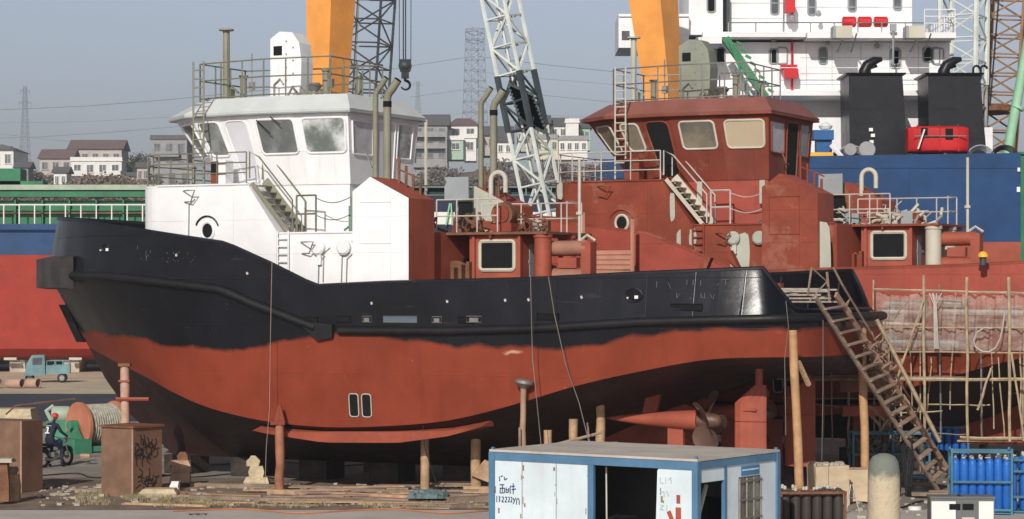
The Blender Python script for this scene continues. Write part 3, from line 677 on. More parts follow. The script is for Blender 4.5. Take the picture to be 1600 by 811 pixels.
    b.tube([(14.3, 1.5, 7.8), (14.0, 1.5, 6.9), (14.3, 1.5, 6.0), (14.1, 1.5, 5.3)], .06, 6); b.tube([(13.9, 1.6, 7.85), (14.3, 1.6, 6.9)], .05, 5)
    b.build('towing_winch', m_rust if white else m_red, root, smooth=40)
    b = MB(); rnd = random.Random(5 if white else 9)
    for k in range(36):
        u, v = rnd.uniform(10.9, 14.2), rnd.uniform(-1.2, 1.2); p = Vector((u, v, 8.05)); pts = [p]
        for j in range(4): p = p+Vector((rnd.uniform(-.35, .35), rnd.uniform(-.3, .3), rnd.uniform(-.05, .3))); pts.append(p)
        b.tube(pts, rnd.choice((.02, .03, .06)), 6)
    b.build('deck_piping', m_rust if white else m_cream, root)
    for k in range(7): b = MB(); b.box((rnd.uniform(11, 14), rnd.uniform(-1, 1), 8.28), (rnd.uniform(.2, .6), .3, rnd.uniform(.3, .5)), rz=rnd.random()); b.build('deck_box', (m_red, m_grey, m_rust, m_railw)[k % 4], root)
    if white:
        b = MB(); b.lathe([(.42, -.2), (.44, 0), (.42, .2)], (12.0, .9, 8.65), 16, Matrix.Rotation(R(90), 3, 'X')); b.mi = 1
        b.lathe([(.3, -.26), (.3, .26)], (12.0, .9, 8.65), 14, Matrix.Rotation(R(90), 3, 'X')); b.box((12.0, .9, 8.2), (.8, .5, .3)); b.build('hose_reel', [m_rust, m_red], root, smooth=40)
    b = MB()
    for v in (1.3, -.6): b.lathe([(.3, 0), (.3, 2.6), (.34, 2.62), (.34, 2.72), (.3, 2.74)], (10.3, v, 5.2), 14)
    b.build('bitt_post', m_red2 if white else m_cream, root, smooth=40)
    bm_ = paint('worn_roller', (.33, .16, .11), .5, var=.2, speck=.3)
    for w0 in (7.45, 6.5):
        b = MB(); b.lathe([(.2, -.72), (.26, -.66), (.27, .66), (.2, .72)], (9.45, .9, w0), 14, Matrix.Rotation(R(90), 3, 'Y')); b.build('bitt_roller', bm_ if white else m_red2, root, smooth=40)
    b = MB(); b.box((8.75, .9, 6.5), (.35, .5, 2.3)); b.box((9.5, .9, 6.95), (.7, .3, .35)); b.build('bitt_bracket', m_red2, root)
    b = MB(); b.tube([(9.1, .9, 7.6), (9.1, .9, 10.5)], .055, 6); b.tube([(9.1, .9, 8.6), (9.1, .9, 8.7)], .12, 6); b.tube([(9.1, .9, 7.7), (8.8, .9, 7.9), (8.5, .9, 7.7)], .05, 5)
    b.build('flag_staff', m_cream, root)
    b = MB(); b.prism([(3.0, 6.2), (3.3, 6.2), (3.9, 7.35), (4.75, 7.35), (5.3, 6.2), (5.0, 6.2), (4.6, 7.1), (4.05, 7.1)], -.2, .1); b.box((3.6, -.05, 5.7), (3.0, .3, 1.1)); b.build('towing_frame', m_red, root)
    if not white:
        # bare primer patches left on the red paint
        rnd = random.Random(2)
        for (u, w0, w1, wd, v) in ((25.4, 9.1, 9.8, .25, 3.4), (20.55, 8.2, 9.3, .22, 3.4), (20.3, 5.6, 7.9, .2, 3.4), (17.75, 6.2, 7.7, .8, 3.4), (14.1, 5.6, 8.0, .7, 4.4), (15.35, 5.4, 6.9, .2, 4.4), (19.7, 7.2, 7.9, .3, 3.4)):
            b = MB(); pts = []
            for k in range(14):
                a = 2*math.pi*k/14; ca, sa = math.cos(a), math.sin(a); e = rnd.uniform(.85, 1.1)
                pts.append((u+wd/2*abs(ca)**.5*(1 if ca > 0 else -1)*e, (w0+w1)/2+(w1-w0)/2*abs(sa)**.5*(1 if sa > 0 else -1)*e))
            b.prism(pts, v+.003, v+.009); b.build('primer_patch', m_primer, root)
        for u, v in ((17.2, 2.52), (19.8, 2.5)):
            b = MB(); b.box((u, v-.02, 9.3), (.22, .02, .9)); b.build('primer_patch', m_primer, root)
    return root

tug1 = tug((10.83, 75.6), 0, 'white and black tugboat with red lower hull standing on blocks in the foreground', True)
tug2 = tug((10.83+15.25, 75.6+7.4), .5, 'all red primer-painted tugboat with cream window frames, behind the white one', False)
# the red tug's upper works sit a little differently along her length
for o in col.objects:
    if o.parent == tug2:
        n_ = o.name.split('.')[0]
        if n_ in ('wheelhouse', 'tower', 'roof_railing', 'roof_ladder', 'mast', 'equipment_cabinet', 'roof_vent', 'horn', 'bent_pipe', 'lamp_post'): o.location.x = -.42
        if n_ in ('funnel_casing', 'pipe_cluster', 'gooseneck_vent', 'hatch_door', 'casing_opening', 'towing_platform', 'platform_railing', 'winch_cabin', 'towing_winch', 'deck_piping', 'deck_box', 'bitt_post', 'bitt_roller', 'bitt_bracket', 'flag_staff'): o.location.x = .5
# ------------------------------------------------------------------ ground and hills
def ground_mat():
    m_ = bpy.data.materials.new('yard_ground'); m_.use_nodes = True; nt = m_.node_tree; b = nt.nodes['Principled BSDF']
    tc = nt.nodes.new('ShaderNodeTexCoord').outputs['Object']
    n1 = noise(nt, tc, .12, 6, .65); n2 = noise(nt, tc, 2.2, 6, .7); n3 = noise(nt, tc, .5, 4, .6, (1, .35, 1))
    c = mixc(nt, ramp(nt, n1, .35, .65), (.21, .19, .16), (.31, .28, .235))
    c = mixc(nt, math_(nt, 'MULTIPLY', ramp(nt, n3, .5, .62), .6), c, (.19, .15, .11))
    c = mixc(nt, math_(nt, 'MULTIPLY', ramp(nt, n2, .55, .7), .5), c, (.12, .10, .085))
    n4 = noise(nt, tc, .35, 3, .6); c = mixc(nt, math_(nt, 'MULTIPLY', ramp(nt, n4, .60, .68), .65), c, (.07, .06, .055))
    nt.links.new(c, b.inputs['Base Color']); b.inputs['Roughness'].default_value = .9
    bp = _n(nt, 'ShaderNodeBump', Distance=.08, Strength=.6); nt.links.new(n2, bp.inputs['Height']); nt.links.new(bp.outputs[0], b.inputs['Normal'])
    return m_
g = MB(); g.add([(-6000, -200, 0), (6000, -200, 0), (6000, 9000, 0), (-6000, 9000, 0)], [(0, 1, 2, 3)])
tag(g.build('ground', ground_mat()), kind='structure')
g = MB(); g.add([(-40, 62.0, .008), (8, 62.0, .008), (8, 72.0, .008), (-40, 73, .008)], [(0, 1, 2, 3)])
tag(g.build('dirt_strip', paint('brown_dirt', (.20, .15, .11), .9, var=.35, scale=.9, speck=.6, dirt=(.10, .08, .06), bump=.5, bscale=5)), kind='structure')
# pale concrete apron nearest the camera, sandy ground and dark band at the left back
g = MB(); g.add([(-40, 40, .004), (40, 40, .004), (40, 61.9, .004), (-40, 61.9, .004)], [(0, 1, 2, 3)])
tag(g.build('concrete_apron', paint('apron_concrete', (.46, .42, .38), .85, var=.12, scale=.5, speck=.3, dirt=(.2, .17, .14), bump=.2)), kind='structure')
g = MB(); g.add([(-90, 131, .004), (30, 128, .004), (30, 185, .004), (-90, 185, .004)], [(0, 1, 2, 3)])
tag(g.build('sandy_path', paint('sandy_ground', (.50, .42, .30), .9, var=.15, scale=.3, speck=.3, dirt=(.3, .25, .18))), kind='structure')
g = MB(); g.add([(-90, 105, .008), (40, 103, .008), (40, 130.5, .008), (-90, 132.5, .008)], [(0, 1, 2, 3)])
tag(g.build('ground_band', paint('dark_bluish_ground', (.045, .055, .075), .8, var=.2, scale=.3, streak=0, bump=.2)), kind='structure')  # dark bluish band laid across the ground
def hz(x, y):
    px = 800+x/480*F
    crest = ip(px, [(-200, 24), (60, 25), (180, 26), (215, 28), (280, 27), (620, 27), (720, 29), (930, 29), (1500, 22)])
    t = ip(y, [(180, 0), (260, .35), (380, .62), (470, 1.), (520, 1.04), (600, .9), (900, .5), (1400, .1)])
    return crest*t+1.2*math.sin(x*.05+y*.03)+.8*math.sin(x*.13+1.7)*math.sin(y*.07) if t > .05 else crest*t-.5
g = MB(); NX, NY = 110, 60; vs = []
for j in range(NY+1):
    y = 180+1220*(j/NY)**1.6
    for i in range(NX+1):
        x = -330+700*i/NX; vs.append((x*(y/480 if y > 480 else 1), y, hz(x, y)))
g.add(vs, [(j*(NX+1)+i, j*(NX+1)+i+1, (j+1)*(NX+1)+i+1, (j+1)*(NX+1)+i) for j in range(NY) for i in range(NX)])
m_hill = paint('dry_hillside', (.17, .135, .10), .95, var=.4, scale=.05, speck=.6, dirt=(.06, .055, .045), bump=0)
tag(g.build('hillside', m_hill, smooth=60), kind='structure')

def leafmat(name, a, b_):
    m_ = bpy.data.materials.new(name); m_.use_nodes = True; nt = m_.node_tree; b = nt.nodes['Principled BSDF']
    tc = nt.nodes.new('ShaderNodeTexCoord').outputs['Object']
    nt.links.new(mixc(nt, ramp(nt, noise(nt, tc, .6, 5, .7), .3, .7), a, b_), b.inputs['Base Color']); b.inputs['Roughness'].default_value = .8
    return m_
m_brush = leafmat('winter_brush', (.12, .085, .06), (.27, .20, .15))
m_brush2 = leafmat('grey_brush', (.10, .085, .075), (.22, .18, .16))
m_leaf = leafmat('dark_evergreen', (.015, .035, .018), (.05, .08, .035))
m_olive = leafmat('olive_leaves', (.035, .05, .025), (.09, .10, .05))
m_bark = paint('bark', (.12, .09, .07), .9)
def leaves(b, c, rad, n, size, rnd):
    for k in range(n):
        d = Vector((rnd.gauss(0, 1), rnd.gauss(0, 1), rnd.gauss(0, 1))).normalized()*(rnd.random()**.5)
        p = Vector(c)+Vector((d.x*rad[0], d.y*rad[1], d.z*rad[2]))
        a = Vector((rnd.uniform(-1, 1), rnd.uniform(-1, 1), rnd.uniform(-1, 1))).normalized()*size*rnd.uniform(.5, 1.3)
        e = a.orthogonal().normalized()*size*rnd.uniform(.3, .9)
        b.add([p-a, p+e, p+a, p-e], [(0, 1, 2, 3)])
def tree(name, px, Y, h, wd, mat, label, seed, conifer=False, group=None, n=700):
    rnd = random.Random(seed); x = (px-800)/F*Y; z = hz(x, Y)
    t = empty(name, (x, Y, z-.3), label=label, cat='tree', group=group)
    b = MB(); b.tube([(0, 0, 0), (.1, 0, h*.3), (0, .1, h*.6), (.1, 0, h*.9)], [wd*.05, wd*.04, wd*.025, .03], 6)
    for k in range(7):
        a = rnd.uniform(0, 6.28); z0 = h*rnd.uniform(.25, .7); rr = wd*.4*rnd.random(); b.tube([(0, 0, z0), (rr*math.cos(a)*.6, rr*math.sin(a)*.6, z0+h*.12), (rr*math.cos(a), rr*math.sin(a), z0+h*.2)], [.1, .07, .03], 4)
    b.build('trunk', m_bark, t)
    b = MB()
    if conifer:
        for k in range(12):
            f_ = k/12; leaves(b, (0, 0, h*(.15+.82*f_)), (wd*.5*(1-f_)+.2,)*2+(h*.07,), int(n/12*(1.2-f_)), .28, rnd)
    else:
        for k in range(14):
            a = rnd.uniform(0, 6.28); rr = wd*.32*rnd.random(); leaves(b, (rr*math.cos(a), rr*math.sin(a), h*rnd.uniform(.35, .9)), (wd*.22, wd*.22, h*.15), n//14, .3, rnd)
    b.build('crown', mat, t, fix=False); return t
# bare brush that reads as one mass, left and centre
rnd = random.Random(11)
for (p0, p1, y0, y1, hh, mt, nn) in ((20, 330, 395, 468, 2.9, m_brush, 90), (560, 960, 330, 462, 3.0, m_brush2, 110)):
    b = MB()
    for k in range(nn):
        Y = rnd.uniform(y0, y1); x = (rnd.uniform(p0, p1)-800)/F*Y; z = hz(x, Y)
        for j in range(3): 
            a, c_ = rnd.uniform(-1.5, 1.5), rnd.uniform(-1.5, 1.5)
            leaves(b, (x+a, Y+c_, z+hh*rnd.uniform(.25, .8)), (1.9, 1.6, hh*.45), 70, .34, rnd)
    tag(b.build('brush', mt, fix=False), 'bare winter brush covering the slope below the houses', 'brush', kind='stuff')
for k, (px, Y, h, wd, mt, cf, lb) in enumerate([
    (202, 500, 9, 12, m_olive, False, 'dark rounded tree on the rise between the white house and the grey block'),
    (221, 505, 8.5, 11, m_olive, False, 'dark tree on the rise nearest the grey concrete block'),
    (186, 505, 6, 8, m_olive, False, 'low dark tree just behind the white balcony house'),
    (48, 470, 5.5, 4, m_leaf, True, 'small dark conifer right of the leftmost house'),
    (18, 476, 10, 8, m_olive, False, 'olive tree behind the roof of the leftmost house'),
    (733, 400, 4.5, 2.6, m_leaf, True, 'small conifer on the brown slope below the green-fronted house'),
    (868, 380, 5, 2.4, m_leaf, True, 'slim conifer on the slope, right of the white lattice jib'),
    (852, 384, 4.2, 2.2, m_leaf, True, 'slim conifer touching the white lattice jib'),
    (886, 385, 4.6, 2.4, m_leaf, True, 'slim conifer on the slope left of the red wheelhouse'),
    (10, 200, 4.2, 5.5, m_leaf, False, 'dark green bush above the barge at the left edge')]):
    tree('conifer' if cf else 'tree', px, Y, h, wd, mt, lb, 20+k, cf)

# ------------------------------------------------------------------ houses on the hill
m_hwhite = paint('house_render_white', (.74, .73, .70), .8, var=.06, streak=.25, dirt=(.4, .37, .33), bump=0)
m_hgrey = paint('house_render_grey', (.30, .30, .30), .85, var=.12, streak=.3, bump=0)
m_hpink = paint('house_render_pink', (.48, .43, .40), .85, var=.1, streak=.2, bump=0)
m_hgreen = paint('house_render_green', (.36, .50, .40), .85, var=.08, bump=0)
m_hyel = paint('house_render_yellow', (.60, .58, .42), .85, var=.08, bump=0)
m_rred = paint('roof_tile_red', (.17, .12, .12), .8, var=.2, scale=2, bump=0)
m_rgrey = paint('roof_tile_grey', (.12, .12, .125), .8, var=.2, scale=2, bump=0)
m_win = glassy('house_window_glass', (.05, .06, .07), (.3, .33, .35), .4, .15, .4)
def house(px0, px1, py0, py1, Y, floors, cols, wm, rm, label, roof='gable', rz=0., balc=(), depth=9., wm2=None, skip=(), slab=None):
    "px0..px1 wide, eaves at row py0, foot at row py1"
    wd = (px1-px0)/F*Y; c = at((px0+px1)/2, py1, Y); h = (py1-py0)/F*Y
    t = empty('house', (c.x, c.y, c.z), rz, label, 'house')
    b = MB(); b.box((0, depth/2, h/2-.75), (wd, depth, h+1.5)); b.build('wall', wm, t)
    b = MB()
    if roof == 'gable': b.prism([(-.5, h), (depth+.5, h), (depth/2, h+depth*.26)], -wd/2-.5, wd/2+.5, 'x')
    elif roof == 'front': b.prism([(-wd/2-.5, h), (wd/2+.5, h), (0, h+wd*.24)], -.6, depth+.4, 'y')
    elif roof == 'hip': b.loft([[(-wd/2-.5, -.5, h), (wd/2+.5, -.5, h), (wd/2+.5, depth+.5, h), (-wd/2-.5, depth+.5, h)], [(-wd/4, depth/2-.3, h+depth*.2), (wd/4, depth/2-.3, h+depth*.2), (wd/4, depth/2+.3, h+depth*.2), (-wd/4, depth/2+.3, h+depth*.2)]])
    else: b.box((0, depth/2, h+.15), (wd+.5, depth+.5, .3)); b.box((0, -.1, h+.6), (wd+.3, .2, .6))
    b.build('roof', rm, t)
    fh = h/floors; cw = wd/cols
    for fl in range(floors):
        for cc in range(cols):
            if (fl, cc) in skip: continue
            x = -wd/2+cw*(cc+.5); z = fh*(fl+.5); ww = min(1.5, cw*.5); wh_ = fh*.5
            b = MB(); b.box((x, -.05, z), (ww+.24, .1, wh_+.24)); b.mi = 1; b.box((x, -.08, z), (ww, .1, wh_)); b.mi = 0; b.box((x, -.14, z), (.07, .04, wh_)); b.box((x, -.12, z-wh_/2-.12), (ww+.4, .2, .1))
            b.build('window', [wm2 or wm, m_win], t)
    for (fl, x0, x1) in balc:
        b = MB(); z = fh*fl; xa, xb = -wd/2+wd*x0, -wd/2+wd*x1
        b.box(((xa+xb)/2, -.75, z), (xb-xa, 1.5, .2)); b.box(((xa+xb)/2, -1.45, z+.55), (xb-xa, .1, .9)); b.box((xa+.05, -.75, z+.55), (.1, 1.3, .9)); b.box((xb-.05, -.75, z+.55), (.1, 1.3, .9))
        if slab: 
            for x in (xa+.2, xb-.2): b.box((x, -1.3, z-fh/2+.05), (.3, .3, fh-.3))
        b.build('balcony', wm2 or m_hwhite, t)
    return t
house(-14, 21, 234, 290, 470, 2, 2, m_hwhite, m_rgrey, 'white gabled house at the far left edge of the hill', 'front', 0, depth=14)
house(62, 112, 248, 292, 500, 2, 3, m_hpink, m_rred, 'long low pinkish house with a red roof beside the leftmost house', 'gable')
house(108, 190, 233, 262, 510, 1, 5, m_hpink, m_rred, 'pinkish upper row with dark red roof above the white balcony house', 'gable', wm2=m_hpink)
house(111, 190, 252, 297, 492, 2, 4, m_hwhite, m_hwhite, 'white two-storey house with twin balconies', 'flat', 0, [(1, 0, .34), (1, .66, 1)], depth=7, slab=True)
house(196, 214, 276, 294, 478, 1, 1, m_hwhite, m_rgrey, 'tiny white hut with a grey roof right of the balcony house', 'gable', depth=4)
house(236, 292, 218, 298, 468, 3, 3, m_hgrey, m_rgrey, 'unfinished grey concrete block behind the white tug railing', 'flat', 0, [(1, 0, 1), (2, .1, .8)], wm2=m_hgrey, depth=10)
house(238, 300, 262, 296, 455, 1, 3, m_hgrey, m_hgrey, 'low grey shed in front of the unfinished concrete block', 'flat', wm2=m_hgrey, depth=5)
house(645, 699, 196, 250, 470, 3, 3, m_hgrey, m_rgrey, 'three-storey grey house with a dark gable beside the white wheelhouse', 'gable', 0, [(1, .0, 1), (2, .0, 1)], wm2=m_hgrey, depth=10, slab=True)
house(701, 746, 196, 216, 480, 1, 2, m_hwhite, m_rred, 'white upper house with a red roof left of the pylon foot', 'hip', depth=9)
house(700, 724, 219, 238, 472, 1, 1, m_hgreen, m_hwhite, 'pale green ground floor below the red-roofed house', 'flat', wm2=m_hwhite, depth=7)
house(725, 744, 216, 240, 474, 1, 1, m_hwhite, m_hwhite, 'narrow white house next to the pale green front', 'flat', depth=7)
house(748, 800, 212, 232, 486, 1, 4, m_hpink, m_rgrey, 'brown low terrace behind the tall exhaust pipes', 'gable', wm2=m_hpink)
house(832, 858, 193, 216, 485, 1, 2, m_hyel, m_rgrey, 'pale yellow house with a flat grey roof behind the lattice jib', 'gable', depth=8)
house(860, 886, 197, 216, 488, 1, 2, m_hwhite, m_rgrey, 'white house with wide grey gable among the right-hand houses', 'gable', depth=8)
house(884, 904, 192, 222, 478, 1, 1, m_hwhite, m_hwhite, 'tall blank white block among the right-hand houses', 'flat', skip=((0, 0),), depth=8)
house(902, 922, 200, 224, 482, 1, 2, m_hgreen, m_rgrey, 'pale blue-green house touching the red wheelhouse roof', 'gable', depth=8)
house(836, 872, 217, 238, 470, 1, 3, m_hyel, m_hgrey, 'cream lower terrace with three windows beside the lattice jib', 'flat', depth=7)
house(873, 918, 219, 238, 470, 1, 4, m_hwhite, m_hgrey, 'white lower terrace with four windows left of the red wheelhouse', 'flat', depth=7)

house(24, 44, 262, 288, 452, 1, 2, m_hgrey, m_rgrey, 'small grey shed among scrub right of the leftmost house', 'gable', depth=5)
house(84, 104, 270, 292, 446, 1, 2, m_hwhite, m_rgrey, 'small pale cottage in the scrub below the pinkish house', 'gable', depth=5)
house(214, 232, 262, 284, 470, 1, 2, m_hpink, m_rgrey, 'small faded cottage just left of the unfinished block', 'gable', depth=5)
house(808, 830, 204, 226, 492, 1, 2, m_hpink, m_rred, 'faded house seen through the lattice jib', 'gable', depth=6)
house(776, 800, 222, 242, 466, 1, 2, m_hwhite, m_rgrey, 'low pale house beside the right-hand exhaust pipes', 'gable', depth=6)
for k, (px, Y, h, wd) in enumerate(((194, 520, 11, 13), (212, 524, 12, 14), (228, 520, 11, 12), (60, 462, 5, 7), (94, 455, 4.5, 7), (240, 430, 4.5, 6))):
    tree('tree', px, Y, h, wd, (m_olive, m_brush2)[k > 2], ('leftmost of three hazy trees rising behind the balcony house', 'middle of three hazy trees rising behind the balcony house', 'rightmost of three hazy trees, touching the unfinished block', 'bare bush right of the small dark conifer', 'bare bush in front of the small pale cottage', 'bare bush in front of the unfinished block')[k], 60+k, False, n=1100)

# ------------------------------------------------------------------ pylons, power lines
m_pyl = paint('galvanised_pylon', (.24, .27, .31), .6, .1, var=.1, bump=0)
def pylon(px, py0, py1, Y, w0, w1, arms, label):
    c = at(px, py1, Y); h = (py1-py0)/F*Y; t = empty('pylon', (c.x, c.y, c.z), .5, label, 'pylon')
    b = MB(); n = 12; rr = w0*.012+.02
    def wq(f_): return (w0*(1-f_)**1.3+w1*(1-(1-f_)**1.3))/2
    P = [[Vector((i*wq(k/n), j*wq(k/n), h*k/n)) for i, j in ((-1, -1), (1, -1), (1, 1), (-1, 1))] for k in range(n+1)]
    for k in range(n):
        for q in range(4):
            b.tube([P[k][q], P[k+1][q]], rr*1.2, 4); b.tube([P[k][q], P[k+1][(q+1) % 4]], rr*.6, 4); b.tube([P[k][(q+1) % 4], P[k+1][q]], rr*.6, 4); b.tube([P[k+1][q], P[k+1][(q+1) % 4]], rr*.6, 4)
    b.build('tower_frame', m_pyl, t)
    for f_, ln in arms:
        b = MB(); z = h*f_
        for s in (-1, 1):
            b.tube([(0, 0, z+.5), (s*ln, 0, z)], rr, 4); b.tube([(0, 0, z-.9), (s*ln, 0, z)], rr, 4); b.tube([(s*ln, 0, z), (s*ln, 0, z-1.4)], .09, 5)
        b.build('crossarm', m_pyl, t)
    return t
pylon(742, 45, 240, 720, 6.6, 4.3, ((.97, 3.4), (.9, 3.0)), 'tall wide lattice pylon behind the tugs, in mid sky')
pylon(39, 135, 260, 760, 3.2, 1.0, ((.95, 1.6), (.8, 2.0)), 'slim lattice pylon above the left-hand houses')
pylon(653, 127, 200, 1000, 2.6, 1.0, ((.95, 2.0),), 'smallest distant pylon right of the crane hook')
def line(pts, Y, r, label):
    P = [at(px, py, Y+k*2) for k, (px, py) in enumerate(pts)]
    b = MB(); b.tube([P[0]]+[a.lerp(c, t)-Vector((0, 0, 0)) for a, c in zip(P, P[1:]) for t in (.5, 1)], r, 4)
    tag(b.build('power_line', m_pyl), label, 'power line', 'power lines across the sky')
for k, (pts, r, lb) in enumerate([
    ([(-60, 174), (130, 166), (260, 156), (420, 140)], .10, 'thick power line, highest on the left of the white tug'),
    ([(-60, 193), (140, 190), (280, 182), (420, 172)], .05, 'thin second power line left of the white tug'),
    ([(-60, 217), (60, 214), (180, 206), (300, 196)], .07, 'third power line down, above the left-hand roofs'),
    ([(-60, 202), (60, 216), (160, 226)], .05, 'power line sloping down to the left-hand roofs'),
    ([(600, 110), (660, 100), (740, 88)], .09, 'power line running up to the tall pylon from the hook'),
    ([(640, 152), (740, 138)], .06, 'lower power line left of the tall pylon'),
    ([(746, 88), (860, 102), (960, 112)], .10, 'thick power line right of the tall pylon'),
    ([(746, 112), (860, 124), (960, 132)], .05, 'thin middle power line right of the tall pylon'),
    ([(746, 136), (860, 150), (960, 160)], .08, 'lowest thick power line right of the tall pylon'),
    ([(646, 180), (760, 176), (960, 184)], .04, 'faint power line skimming the roofs behind the lattice jib')]):
    line(pts, 735+k*4, r, lb)
# ------------------------------------------------------------------ barges behind, left and centre
def pt(px, py, Y): return at(px, py, Y)
def barge_left():
    Y = 165; t = empty('cargo_barge', (0, Y, 0), label='long barge with green hold, blue topsides and red bottom at the left', cat='barge')
    def X(px): return (px-800)/F*Y
    def Z(py): return CAMZ-(py-HY)/F*Y
    x0, x1 = X(-260), X(560)
    b = MB(); prof = [(0, Z(398)), (0, Z(545)), (.6, Z(556)), (1.8, .9), (13, .9), (13, Z(398))]
    b.prism([(p[0], p[1]) for p in prof], x0, x1, 'x'); b.build('hull_bottom', m_hullred, t)
    b = MB(); b.prism([(-.02, Z(356)), (-.02, Z(398)), (13.02, Z(398)), (13.02, Z(356))], x0, x1, 'x'); b.build('topsides', m_navy, t)
    b = MB(); b.prism([(-.25, Z(350)), (-.25, Z(359)), (.0, Z(364)), (13, Z(364)), (13, Z(350))], x0, x1, 'x'); b.build('sheer_strake', m_navy, t)
    # coaming with stiffeners, pale top
    b = MB(); b.box(((x0+x1)/2, 1.6, (Z(350)+Z(312))/2), (x1-x0-4, .15, Z(312)-Z(350))); b.box(((x0+x1)/2, 1.55, Z(327)), (x1-x0-4, .35, .12))
    k = x0+3
    while k < x1-2: b.box((k, 1.4, (Z(350)+Z(306))/2), (.12, .5, Z(306)-Z(350))); k += 1.95
    b.build('coaming', m_green, t)
    b = MB(); b.box(((x0+x1)/2, 1.35, Z(302)), (x1-x0-3, 1.1, Z(296)-Z(306))); b.mi = 1; b.box(((x0+x1)/2, 1.25, Z(292)), (x1-x0-3, 1.3, Z(290)-Z(298)))
    b.build('coaming_rail', [m_green, m_palegreen], t)
    b = MB(); b.box(((x0+x1)/2, 1.4, Z(332)), (x1-x0-4, .2, .12)); b.build('pipe_run', m_rust, t)
    rail('side_railing', [(x0, .15, Z(350)), (x1, .15, Z(350))], Z(320)-Z(350), t, m_hwhite, (1.,), 1.12, .055)
    b = MB(); b.box((X(-8), 2.6, Z(280)), (3.0, 2.2, 1.7)); b.box((X(-5), 2.4, Z(290)), (6, 1.8, .8)); b.build('winch_house', m_green, t)
    b = MB()
    for px in (14, 116): b.box((X(px), 0.55, 1.0), (.9, .35, .18))
    b.build('bottom_anode', m_cream, t)
barge_left()
# keel blocks under the left barge
kb = MB(); kb.box((0, 0, .45), (1.1, 3, .9)); kb.box((0, 0, .75), (1.3, 2.4, .2))
k0 = kb.build('keel_block', paint('block_concrete', (.45, .38, .31), .9, var=.2), loc=(0, 0, 0))
for i, px in enumerate((-60, 34, 118, 210)):
    o = k0 if i == 0 else dup(k0)
    o.location = ((px-800)/F*168, 168, 0)
    tag(o, ['keel block under the red barge beyond the left edge', 'pale keel block under the red barge, just left of the blue truck', 'pale keel block under the red barge, just right of the blue truck', 'keel block under the red barge behind the tug bow'][i], 'keel block', 'keel blocks under the left barge')
def barge_mid():
    Y = 140; t = empty('cargo_barge', (0, Y, 0), label='dark barge with deep green coaming and a white hull band seen between the tugs', cat='barge')
    def X(px): return (px-800)/F*Y
    def Z(py): return CAMZ-(py-HY)/F*Y
    x0, x1 = X(585), X(980)
    b = MB(); b.box(((x0+x1)/2, 5, (Z(318)+1)/2+.5), (x1-x0, 10, Z(318)-1)); b.build('hull', paint('dark_navy', (.012, .02, .045), .5, var=.2), t)
    b = MB(); b.box(((x0+x1)/2, -.02, Z(341)), (x1-x0, .06, .75)); b.build('white_band', m_hwhite, t)
    b = MB(); b.box(((x0+x1)/2, 1.5, Z(303)), (x1-x0, 1.2, Z(289)-Z(317))); b.box(((x0+x1)/2, 1.3, Z(291)), (x1-x0, 1.6, .18))
    k = x0+1
    while k < x1: b.box((k, .82, Z(304)), (.12, .3, 1.0)); k += 1.8
    b.build('coaming', m_dkgreen, t)
    rail('side_railing', [(x0, .1, Z(318)), (x1, .1, Z(318))], 1.0, t, m_grey, (.5, 1.), 1.6, .035)
    b = MB(); b.tube([(X(665), .6, Z(318)), (X(665), .6, Z(186))], .1, 6); b.build('light_mast', m_cream, t)
    for px in (697, 712):
        b = MB(); b.tube([(X(px), -.3, Z(352)), (X(px+6), -.3, Z(318))], .06, 5); b.tube([(X(px+10), -.3, Z(352)), (X(px+8), -.3, Z(318))], .06, 5); b.build('ladder_frame', m_mint, t)
barge_mid()

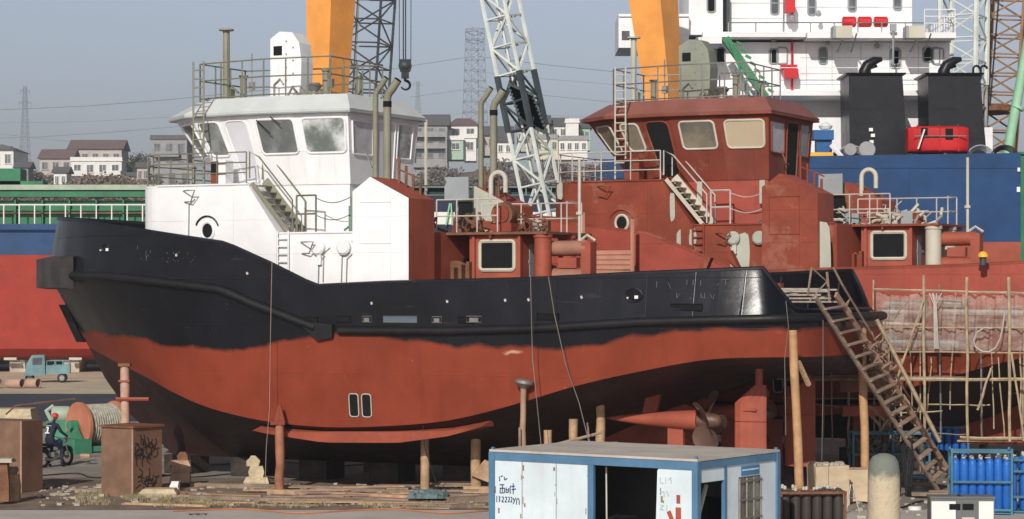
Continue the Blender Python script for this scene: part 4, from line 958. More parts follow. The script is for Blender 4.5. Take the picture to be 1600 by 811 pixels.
# ------------------------------------------------------------------ blue ship with white accommodation
def ship():
    Y = 112; t = empty('cargo_ship', (0, Y, 0), label='large ship with blue hull, white accommodation and twin black funnels at the right', cat='ship')
    def X(px, y=0): return (px-800)/F*(Y+y)
    def Z(py, y=0): return CAMZ-(py-HY)/F*(Y+y)
    def bx(b, px0, px1, py0, py1, y0, y1):
        n_ = min(y0, y1); n_ = n_ if abs(n_) > 2.5 else 0
        b.box(((X(px0, n_)+X(px1, n_))/2, (y0+y1)/2, (Z(py0, n_)+Z(py1, n_))/2), (X(px1, n_)-X(px0, n_), abs(y1-y0), abs(Z(py0, n_)-Z(py1, n_)))); return b
    def Xh(px): return X(px, -7)
    def Zh(py): return Z(py, -7)
    # hull tapers in plan toward the left so that it has a real bow, square transom to the right
    b = MB()
    def hr(z, ins=0): return [(Xh(892)+2, -6, z), (Xh(940), -7+ins, z), (Xh(1595), -7+ins, z), (Xh(1598), -6+ins, z), (Xh(1598), 8, z), (Xh(940), 8, z)]
    b.loft([hr(Zh(378)), hr(Zh(262)), [(p[0], p[1], p[2]+(ip(p[0], [(Xh(900), 0), (Xh(1250), .05), (Xh(1599), .3)]))) for p in hr(Zh(249))]])
    b.build('hull', m_navy, t)
    b = MB(); b.loft([hr(1.0, 1.2), hr(2.2, .3), hr(Zh(378)-.003)]); b.build('hull_bottom', m_red2, t)
    b = MB()
    for px in (1320, 1420, 1505): b.box((Xh(px), -7.0, (Zh(262)+Zh(378))/2), (.05, .06, Zh(262)-Zh(378)))
    b.box(((Xh(1250)+Xh(1590))/2, -7.0, Zh(262)), (Xh(1590)-Xh(1250), .06, .05)); b.build('hull_seam', m_navy, t)
    b = MB(); bx(b, 1590, 1594, 262, 268, -7.1, -6.9); bx(b, 1589, 1594, 292, 300, -7.1, -6.9); b.build('draught_mark', m_hwhite, t)
    # tier 1 (in shade under the deck above), tier 2, tier 3, wing
    b = MB(); bx(b, 1080, 1478, 148, 262, 2.6, 12); b.build('tier_wall', m_white, t)
    b = MB(); bx(b, 1262, 1326, 186, 240, -1.0, 2.59); b.build('deck_store', m_white, t)
    b = MB(); bx(b, 1408, 1450, 186, 215, -.5, 2.59); b.build('deck_store', m_white, t)
    b = MB(); bx(b, 1060, 1484, 66, 149, 0, 12); o2 = b.build('tier_wall', m_white, t)
    b = MB(); bx(b, 1045, 1488, 144, 152, -1.0, 12.2); b.build('deck_edge', m_white, t)
    b = MB(); bx(b, 1255, 1484, 56, 65, -1.6, 12.2); b.build('deck_edge', m_white, t); b = MB(); bx(b, 1095, 1254, 54, 62, -1.2, 12.2); b.build('deck_edge', m_white, t)
    b = MB(); bx(b, 1100, 1228, -60, 54, 1.2, 12); b.build('tier_wall', m_white, t); b = MB(); bx(b, 1229, 1435, -60, 56, 1.8, 12); b.build('tier_wall', m_white, t)
    b = MB(); bx(b, 1075, 1128, -60, 56, -.5, 6); b.build('bridge_block', m_white, t)
    b = MB(); bx(b, 965, 1074, 30, 78, -1, 3); b.build('bridge_wing', m_white, t)
    b = MB(); bx(b, 970, 982, 52, 66, -1.03, -1.0+.02); b.build('window', m_win, t)
    b = MB(); bx(b, 965, 1074, 26, 30, -1.1, 3.1); b.build('wing_rail', m_white, t)
    b = MB(); bx(b, 1088, 1128, 58, 68, -2.6, -.2); b.build('wing_deck', m_white, t)
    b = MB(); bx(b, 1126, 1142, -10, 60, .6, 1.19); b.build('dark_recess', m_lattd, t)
    # seams of the panelling
    b = MB()
    for py in (115, 90, 132): b.box(((X(1250)+X(1480))/2, -.005, Z(py)), (X(1480)-X(1250), .03, .03))
    for px in (1100, 1150, 1205, 1260, 1300, 1345, 1390, 1435): b.box((X(px), -.004, Z(108)), (.03, .03, Z(70)-Z(144)))
    for py in (24, 0): b.box(((X(1130)+X(1228))/2, 1.195, Z(py)), (X(1228)-X(1130), .03, .03)); b.box(((X(1229)+X(1435))/2, 1.795, Z(py+4)), (X(1435)-X(1229), .03, .03))
    b.build('plate_seam', paint('seam_grey', (.5, .5, .5), .6), t)
    # portlights and doors: framed, each with its own pane
    def port(px, py, w_, h_, y, dark=False, name='window'):
        ring = []; c = Vector((X(px), y, Z(py))); rr = .12; W2, H2 = w_/2, h_/2
        for (cx, cz, a0) in ((W2-rr, H2-rr, 0), (-W2+rr, H2-rr, 90), (-W2+rr, -H2+rr, 180), (W2-rr, -H2+rr, 270)):
            for k in range(4): a = R(a0+k*30); ring.append(c+Vector((cx+rr*math.cos(a), 0, cz+rr*math.sin(a))))
        b = MB(); b.tube([p+Vector((0, -.03, 0)) for p in ring], .045, 5, closed=True); b.mi = 1; b.loft([[p+Vector((0, .01, 0)) for p in ring], [p+Vector((0, -.015, 0)) for p in ring]])
        b.build(name, [m_grey, m_dark if dark else (m_white if name == 'door' else m_win)], t)
    for px, py, y in ((1286, 87, 0), (1399, 88, 0), (1462, 87, 0), (1215, 5, 1.2), (1276, 4, 1.8), (1110, 8, -.5), (1340, -2, 1.8), (1412, -4, 1.8)): port(px, py, .38, .8, y-.001, px in (1110,))
    port(1399, 92, .5, .9, -.001)
    for px, py in ((1126, 86), (1209, 88), (1449, 85)): port(px, py, .42, .72, -.001, True)
    for px, py, y in ((1222, 87, 0), (1466, 88, 0)): port(px, py, .5, .78, y-.02, False, 'door')
    for px, py, y in ((1385, 215, -.6), (1536, 219, -.6)): 
        b = MB(); bx(b, px-9, px+9, py-18, py+28, y-.3, y+.6); b.build('white_locker', m_white, t)
    # air-conditioner boxes on the outside with brackets
    for px, py in ((1320, 49), (1434, 49)):
        b = MB(); bx(b, px-14, px+12, py-9, py+10, -2.6, -1.62); b.mi = 1; bx(b, px-18, px-13.8, py-9, py+10, -2.6, -1.62); b.build('air_conditioner', [m_cream, m_grey], t)
        b = MB(); b.tube([(X(px-8), -2.2, Z(py+11)), (X(px-12), -.02, Z(py+32))], .04, 5); b.tube([(X(px+8), -2.2, Z(py+11)), (X(px+10), -.02, Z(py+32))], .04, 5); b.build('bracket', m_grey, t)
    # red life-raft drums and boxes
    for px in (1322, 1346, 1371):
        b = MB(); b.lathe([(.2, -.33), (.26, -.28), (.26, .28), (.2, .33)], (X(px), -1.0, Z(38)), 12, Matrix.Rotation(R(90), 3, 'Y')); b.build('liferaft_drum', m_brightred, t, smooth=40)
    for (a, c_, d, e, y) in ((1230, 1245, -8, 17, 1.1), (1218, 1243, 103, 110, -.2), (1222, 1244, 110, 124, -.35)):
        b = MB(); bx(b, a, c_, d, e, y-.5, y); b.build('fire_box', m_brightred, t)
    b = MB(); b.tube([(X(1237), -.15, Z(64)), (X(1237), -.15, Z(143))], .06, 6); b.build('red_pipe', m_brightred, t)
    # deck rails
    rail('deck_railing', [(X(1436), -1.5, Z(56)), (X(1483), -1.5, Z(56)), (X(1483), 8, Z(56))], 1.1, t, m_white, (.4, .7, 1.), .7)
    rail('deck_railing', [(X(1212), -.9, Z(144)), (X(1484), -.9, Z(144))], 1.1, t, m_white, (1.,), 3.5, .02)
    rail('deck_railing', [(X(1135), -1.1, Z(54)), (X(1262), -1.1, Z(54)), (X(1480), -1.5, Z(56))], .45, t, m_steel, (1.,), 1.2, .03)
    for px, py in ((1241, 27), (1283, 22), (1208, 66), (1369, 76), (1292, 70)):
        b = MB(); b.lathe([(.1, 0), (.14, .12), (.05, .3)], (X(px), -.25 if py > 60 else .9, Z(py)), 8); b.build('deck_lamp', m_grey, t)
    b = MB(); b.tube([(X(1386), -1.8, Z(105)), (X(1386), -1.8, Z(50))], .05, 6); b.box((X(1386), -1.8, Z(50)), (.3, .2, .35)); b.build('nav_light', m_grey, t)
    # green folded jib with cleats
    b = MB(); b.bar(at(1133, 60, Y-2)-Vector((0, Y, 0)), at(1196, 152, Y-2)-Vector((0, Y, 0)), .42, .35); b.bar(at(1139, 62, Y-2.4)-Vector((0, Y, 0)), at(1172, 152, Y-2.4)-Vector((0, Y, 0)), .1, .1)
    for k in range(8):
        q = at(1147+k*7, 68+k*10.5, Y-2.2)-Vector((0, Y, 0)); b.box(q+Vector((.25, 0, 0)), (.3, .12, .12), M=Matrix.Rotation(.5, 3, 'Y'))
    b.build('deck_crane_jib', paint('jib_green', (.04, .22, .10), .55, var=.2), t)
    # twin funnels
    for (a0, a1, b0, b1, py1) in ((1326, 1410, 1326, 1419, 168), (1450, 1532, 1449, 1543, 168)):
        b = MB(); y0, y1 = -4.6, -1.8
        def rg(l, r_, py, e=0): return [(X(l, y0)-e, y0-e, Z(py, y0)), (X(r_, y0)+e, y0-e, Z(py, y0)), (X(r_, y0)+e, y1+e, Z(py, y0)), (X(l, y0)-e, y1+e, Z(py, y0))]
        b.loft([rg(b0+2, b1-1, 245), rg(a0+1, a1+4, 178), rg(a0, a1, 118), rg(a0, a1, 117, .12), rg(a0, a1, 114, .16)])
        f_ = b.build('funnel', m_black, t)
        b = MB(); x = X(a0+24, -3.2); z = Z(116, -4.6); b.tube([(x, -3.2, z-.2), (x, -3.2, z+.25), (x+.15, -3.2, z+.55), (x+.5, -3.2, z+.78), (x+.85, -3.2, z+.85)], [.26, .27, .25, .2, .1], 8); b.tube([(x+.35, -2.6, z-.1), (x+.35, -2.6, z+.45), (x+.7, -2.6, z+.6)], .09, 6)
        if a0 > 1400:
            for dx in (1.45, 1.8): b.tube([(x+dx, -3, z-.1), (x+dx, -3, z+.4)]+[(x+dx+.15-.15*math.cos(R(a)), -3, z+.4+.15*math.sin(R(a))) for a in range(30, 181, 30)], .06, 6)
        b.build('exhaust', m_black, f_, smooth=50)
        b = MB(); bx(b, a0+8, a0+44, 168, 170, -4.62, -4.58); b.build('funnel_lip', m_black, f_)
    for px, py in ((1361, 203), (1364, 212), (1362, 222)): b = MB(); bx(b, px-3, px+3, py-3, py+2, -4.75, -4.65); b.build('valve_box', m_white, t)
    # deck clutter: blue locker, orange beam, fans, hoses, white locker
    b = MB(); bx(b, 1271, 1303, 203, 218, -5.8, -4.8); bx(b, 1276, 1300, 218, 238, -5.6, -4.9); b.build('blue_locker', paint('locker_blue', (.02, .10, .27), .5, var=.1), t)
    b = MB(); bx(b, 1248, 1302, 238, 246, -6.6, -6.0); b.build('orange_beam', m_yellow, t)
    b = MB(); b.tube([(X(1298, -6), -6, Z(226, -6)), (X(1316, -6), -6, Z(246, -6))], .12, 6); b.build('white_spout', m_white, t); b = MB(); b.lathe([(.25, 0), (.33, .15), (.05, .35)], (X(1290, -5), -5, Z(202, -5)), 12); b.build('white_vent', m_white, t, smooth=40)
    for px, r_ in ((1354, .4), (1328, .3)):
        b = MB(); b.lathe([(r_*.2, .0), (r_, .05), (r_, .3), (r_*.9, .35)], (X(px, -6), -5.9, Z(236, -6)), 16, Matrix.Rotation(R(80), 3, 'X')); b.build('fan_hood', m_hgrey, t, smooth=40)
    for px in (1532, 1570, 1330):
        b = MB()
        for k in range(4): b.tube([(X(px, -6)+(.65-.06*k)*math.cos(R(a)), -6+.1*k, Z(248, -6)+(.62-.06*k)*math.sin(R(a))) for a in range(0, 181, 15)], .035, 5)
        b.build('coiled_hose', m_cable if px > 1540 else m_grey, t)
    b = MB(); bx(b, 1478, 1488, 205, 240, -6.2, -6.0); b.bar((X(1462, -6), -6.3, Z(206, -6)), (X(1475, -6), -6.3, Z(242, -6)), .2, .1); b.build('gangway_plate', m_hwhite, t)
ship()
# the enclosed red lifeboat in front of the right funnel stands on the ship
b0 = empty('lifeboat', at(1464, 240, 106.0), label='bright red enclosed lifeboat between the black funnels on the blue ship', cat='lifeboat')
m_raft = paint('weathered_bright_red', (.50, .018, .020), .6, var=.22, streak=.3, dirt=(.3, .04, .03), bump=.05)
b = MB(); rings = []
for k in range(15):
    x = -1.38+2.76*k/14; s_ = max(.5, 1-abs(x/1.5)**6); e = .35
    rings.append([(x, .75*s_*abs(math.cos(a))**e*(1 if math.cos(a) > 0 else -1), .62+.62*(.8+.2*s_)*abs(math.sin(a))**e*(1 if math.sin(a) > 0 else -1)) for a in [2*math.pi*(j+.5)/16 for j in range(16)]])
b.loft(rings); b.build('hull', m_raft, b0, smooth=35)
for x, w_, h_, z in ((-.72, .3, .42, .92), (.42, .34, .5, .85)):
    b = MB(); b.box((x, -.76, z), (w_, .06, h_)); b.build('hatch', m_dark, b0)
for x in (-1.0, .0, .85):
    b = MB(); b.tube([(x, -.8, .05), (x, -.8, 1.15), (x, -.5, 1.27)], .03, 5); b.build('strap', m_raft, b0)
b = MB(); b.tube([(-1.2, -.82, .75), (1.2, -.82, .75)], .03, 5); b.build('grab_rail', m_steel, b0)
b = MB(); b.bar((-1.05, -.95, .15), (-.75, -.95, 1.05), .22, .05); b.build('boarding_plate', m_hwhite, b0)
# the dark blue low hull seen over the red foredeck
# ------------------------------------------------------------------ cranes
def lattice(name, p0, p1, w0, w1, n, r, mats, label, cat='crane', bands=None, twist=0.):
    p0, p1 = Vector(p0), Vector(p1); t = empty(name, p0, label=label, cat=cat)
    ax = (p1-p0); d = ax.normalized(); sx = d.cross(Vector((0, 1, 0))).normalized(); sy = sx.cross(d).normalized()
    ca, sa = math.cos(twist), math.sin(twist); sx, sy = sx*ca+sy*sa, sy*ca-sx*sa
    P = []
    for k in range(n+1):
        f_ = k/n; hw = (w0+(w1-w0)*f_)/2; c = ax*f_; P.append([c+sx*(i*hw)+sy*(j*hw) for i, j in ((-1, -1), (1, -1), (1, 1), (-1, 1))])
    for q in range(4):
        b = MB()
        for k in range(n):
            b.mi = bands(k/n) if bands else 0; b.tube([P[k][q], P[k+1][q]], r*(1.7 if b.mi else 1), 6)
        b.build('chord', mats, t)
    b = MB()
    for k in range(n):
        b.mi = bands(k/n) if bands else 0
        for q in range(4):
            e = (q+1) % 4
            if (k+q) % 2: b.tube([P[k][q], P[k+1][e]], r*.6, 5)
            else: b.tube([P[k][e], P[k+1][q]], r*.6, 5)
            b.tube([P[k][q], P[k][e]], r*.55, 5)
    b.build('lacing', mats, t); return t
# white lattice jib with a dark section
Yj = 118
def bandj(f_): return 1 if .385 < f_ < .50 else 0
tj = lattice('crane_jib', at(905, 592, Yj)+Vector((0, 0, 0)), at(742, -190, Yj), 1.5, 1.3, 18, .11, [m_lattw, m_lattd], 'white lattice crane jib with a dark middle section between the two tugs', 'crane', lambda f_: 1 if .49 < f_ < .60 else 0, .6)
b = MB(); 
for dx in (-.3, .35): b.tube([Vector((dx, -.4, 0)), at(742, -190, Yj)-at(905, 592, Yj)+Vector((dx*.5, -.4, 0))], .07, 5)
b.build('hoist_rope', m_lattw, tj)
b = MB(); q = at(842, 300, Yj)-at(905, 592, Yj)
for k in range(10): 
    u_ = at(812+k*2.2, 142+k*6, Yj-.6)-at(905, 592, Yj); b.bar(u_+Vector((-.6, 0, .3)), u_+Vector((.7, 0, -.3)), .14, .3)
b.build('jib_sheaves', m_lattd, tj)
# orange box booms: square section turned to the light
def boom(p0, p1, w0, w1, rz, label, ladder_=False):
    p0, p1 = Vector(p0), Vector(p1); t = empty('crane_boom', p0, label=label, cat='crane')
    b = MB(); ax = p1-p0
    def rg(f_, w_): return [ax*f_+Matrix.Rotation(rz, 3, 'Z') @ Vector((i*w_/2, j*w_/2, 0)) for i, j in ((-1, -1), (1, -1), (1, 1), (-1, 1))]
    wf = lambda f_: ip(f_, [(0, w0), (.55, w0*1.12), (.62, w0*1.25), (.8, w1*.93), (1, w1)])
    b.loft([rg(k/16, wf(k/16)) for k in range(17)]); b.build('boom_box', m_orange, t)
    b = MB()
    for k in range(2, 17, 1):
        for i in range(4):
            r0 = rg(k/17, wf(k/17)+.02); 
            if k % 5 == 0: b.tube([r0[i], r0[(i+1) % 4]], .03, 4)
    b.build('weld_band', m_orange, t)
    if ladder_:
        b = MB()
        for k in range(60):
            f_ = k/60; w_ = wf(f_)+.06; r0 = rg(f_, w_); c = r0[1].lerp(r0[2], .42); c2 = r0[1].lerp(r0[2], .62)
            b.tube([c, c2, c2+Vector((0, 0, .3)), c+Vector((0, 0, .3))], .022, 4, closed=True)
        b.build('rung', m_rust, t)
    b = MB()
    if not ladder_:
        for a0 in (0,): b.tube([ax*.53+Vector((-1.25+.0, -.1, 0))+Vector((-.22*math.cos(R(a)), 0, 1.1*math.sin(R(a)))) for a in range(-80, 81, 16)], .05, 5)
        b.build('hose_loop', m_cable, t)
    b = MB(); b.box((0, .3, .6), (4.2, 4.2, 1.2)); b.box((0, .3, 1.6), (2.6, 2.6, 1.2)); b.build('crane_base', m_orange, t)
    return t
boom((at(496, 578, 170).x*100/170, 100, 0), at(522, -160, 100), .98, 1.62, R(50), 'orange box-section crane boom rising behind the white wheelhouse')
boom(((1094-800)/F*102, 102, 0), at(1003, -160, 102), 1.0, 1.72, R(57), 'orange box-section crane boom with rungs beside the bridge wing', True)
lattice('lattice_mast', ((540-800)/F*106, 106, 0), at(586, -150, 106), 1.5, 1.9, 22, .07, [m_lattg, m_lattd], 'dark grey lattice mast just right of the first orange boom', 'crane', lambda f_: 1 if f_ < .55 else 0, .3)
lattice('lattice_mast', ((1498-800)/F*125, 125, 0), at(1508, -150, 125), 2.0, 2.0, 22, .09, [m_lattg, m_lattw], 'grey lattice mast behind the right end of the white accommodation', 'crane', lambda f_: 1 if f_ > .6 else 0, .5)
tb = lattice('lattice_mast', ((1536-800)/F*128, 128, 0), at(1586, -150, 128), 1.5, 1.9, 26, .09, [m_lattb, m_rust], 'rusty brown lattice crane mast at the right edge', 'crane', None, .3)
b = MB(); q = at(1551, 172, 128)-Vector(tb.location); b.lathe([(.7, -.25), (1.3, -.1), (1.3, .15), (.9, .3)], q, 12); b.build('slewing_platform', m_rust, tb)
b = MB(); b.tube([at(1540, 168, 128.)-Vector(tb.location)+Vector((.0, -1.2, 0)), at(1566, -150, 128)-Vector(tb.location)+Vector((0, -1.2, 0))], .05, 5); b.build('stay_rope', m_cable, tb)
tg = empty('tubular_crane', ((1560-800)/F*120, 120, 0), label='mint green inclined tubular crane leg at the right edge', cat='crane')
b = MB(); o_ = Vector(tg.location); b.tube([Vector((0, 0, 0)), at(1575, 235, 120)-o_, at(1625, -40, 120)-o_], [.3, .26, .24], 10); b.tube([at(1589, 170, 120)-o_, at(1591, 166, 120)-o_], .36, 10); b.build('tube', m_mint, tg, smooth=40)
# green deck housing at the far right edge
b0 = empty('deck_house', ((1604-800)/F*118, 118, 0), label='green steel housing at the right edge beyond the blue stern', cat='housing')
b = MB(); b.box((0, 0, 6.4), (1.3, 2, 12.8)); b.build('wall', m_green, b0); b = MB(); b.box((0, -1.02, 11.9), (.6, .05, .8)); b.build('door', m_dkgreen, b0); b = MB(); b.box((0, 0, 12.88), (1.6, 2.3, .12)); b.build('roof', m_green, b0)
# hook block hanging on its ropes
th = empty('crane_hook', at(633, 138, 104), label='black hook block hanging on ropes between the cranes', cat='hook')
b = MB(); b.prism([(-.22, .75), (-.3, 1.0), (-.24, 1.3), (.24, 1.3), (.3, 1.0), (.22, .75)], -.15, .15); b.box((0, 0, .62), (.34, .25, .35)); b.build('sheave_block', m_black, th)
b = MB(); b.lathe([(.2, -.2), (.26, -.1), (.26, .1), (.2, .2)], (0, 0, 1.02), 14, Matrix.Rotation(R(90), 3, 'Y')); b.build('sheave', m_lattd, th, smooth=40)
b = MB(); b.tube([(0, 0, .5), (0, 0, .36)]+[(.02+.2*math.sin(R(a)), 0, .14+.2*math.cos(R(a))) for a in range(10, 265, 20)], [.06, .07]+[.07-.003*k for k in range(13)], 7); b.build('hook', m_black, th, smooth=50)
b = MB()
for x in (-.26, -.08, .02, .26): b.tube([(x, 0, 1.2), (x*1.05, 0, 9.5)], .018 if abs(x) > .1 else .03, 5)
b.build('hoist_rope', m_cable, th)
# ------------------------------------------------------------------ site cabin
def cabin():
    NX, NY, Z1 = 3.84, 48.0, 2.36; th = R(35)
    # local frame: x along the long side from the near corner to the left, y away along the short side
    t = empty('site_cabin', (NX, NY, 0), label='white panel site cabin with blue frame and open side, cut by the bottom edge', cat='cabin')
    ex, ey = Vector((-math.cos(th), math.sin(th), 0)), Vector((math.sin(th), math.cos(th), 0))
    LX, LY = 5.2, 3.47
    def P(s, y, z): return ex*s+ey*y+Vector((0, 0, z))
    def slab(b, s0, s1, y0, y1, z0, z1): b.loft([[P(s0, y0, z), P(s1, y0, z), P(s1, y1, z), P(s0, y1, z)] for z in (z0, z1)])
    b = MB(); slab(b, -.06, LX+.06, -.06, LY+.06, Z1-.02, Z1+.03); b.build('roof_sheet', paint('dusty_roof_sheet', (.50, .45, .40), .8, var=.15, streak=.25, speck=.3), t)
    b = MB()
    for y in (0, LY): slab(b, -.02, LX+.02, y-.05, y+.05, Z1-.2, Z1-.03); slab(b, -.02, LX+.02, y-.05, y+.05, .1, .25)
    for s in (0, LX): slab(b, s-.05, s+.05, .05, LY-.05, Z1-.19, Z1-.032); slab(b, s-.05, s+.05, .05, LY-.05, .1, .24)
    for s in (0, LX):
        for y in (0, LY): slab(b, s-.07, s+.07, y-.07, y+.07, .0, Z1-.025)
    slab(b, 2.53, 2.68, -.04, .04, .25, Z1-.2); slab(b, -.04, .04, 1.12, 1.22, .25, Z1-.19)
    for s, y in ((0, 0), (LX, 0), (0, LY)): slab(b, s-.03, s+.03, y-.03, y+.03, Z1+.03, Z1+.08)
    b.build('frame', m_bluetrim, t)
    b = MB(); slab(b, LX-.07, 2.68, -.02, .03, .25, Z1-.2); b.build('side_panel', m_panel, t)
    b = MB(); slab(b, .90, .07, -.02, .03, .25, Z1-.2)
    b.build('side_panel', m_panel, t)
    b = MB()
    for s_ in (3.5, 4.4): slab(b, s_-.012, s_+.012, -.026, -.0205, .25, Z1-.2)
    b.build('panel_joint', paint('joint_grey', (.36, .38, .38), .6), t)
    rr = random.Random(6)
    b = MB()
    for k in range(26): s_ = rr.choice((2.75, 5.1, 3.5, 4.4, .85))+rr.uniform(-.1, .1); z_ = rr.uniform(.6, Z1-.25); slab(b, s_, s_+rr.uniform(.01, .05), -.0245, -.0205, z_-rr.uniform(.02, .18), z_)
    b.build('rust_stain', paint('rust_stain', (.32, .2, .12), .8, var=.3), t)
    b = MB(); b.add([P(.9, -.02, Z1-.2), P(.9, -.02, .25), P(.98, -.05, .25), P(.93, -.03, Z1-.25)], [(0, 1, 2, 3)]); b.build('bent_flashing', m_panel, t)
    b = MB(); slab(b, -.02, .03, .07, 1.12, Z1-.48, Z1-.19); b.build('end_panel', m_panel, t); b = MB(); slab(b, -.02, .03, .07, 1.12, .25, .8); b.build('end_panel', m_panel, t)
    b = MB(); slab(b, -.02, .03, 1.22, 1.75, .25, Z1-.19); slab(b, -.02, .03, 2.75, LY-.07, .25, Z1-.19); slab(b, -.02, .03, 1.75, 2.75, Z1-.47, Z1-.19); slab(b, -.02, .03, 1.75, 2.75, .25, .8)
    ep = b.build('end_panel', m_panel, t)
    b = MB(); slab(b, -.035, -.022, 1.85, 2.65, Z1-.44, Z1-.24); b.mi = 1; slab(b, -.045, -.036, 1.9, 2.6, Z1-.34, Z1-.31)
    b.build('sign', [paint('sign_blue', (.06, .20, .38), .5), m_panel], ep)
    b = MB()
    for k in range(4): y = 1.78+.31*k; b.tube([P(-.03, y, .8), P(-.03, y, Z1-.5)], .02, 5)
    for z in (1.0, 1.4, 1.8): b.tube([P(-.045, 1.75, z), P(-.045, 2.75, z)], .016, 5)
    b.mi = 1; slab(b, .0, .012, 1.76, 2.74, .81, Z1-.48); b.build('barred_window', [m_steel, glassy('cabin_glass', (.12, .11, .08), (.4, .4, .36), .5)], ep)
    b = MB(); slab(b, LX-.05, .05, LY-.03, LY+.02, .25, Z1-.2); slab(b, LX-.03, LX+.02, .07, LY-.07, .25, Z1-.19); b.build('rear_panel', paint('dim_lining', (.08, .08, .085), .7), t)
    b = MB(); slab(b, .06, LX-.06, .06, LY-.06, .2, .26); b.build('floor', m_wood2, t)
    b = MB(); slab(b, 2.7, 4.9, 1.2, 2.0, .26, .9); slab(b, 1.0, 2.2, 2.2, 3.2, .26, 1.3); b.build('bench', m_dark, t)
    b = MB(); b.tube([P(2.4, .3, .3), P(2.42, .3, 2.1)], .02, 5); b.build('pale_strip', m_cream, t)
    b = MB(); b.tube([P(.3, .15, .3), P(.4, 1.1, 1.75)], .05, 6); b.tube([P(.3, .3, .5), P(.5, 1.0, 1.3)], .03, 5); b.build('leaning_pipe', m_cream, t)
    # hand-painted writing on the left panel, in the panel's own plane (strokes s,z measured from its upper left)
    def strokes(name, segs, s0, z0, k, wd, mat, parent=t):
        b = MB()
        for sg in segs:
            pts = [P(s0-x*k, -.026, z0-y*k) for x, y in sg]
            for a, c in zip(pts, pts[1:]): b.bar(a, c, wd, .006, up=ey)
        b.build(name, mat, parent)
    blue = paint('marker_blue', (.03, .06, .16), .6)
    S = [[(0, 0), (.3, 1), (0, 1.2)], [(.5, .1), (1.2, -.2)], [(1.6, 0), (1.8, .9), (2.6, .4)], [(.2, 2.2), (1.6, 2.1)], [(.4, 2.9), (.3, 4.3), (1.7, 4.2), (1.8, 3.0), (.4, 3.1)], [(1.1, 2.3), (1.0, 4.0)],
         [(2.3, 2.8), (2.2, 4.1), (3.0, 4.0), (3.1, 2.9)], [(2.4, 3.4), (3, 3.4)], [(3.7, 2.2), (3.5, 3.0)], [(3.5, 2.8), (3.6, 4.3)], [(3.9, 2.5), (5.0, 2.3)], [(4.5, 1.6), (4.5, 4.4)], [(4.0, 3.3), (5.4, 3.0)]]
    strokes('handwriting', S, 5.02, 1.8, .085, .022, blue)
    D = [[(0, 0), (0, 1.6)], [(.6, .1), (1.1, .2), (.7, .7), (1.1, 1.0), (.6, 1.5)], [(1.6, .2), (2.1, .1), (2.1, .7), (1.6, 1.4), (2.2, 1.4)], [(2.6, .2), (3.1, .1), (3.1, .7), (2.6, 1.4), (3.2, 1.4)],
         [(3.6, .1), (4.0, .1), (4.0, .7), (3.6, 1.3), (4.1, 1.3)], [(4.4, .1), (4.8, .1), (4.8, .7), (4.4, 1.3), (4.9, 1.3)], [(5.2, .2), (5.5, 1.0)], [(6.0, .1), (5.2, 1.8)], [(6.2, 1.9), (6.3, .6), (6.8, .2), (7.1, .8), (7.1, 1.9)]]
    strokes('handwriting', D, 5.08, 1.36, .085, .02, blue)
    red = paint('daubed_red', (.38, .08, .045), .7)
    strokes('red_daub', [[(0, 0), (0, .9)]], .42, 1.62, .2, .09, red); strokes('red_daub', [[(0, 0), (0, 2.0)]], .42, 1.36, .2, .13, red); strokes('red_daub', [[(0, 0), (.9, 1.9)]], .66, 1.27, .2, .1, red)
    faint = paint('faint_marker', (.42, .5, .5), .6)
    strokes('handwriting', [[(0, 0), (0, 1), (.6, 1)], [(1, 0), (1, 1)], [(1.4, .5), (2, 0), (2, 1)], [(0, 2.4), (.7, 2.4), (.7, 3.2)], [(1.1, 2.2), (1.6, 3.1)], [(0, 4.6), (.6, 4.6), (0, 5.3), (.7, 5.3)], [(1.2, 4.5), (1.2, 5.4)]], .86, 1.98, .13, .02, faint)
cabin()

# ------------------------------------------------------------------ steel cabinets at the left
def steel_box(px, pyb, l1, l2, h, th, label, roofed=True, writing=False):
    Y = gy(pyb); t = empty('steel_cabinet', ((px-800)/F*Y, Y, 0), label=label, cat='cabinet')
    ex, ey = Vector((-math.cos(th), math.sin(th), 0)), Vector((math.sin(th), math.cos(th), 0))
    def P(s, y, z): return ex*s+ey*y+Vector((0, 0, z))
    b = MB(); rnd = random.Random(4); n = 5
    b.loft([[P(0+j(), 0, z), P(l1, 0, z), P(l1, l2, z), P(0, l2, z)] for z, j in [(h*k/n, (lambda: rnd.uniform(-.012, .012))) for k in range(n+1)]]); b.build('body', m_cabinet, t)
    if roofed:
        b = MB(); b.loft([[P(-.06, -.06, z), P(l1+.06, -.06, z), P(l1+.06, l2+.06, z), P(-.06, l2+.06, z)] for z in (h, h+.06)]); b.build('lid', m_rust, t)
    b = MB(); b.loft([[P(.0, -.01, z), P(.05, -.012, z), P(.05, 0, z), P(0, 0, z)] for z in (.02, h)]); b.build('edge_strip', paint('worn_edge', (.38, .25, .17), .7), t)
    if writing:
        rnd = random.Random(8)
        for (cy, cz, n_, sp) in ((.5, 1.3, 34, .36), (.55, .42, 20, .3)):
            b = MB()
            for k in range(n_):
                y, z = cy+rnd.uniform(-sp, sp), cz+rnd.uniform(-sp*.6, sp*.6); pts = [P(-.012, y, z)]
                a = rnd.uniform(0, 6.28)
                for j in range(4): a += rnd.uniform(-.2, 1.1); y += .07*math.cos(a); z += .08*math.sin(a); pts.append(P(-.012, min(l2-.05, max(.05, y)), z))
                for a_, c_ in zip(pts, pts[1:]): b.bar(a_, c_, .03, .006, up=ex)
            b.build('black_scrawl', paint('scrawl_black', (.03, .025, .022), .6), t)
    return t
steel_box(208, 778, 1.22, 1.22, 1.98, R(33), 'brown steel box with black painted scrawl on its right face', writing=True)
steel_box(34, 771, 1.6, 1.0, 2.1, R(25), 'plain brown steel box cut by the left edge of the picture', False)

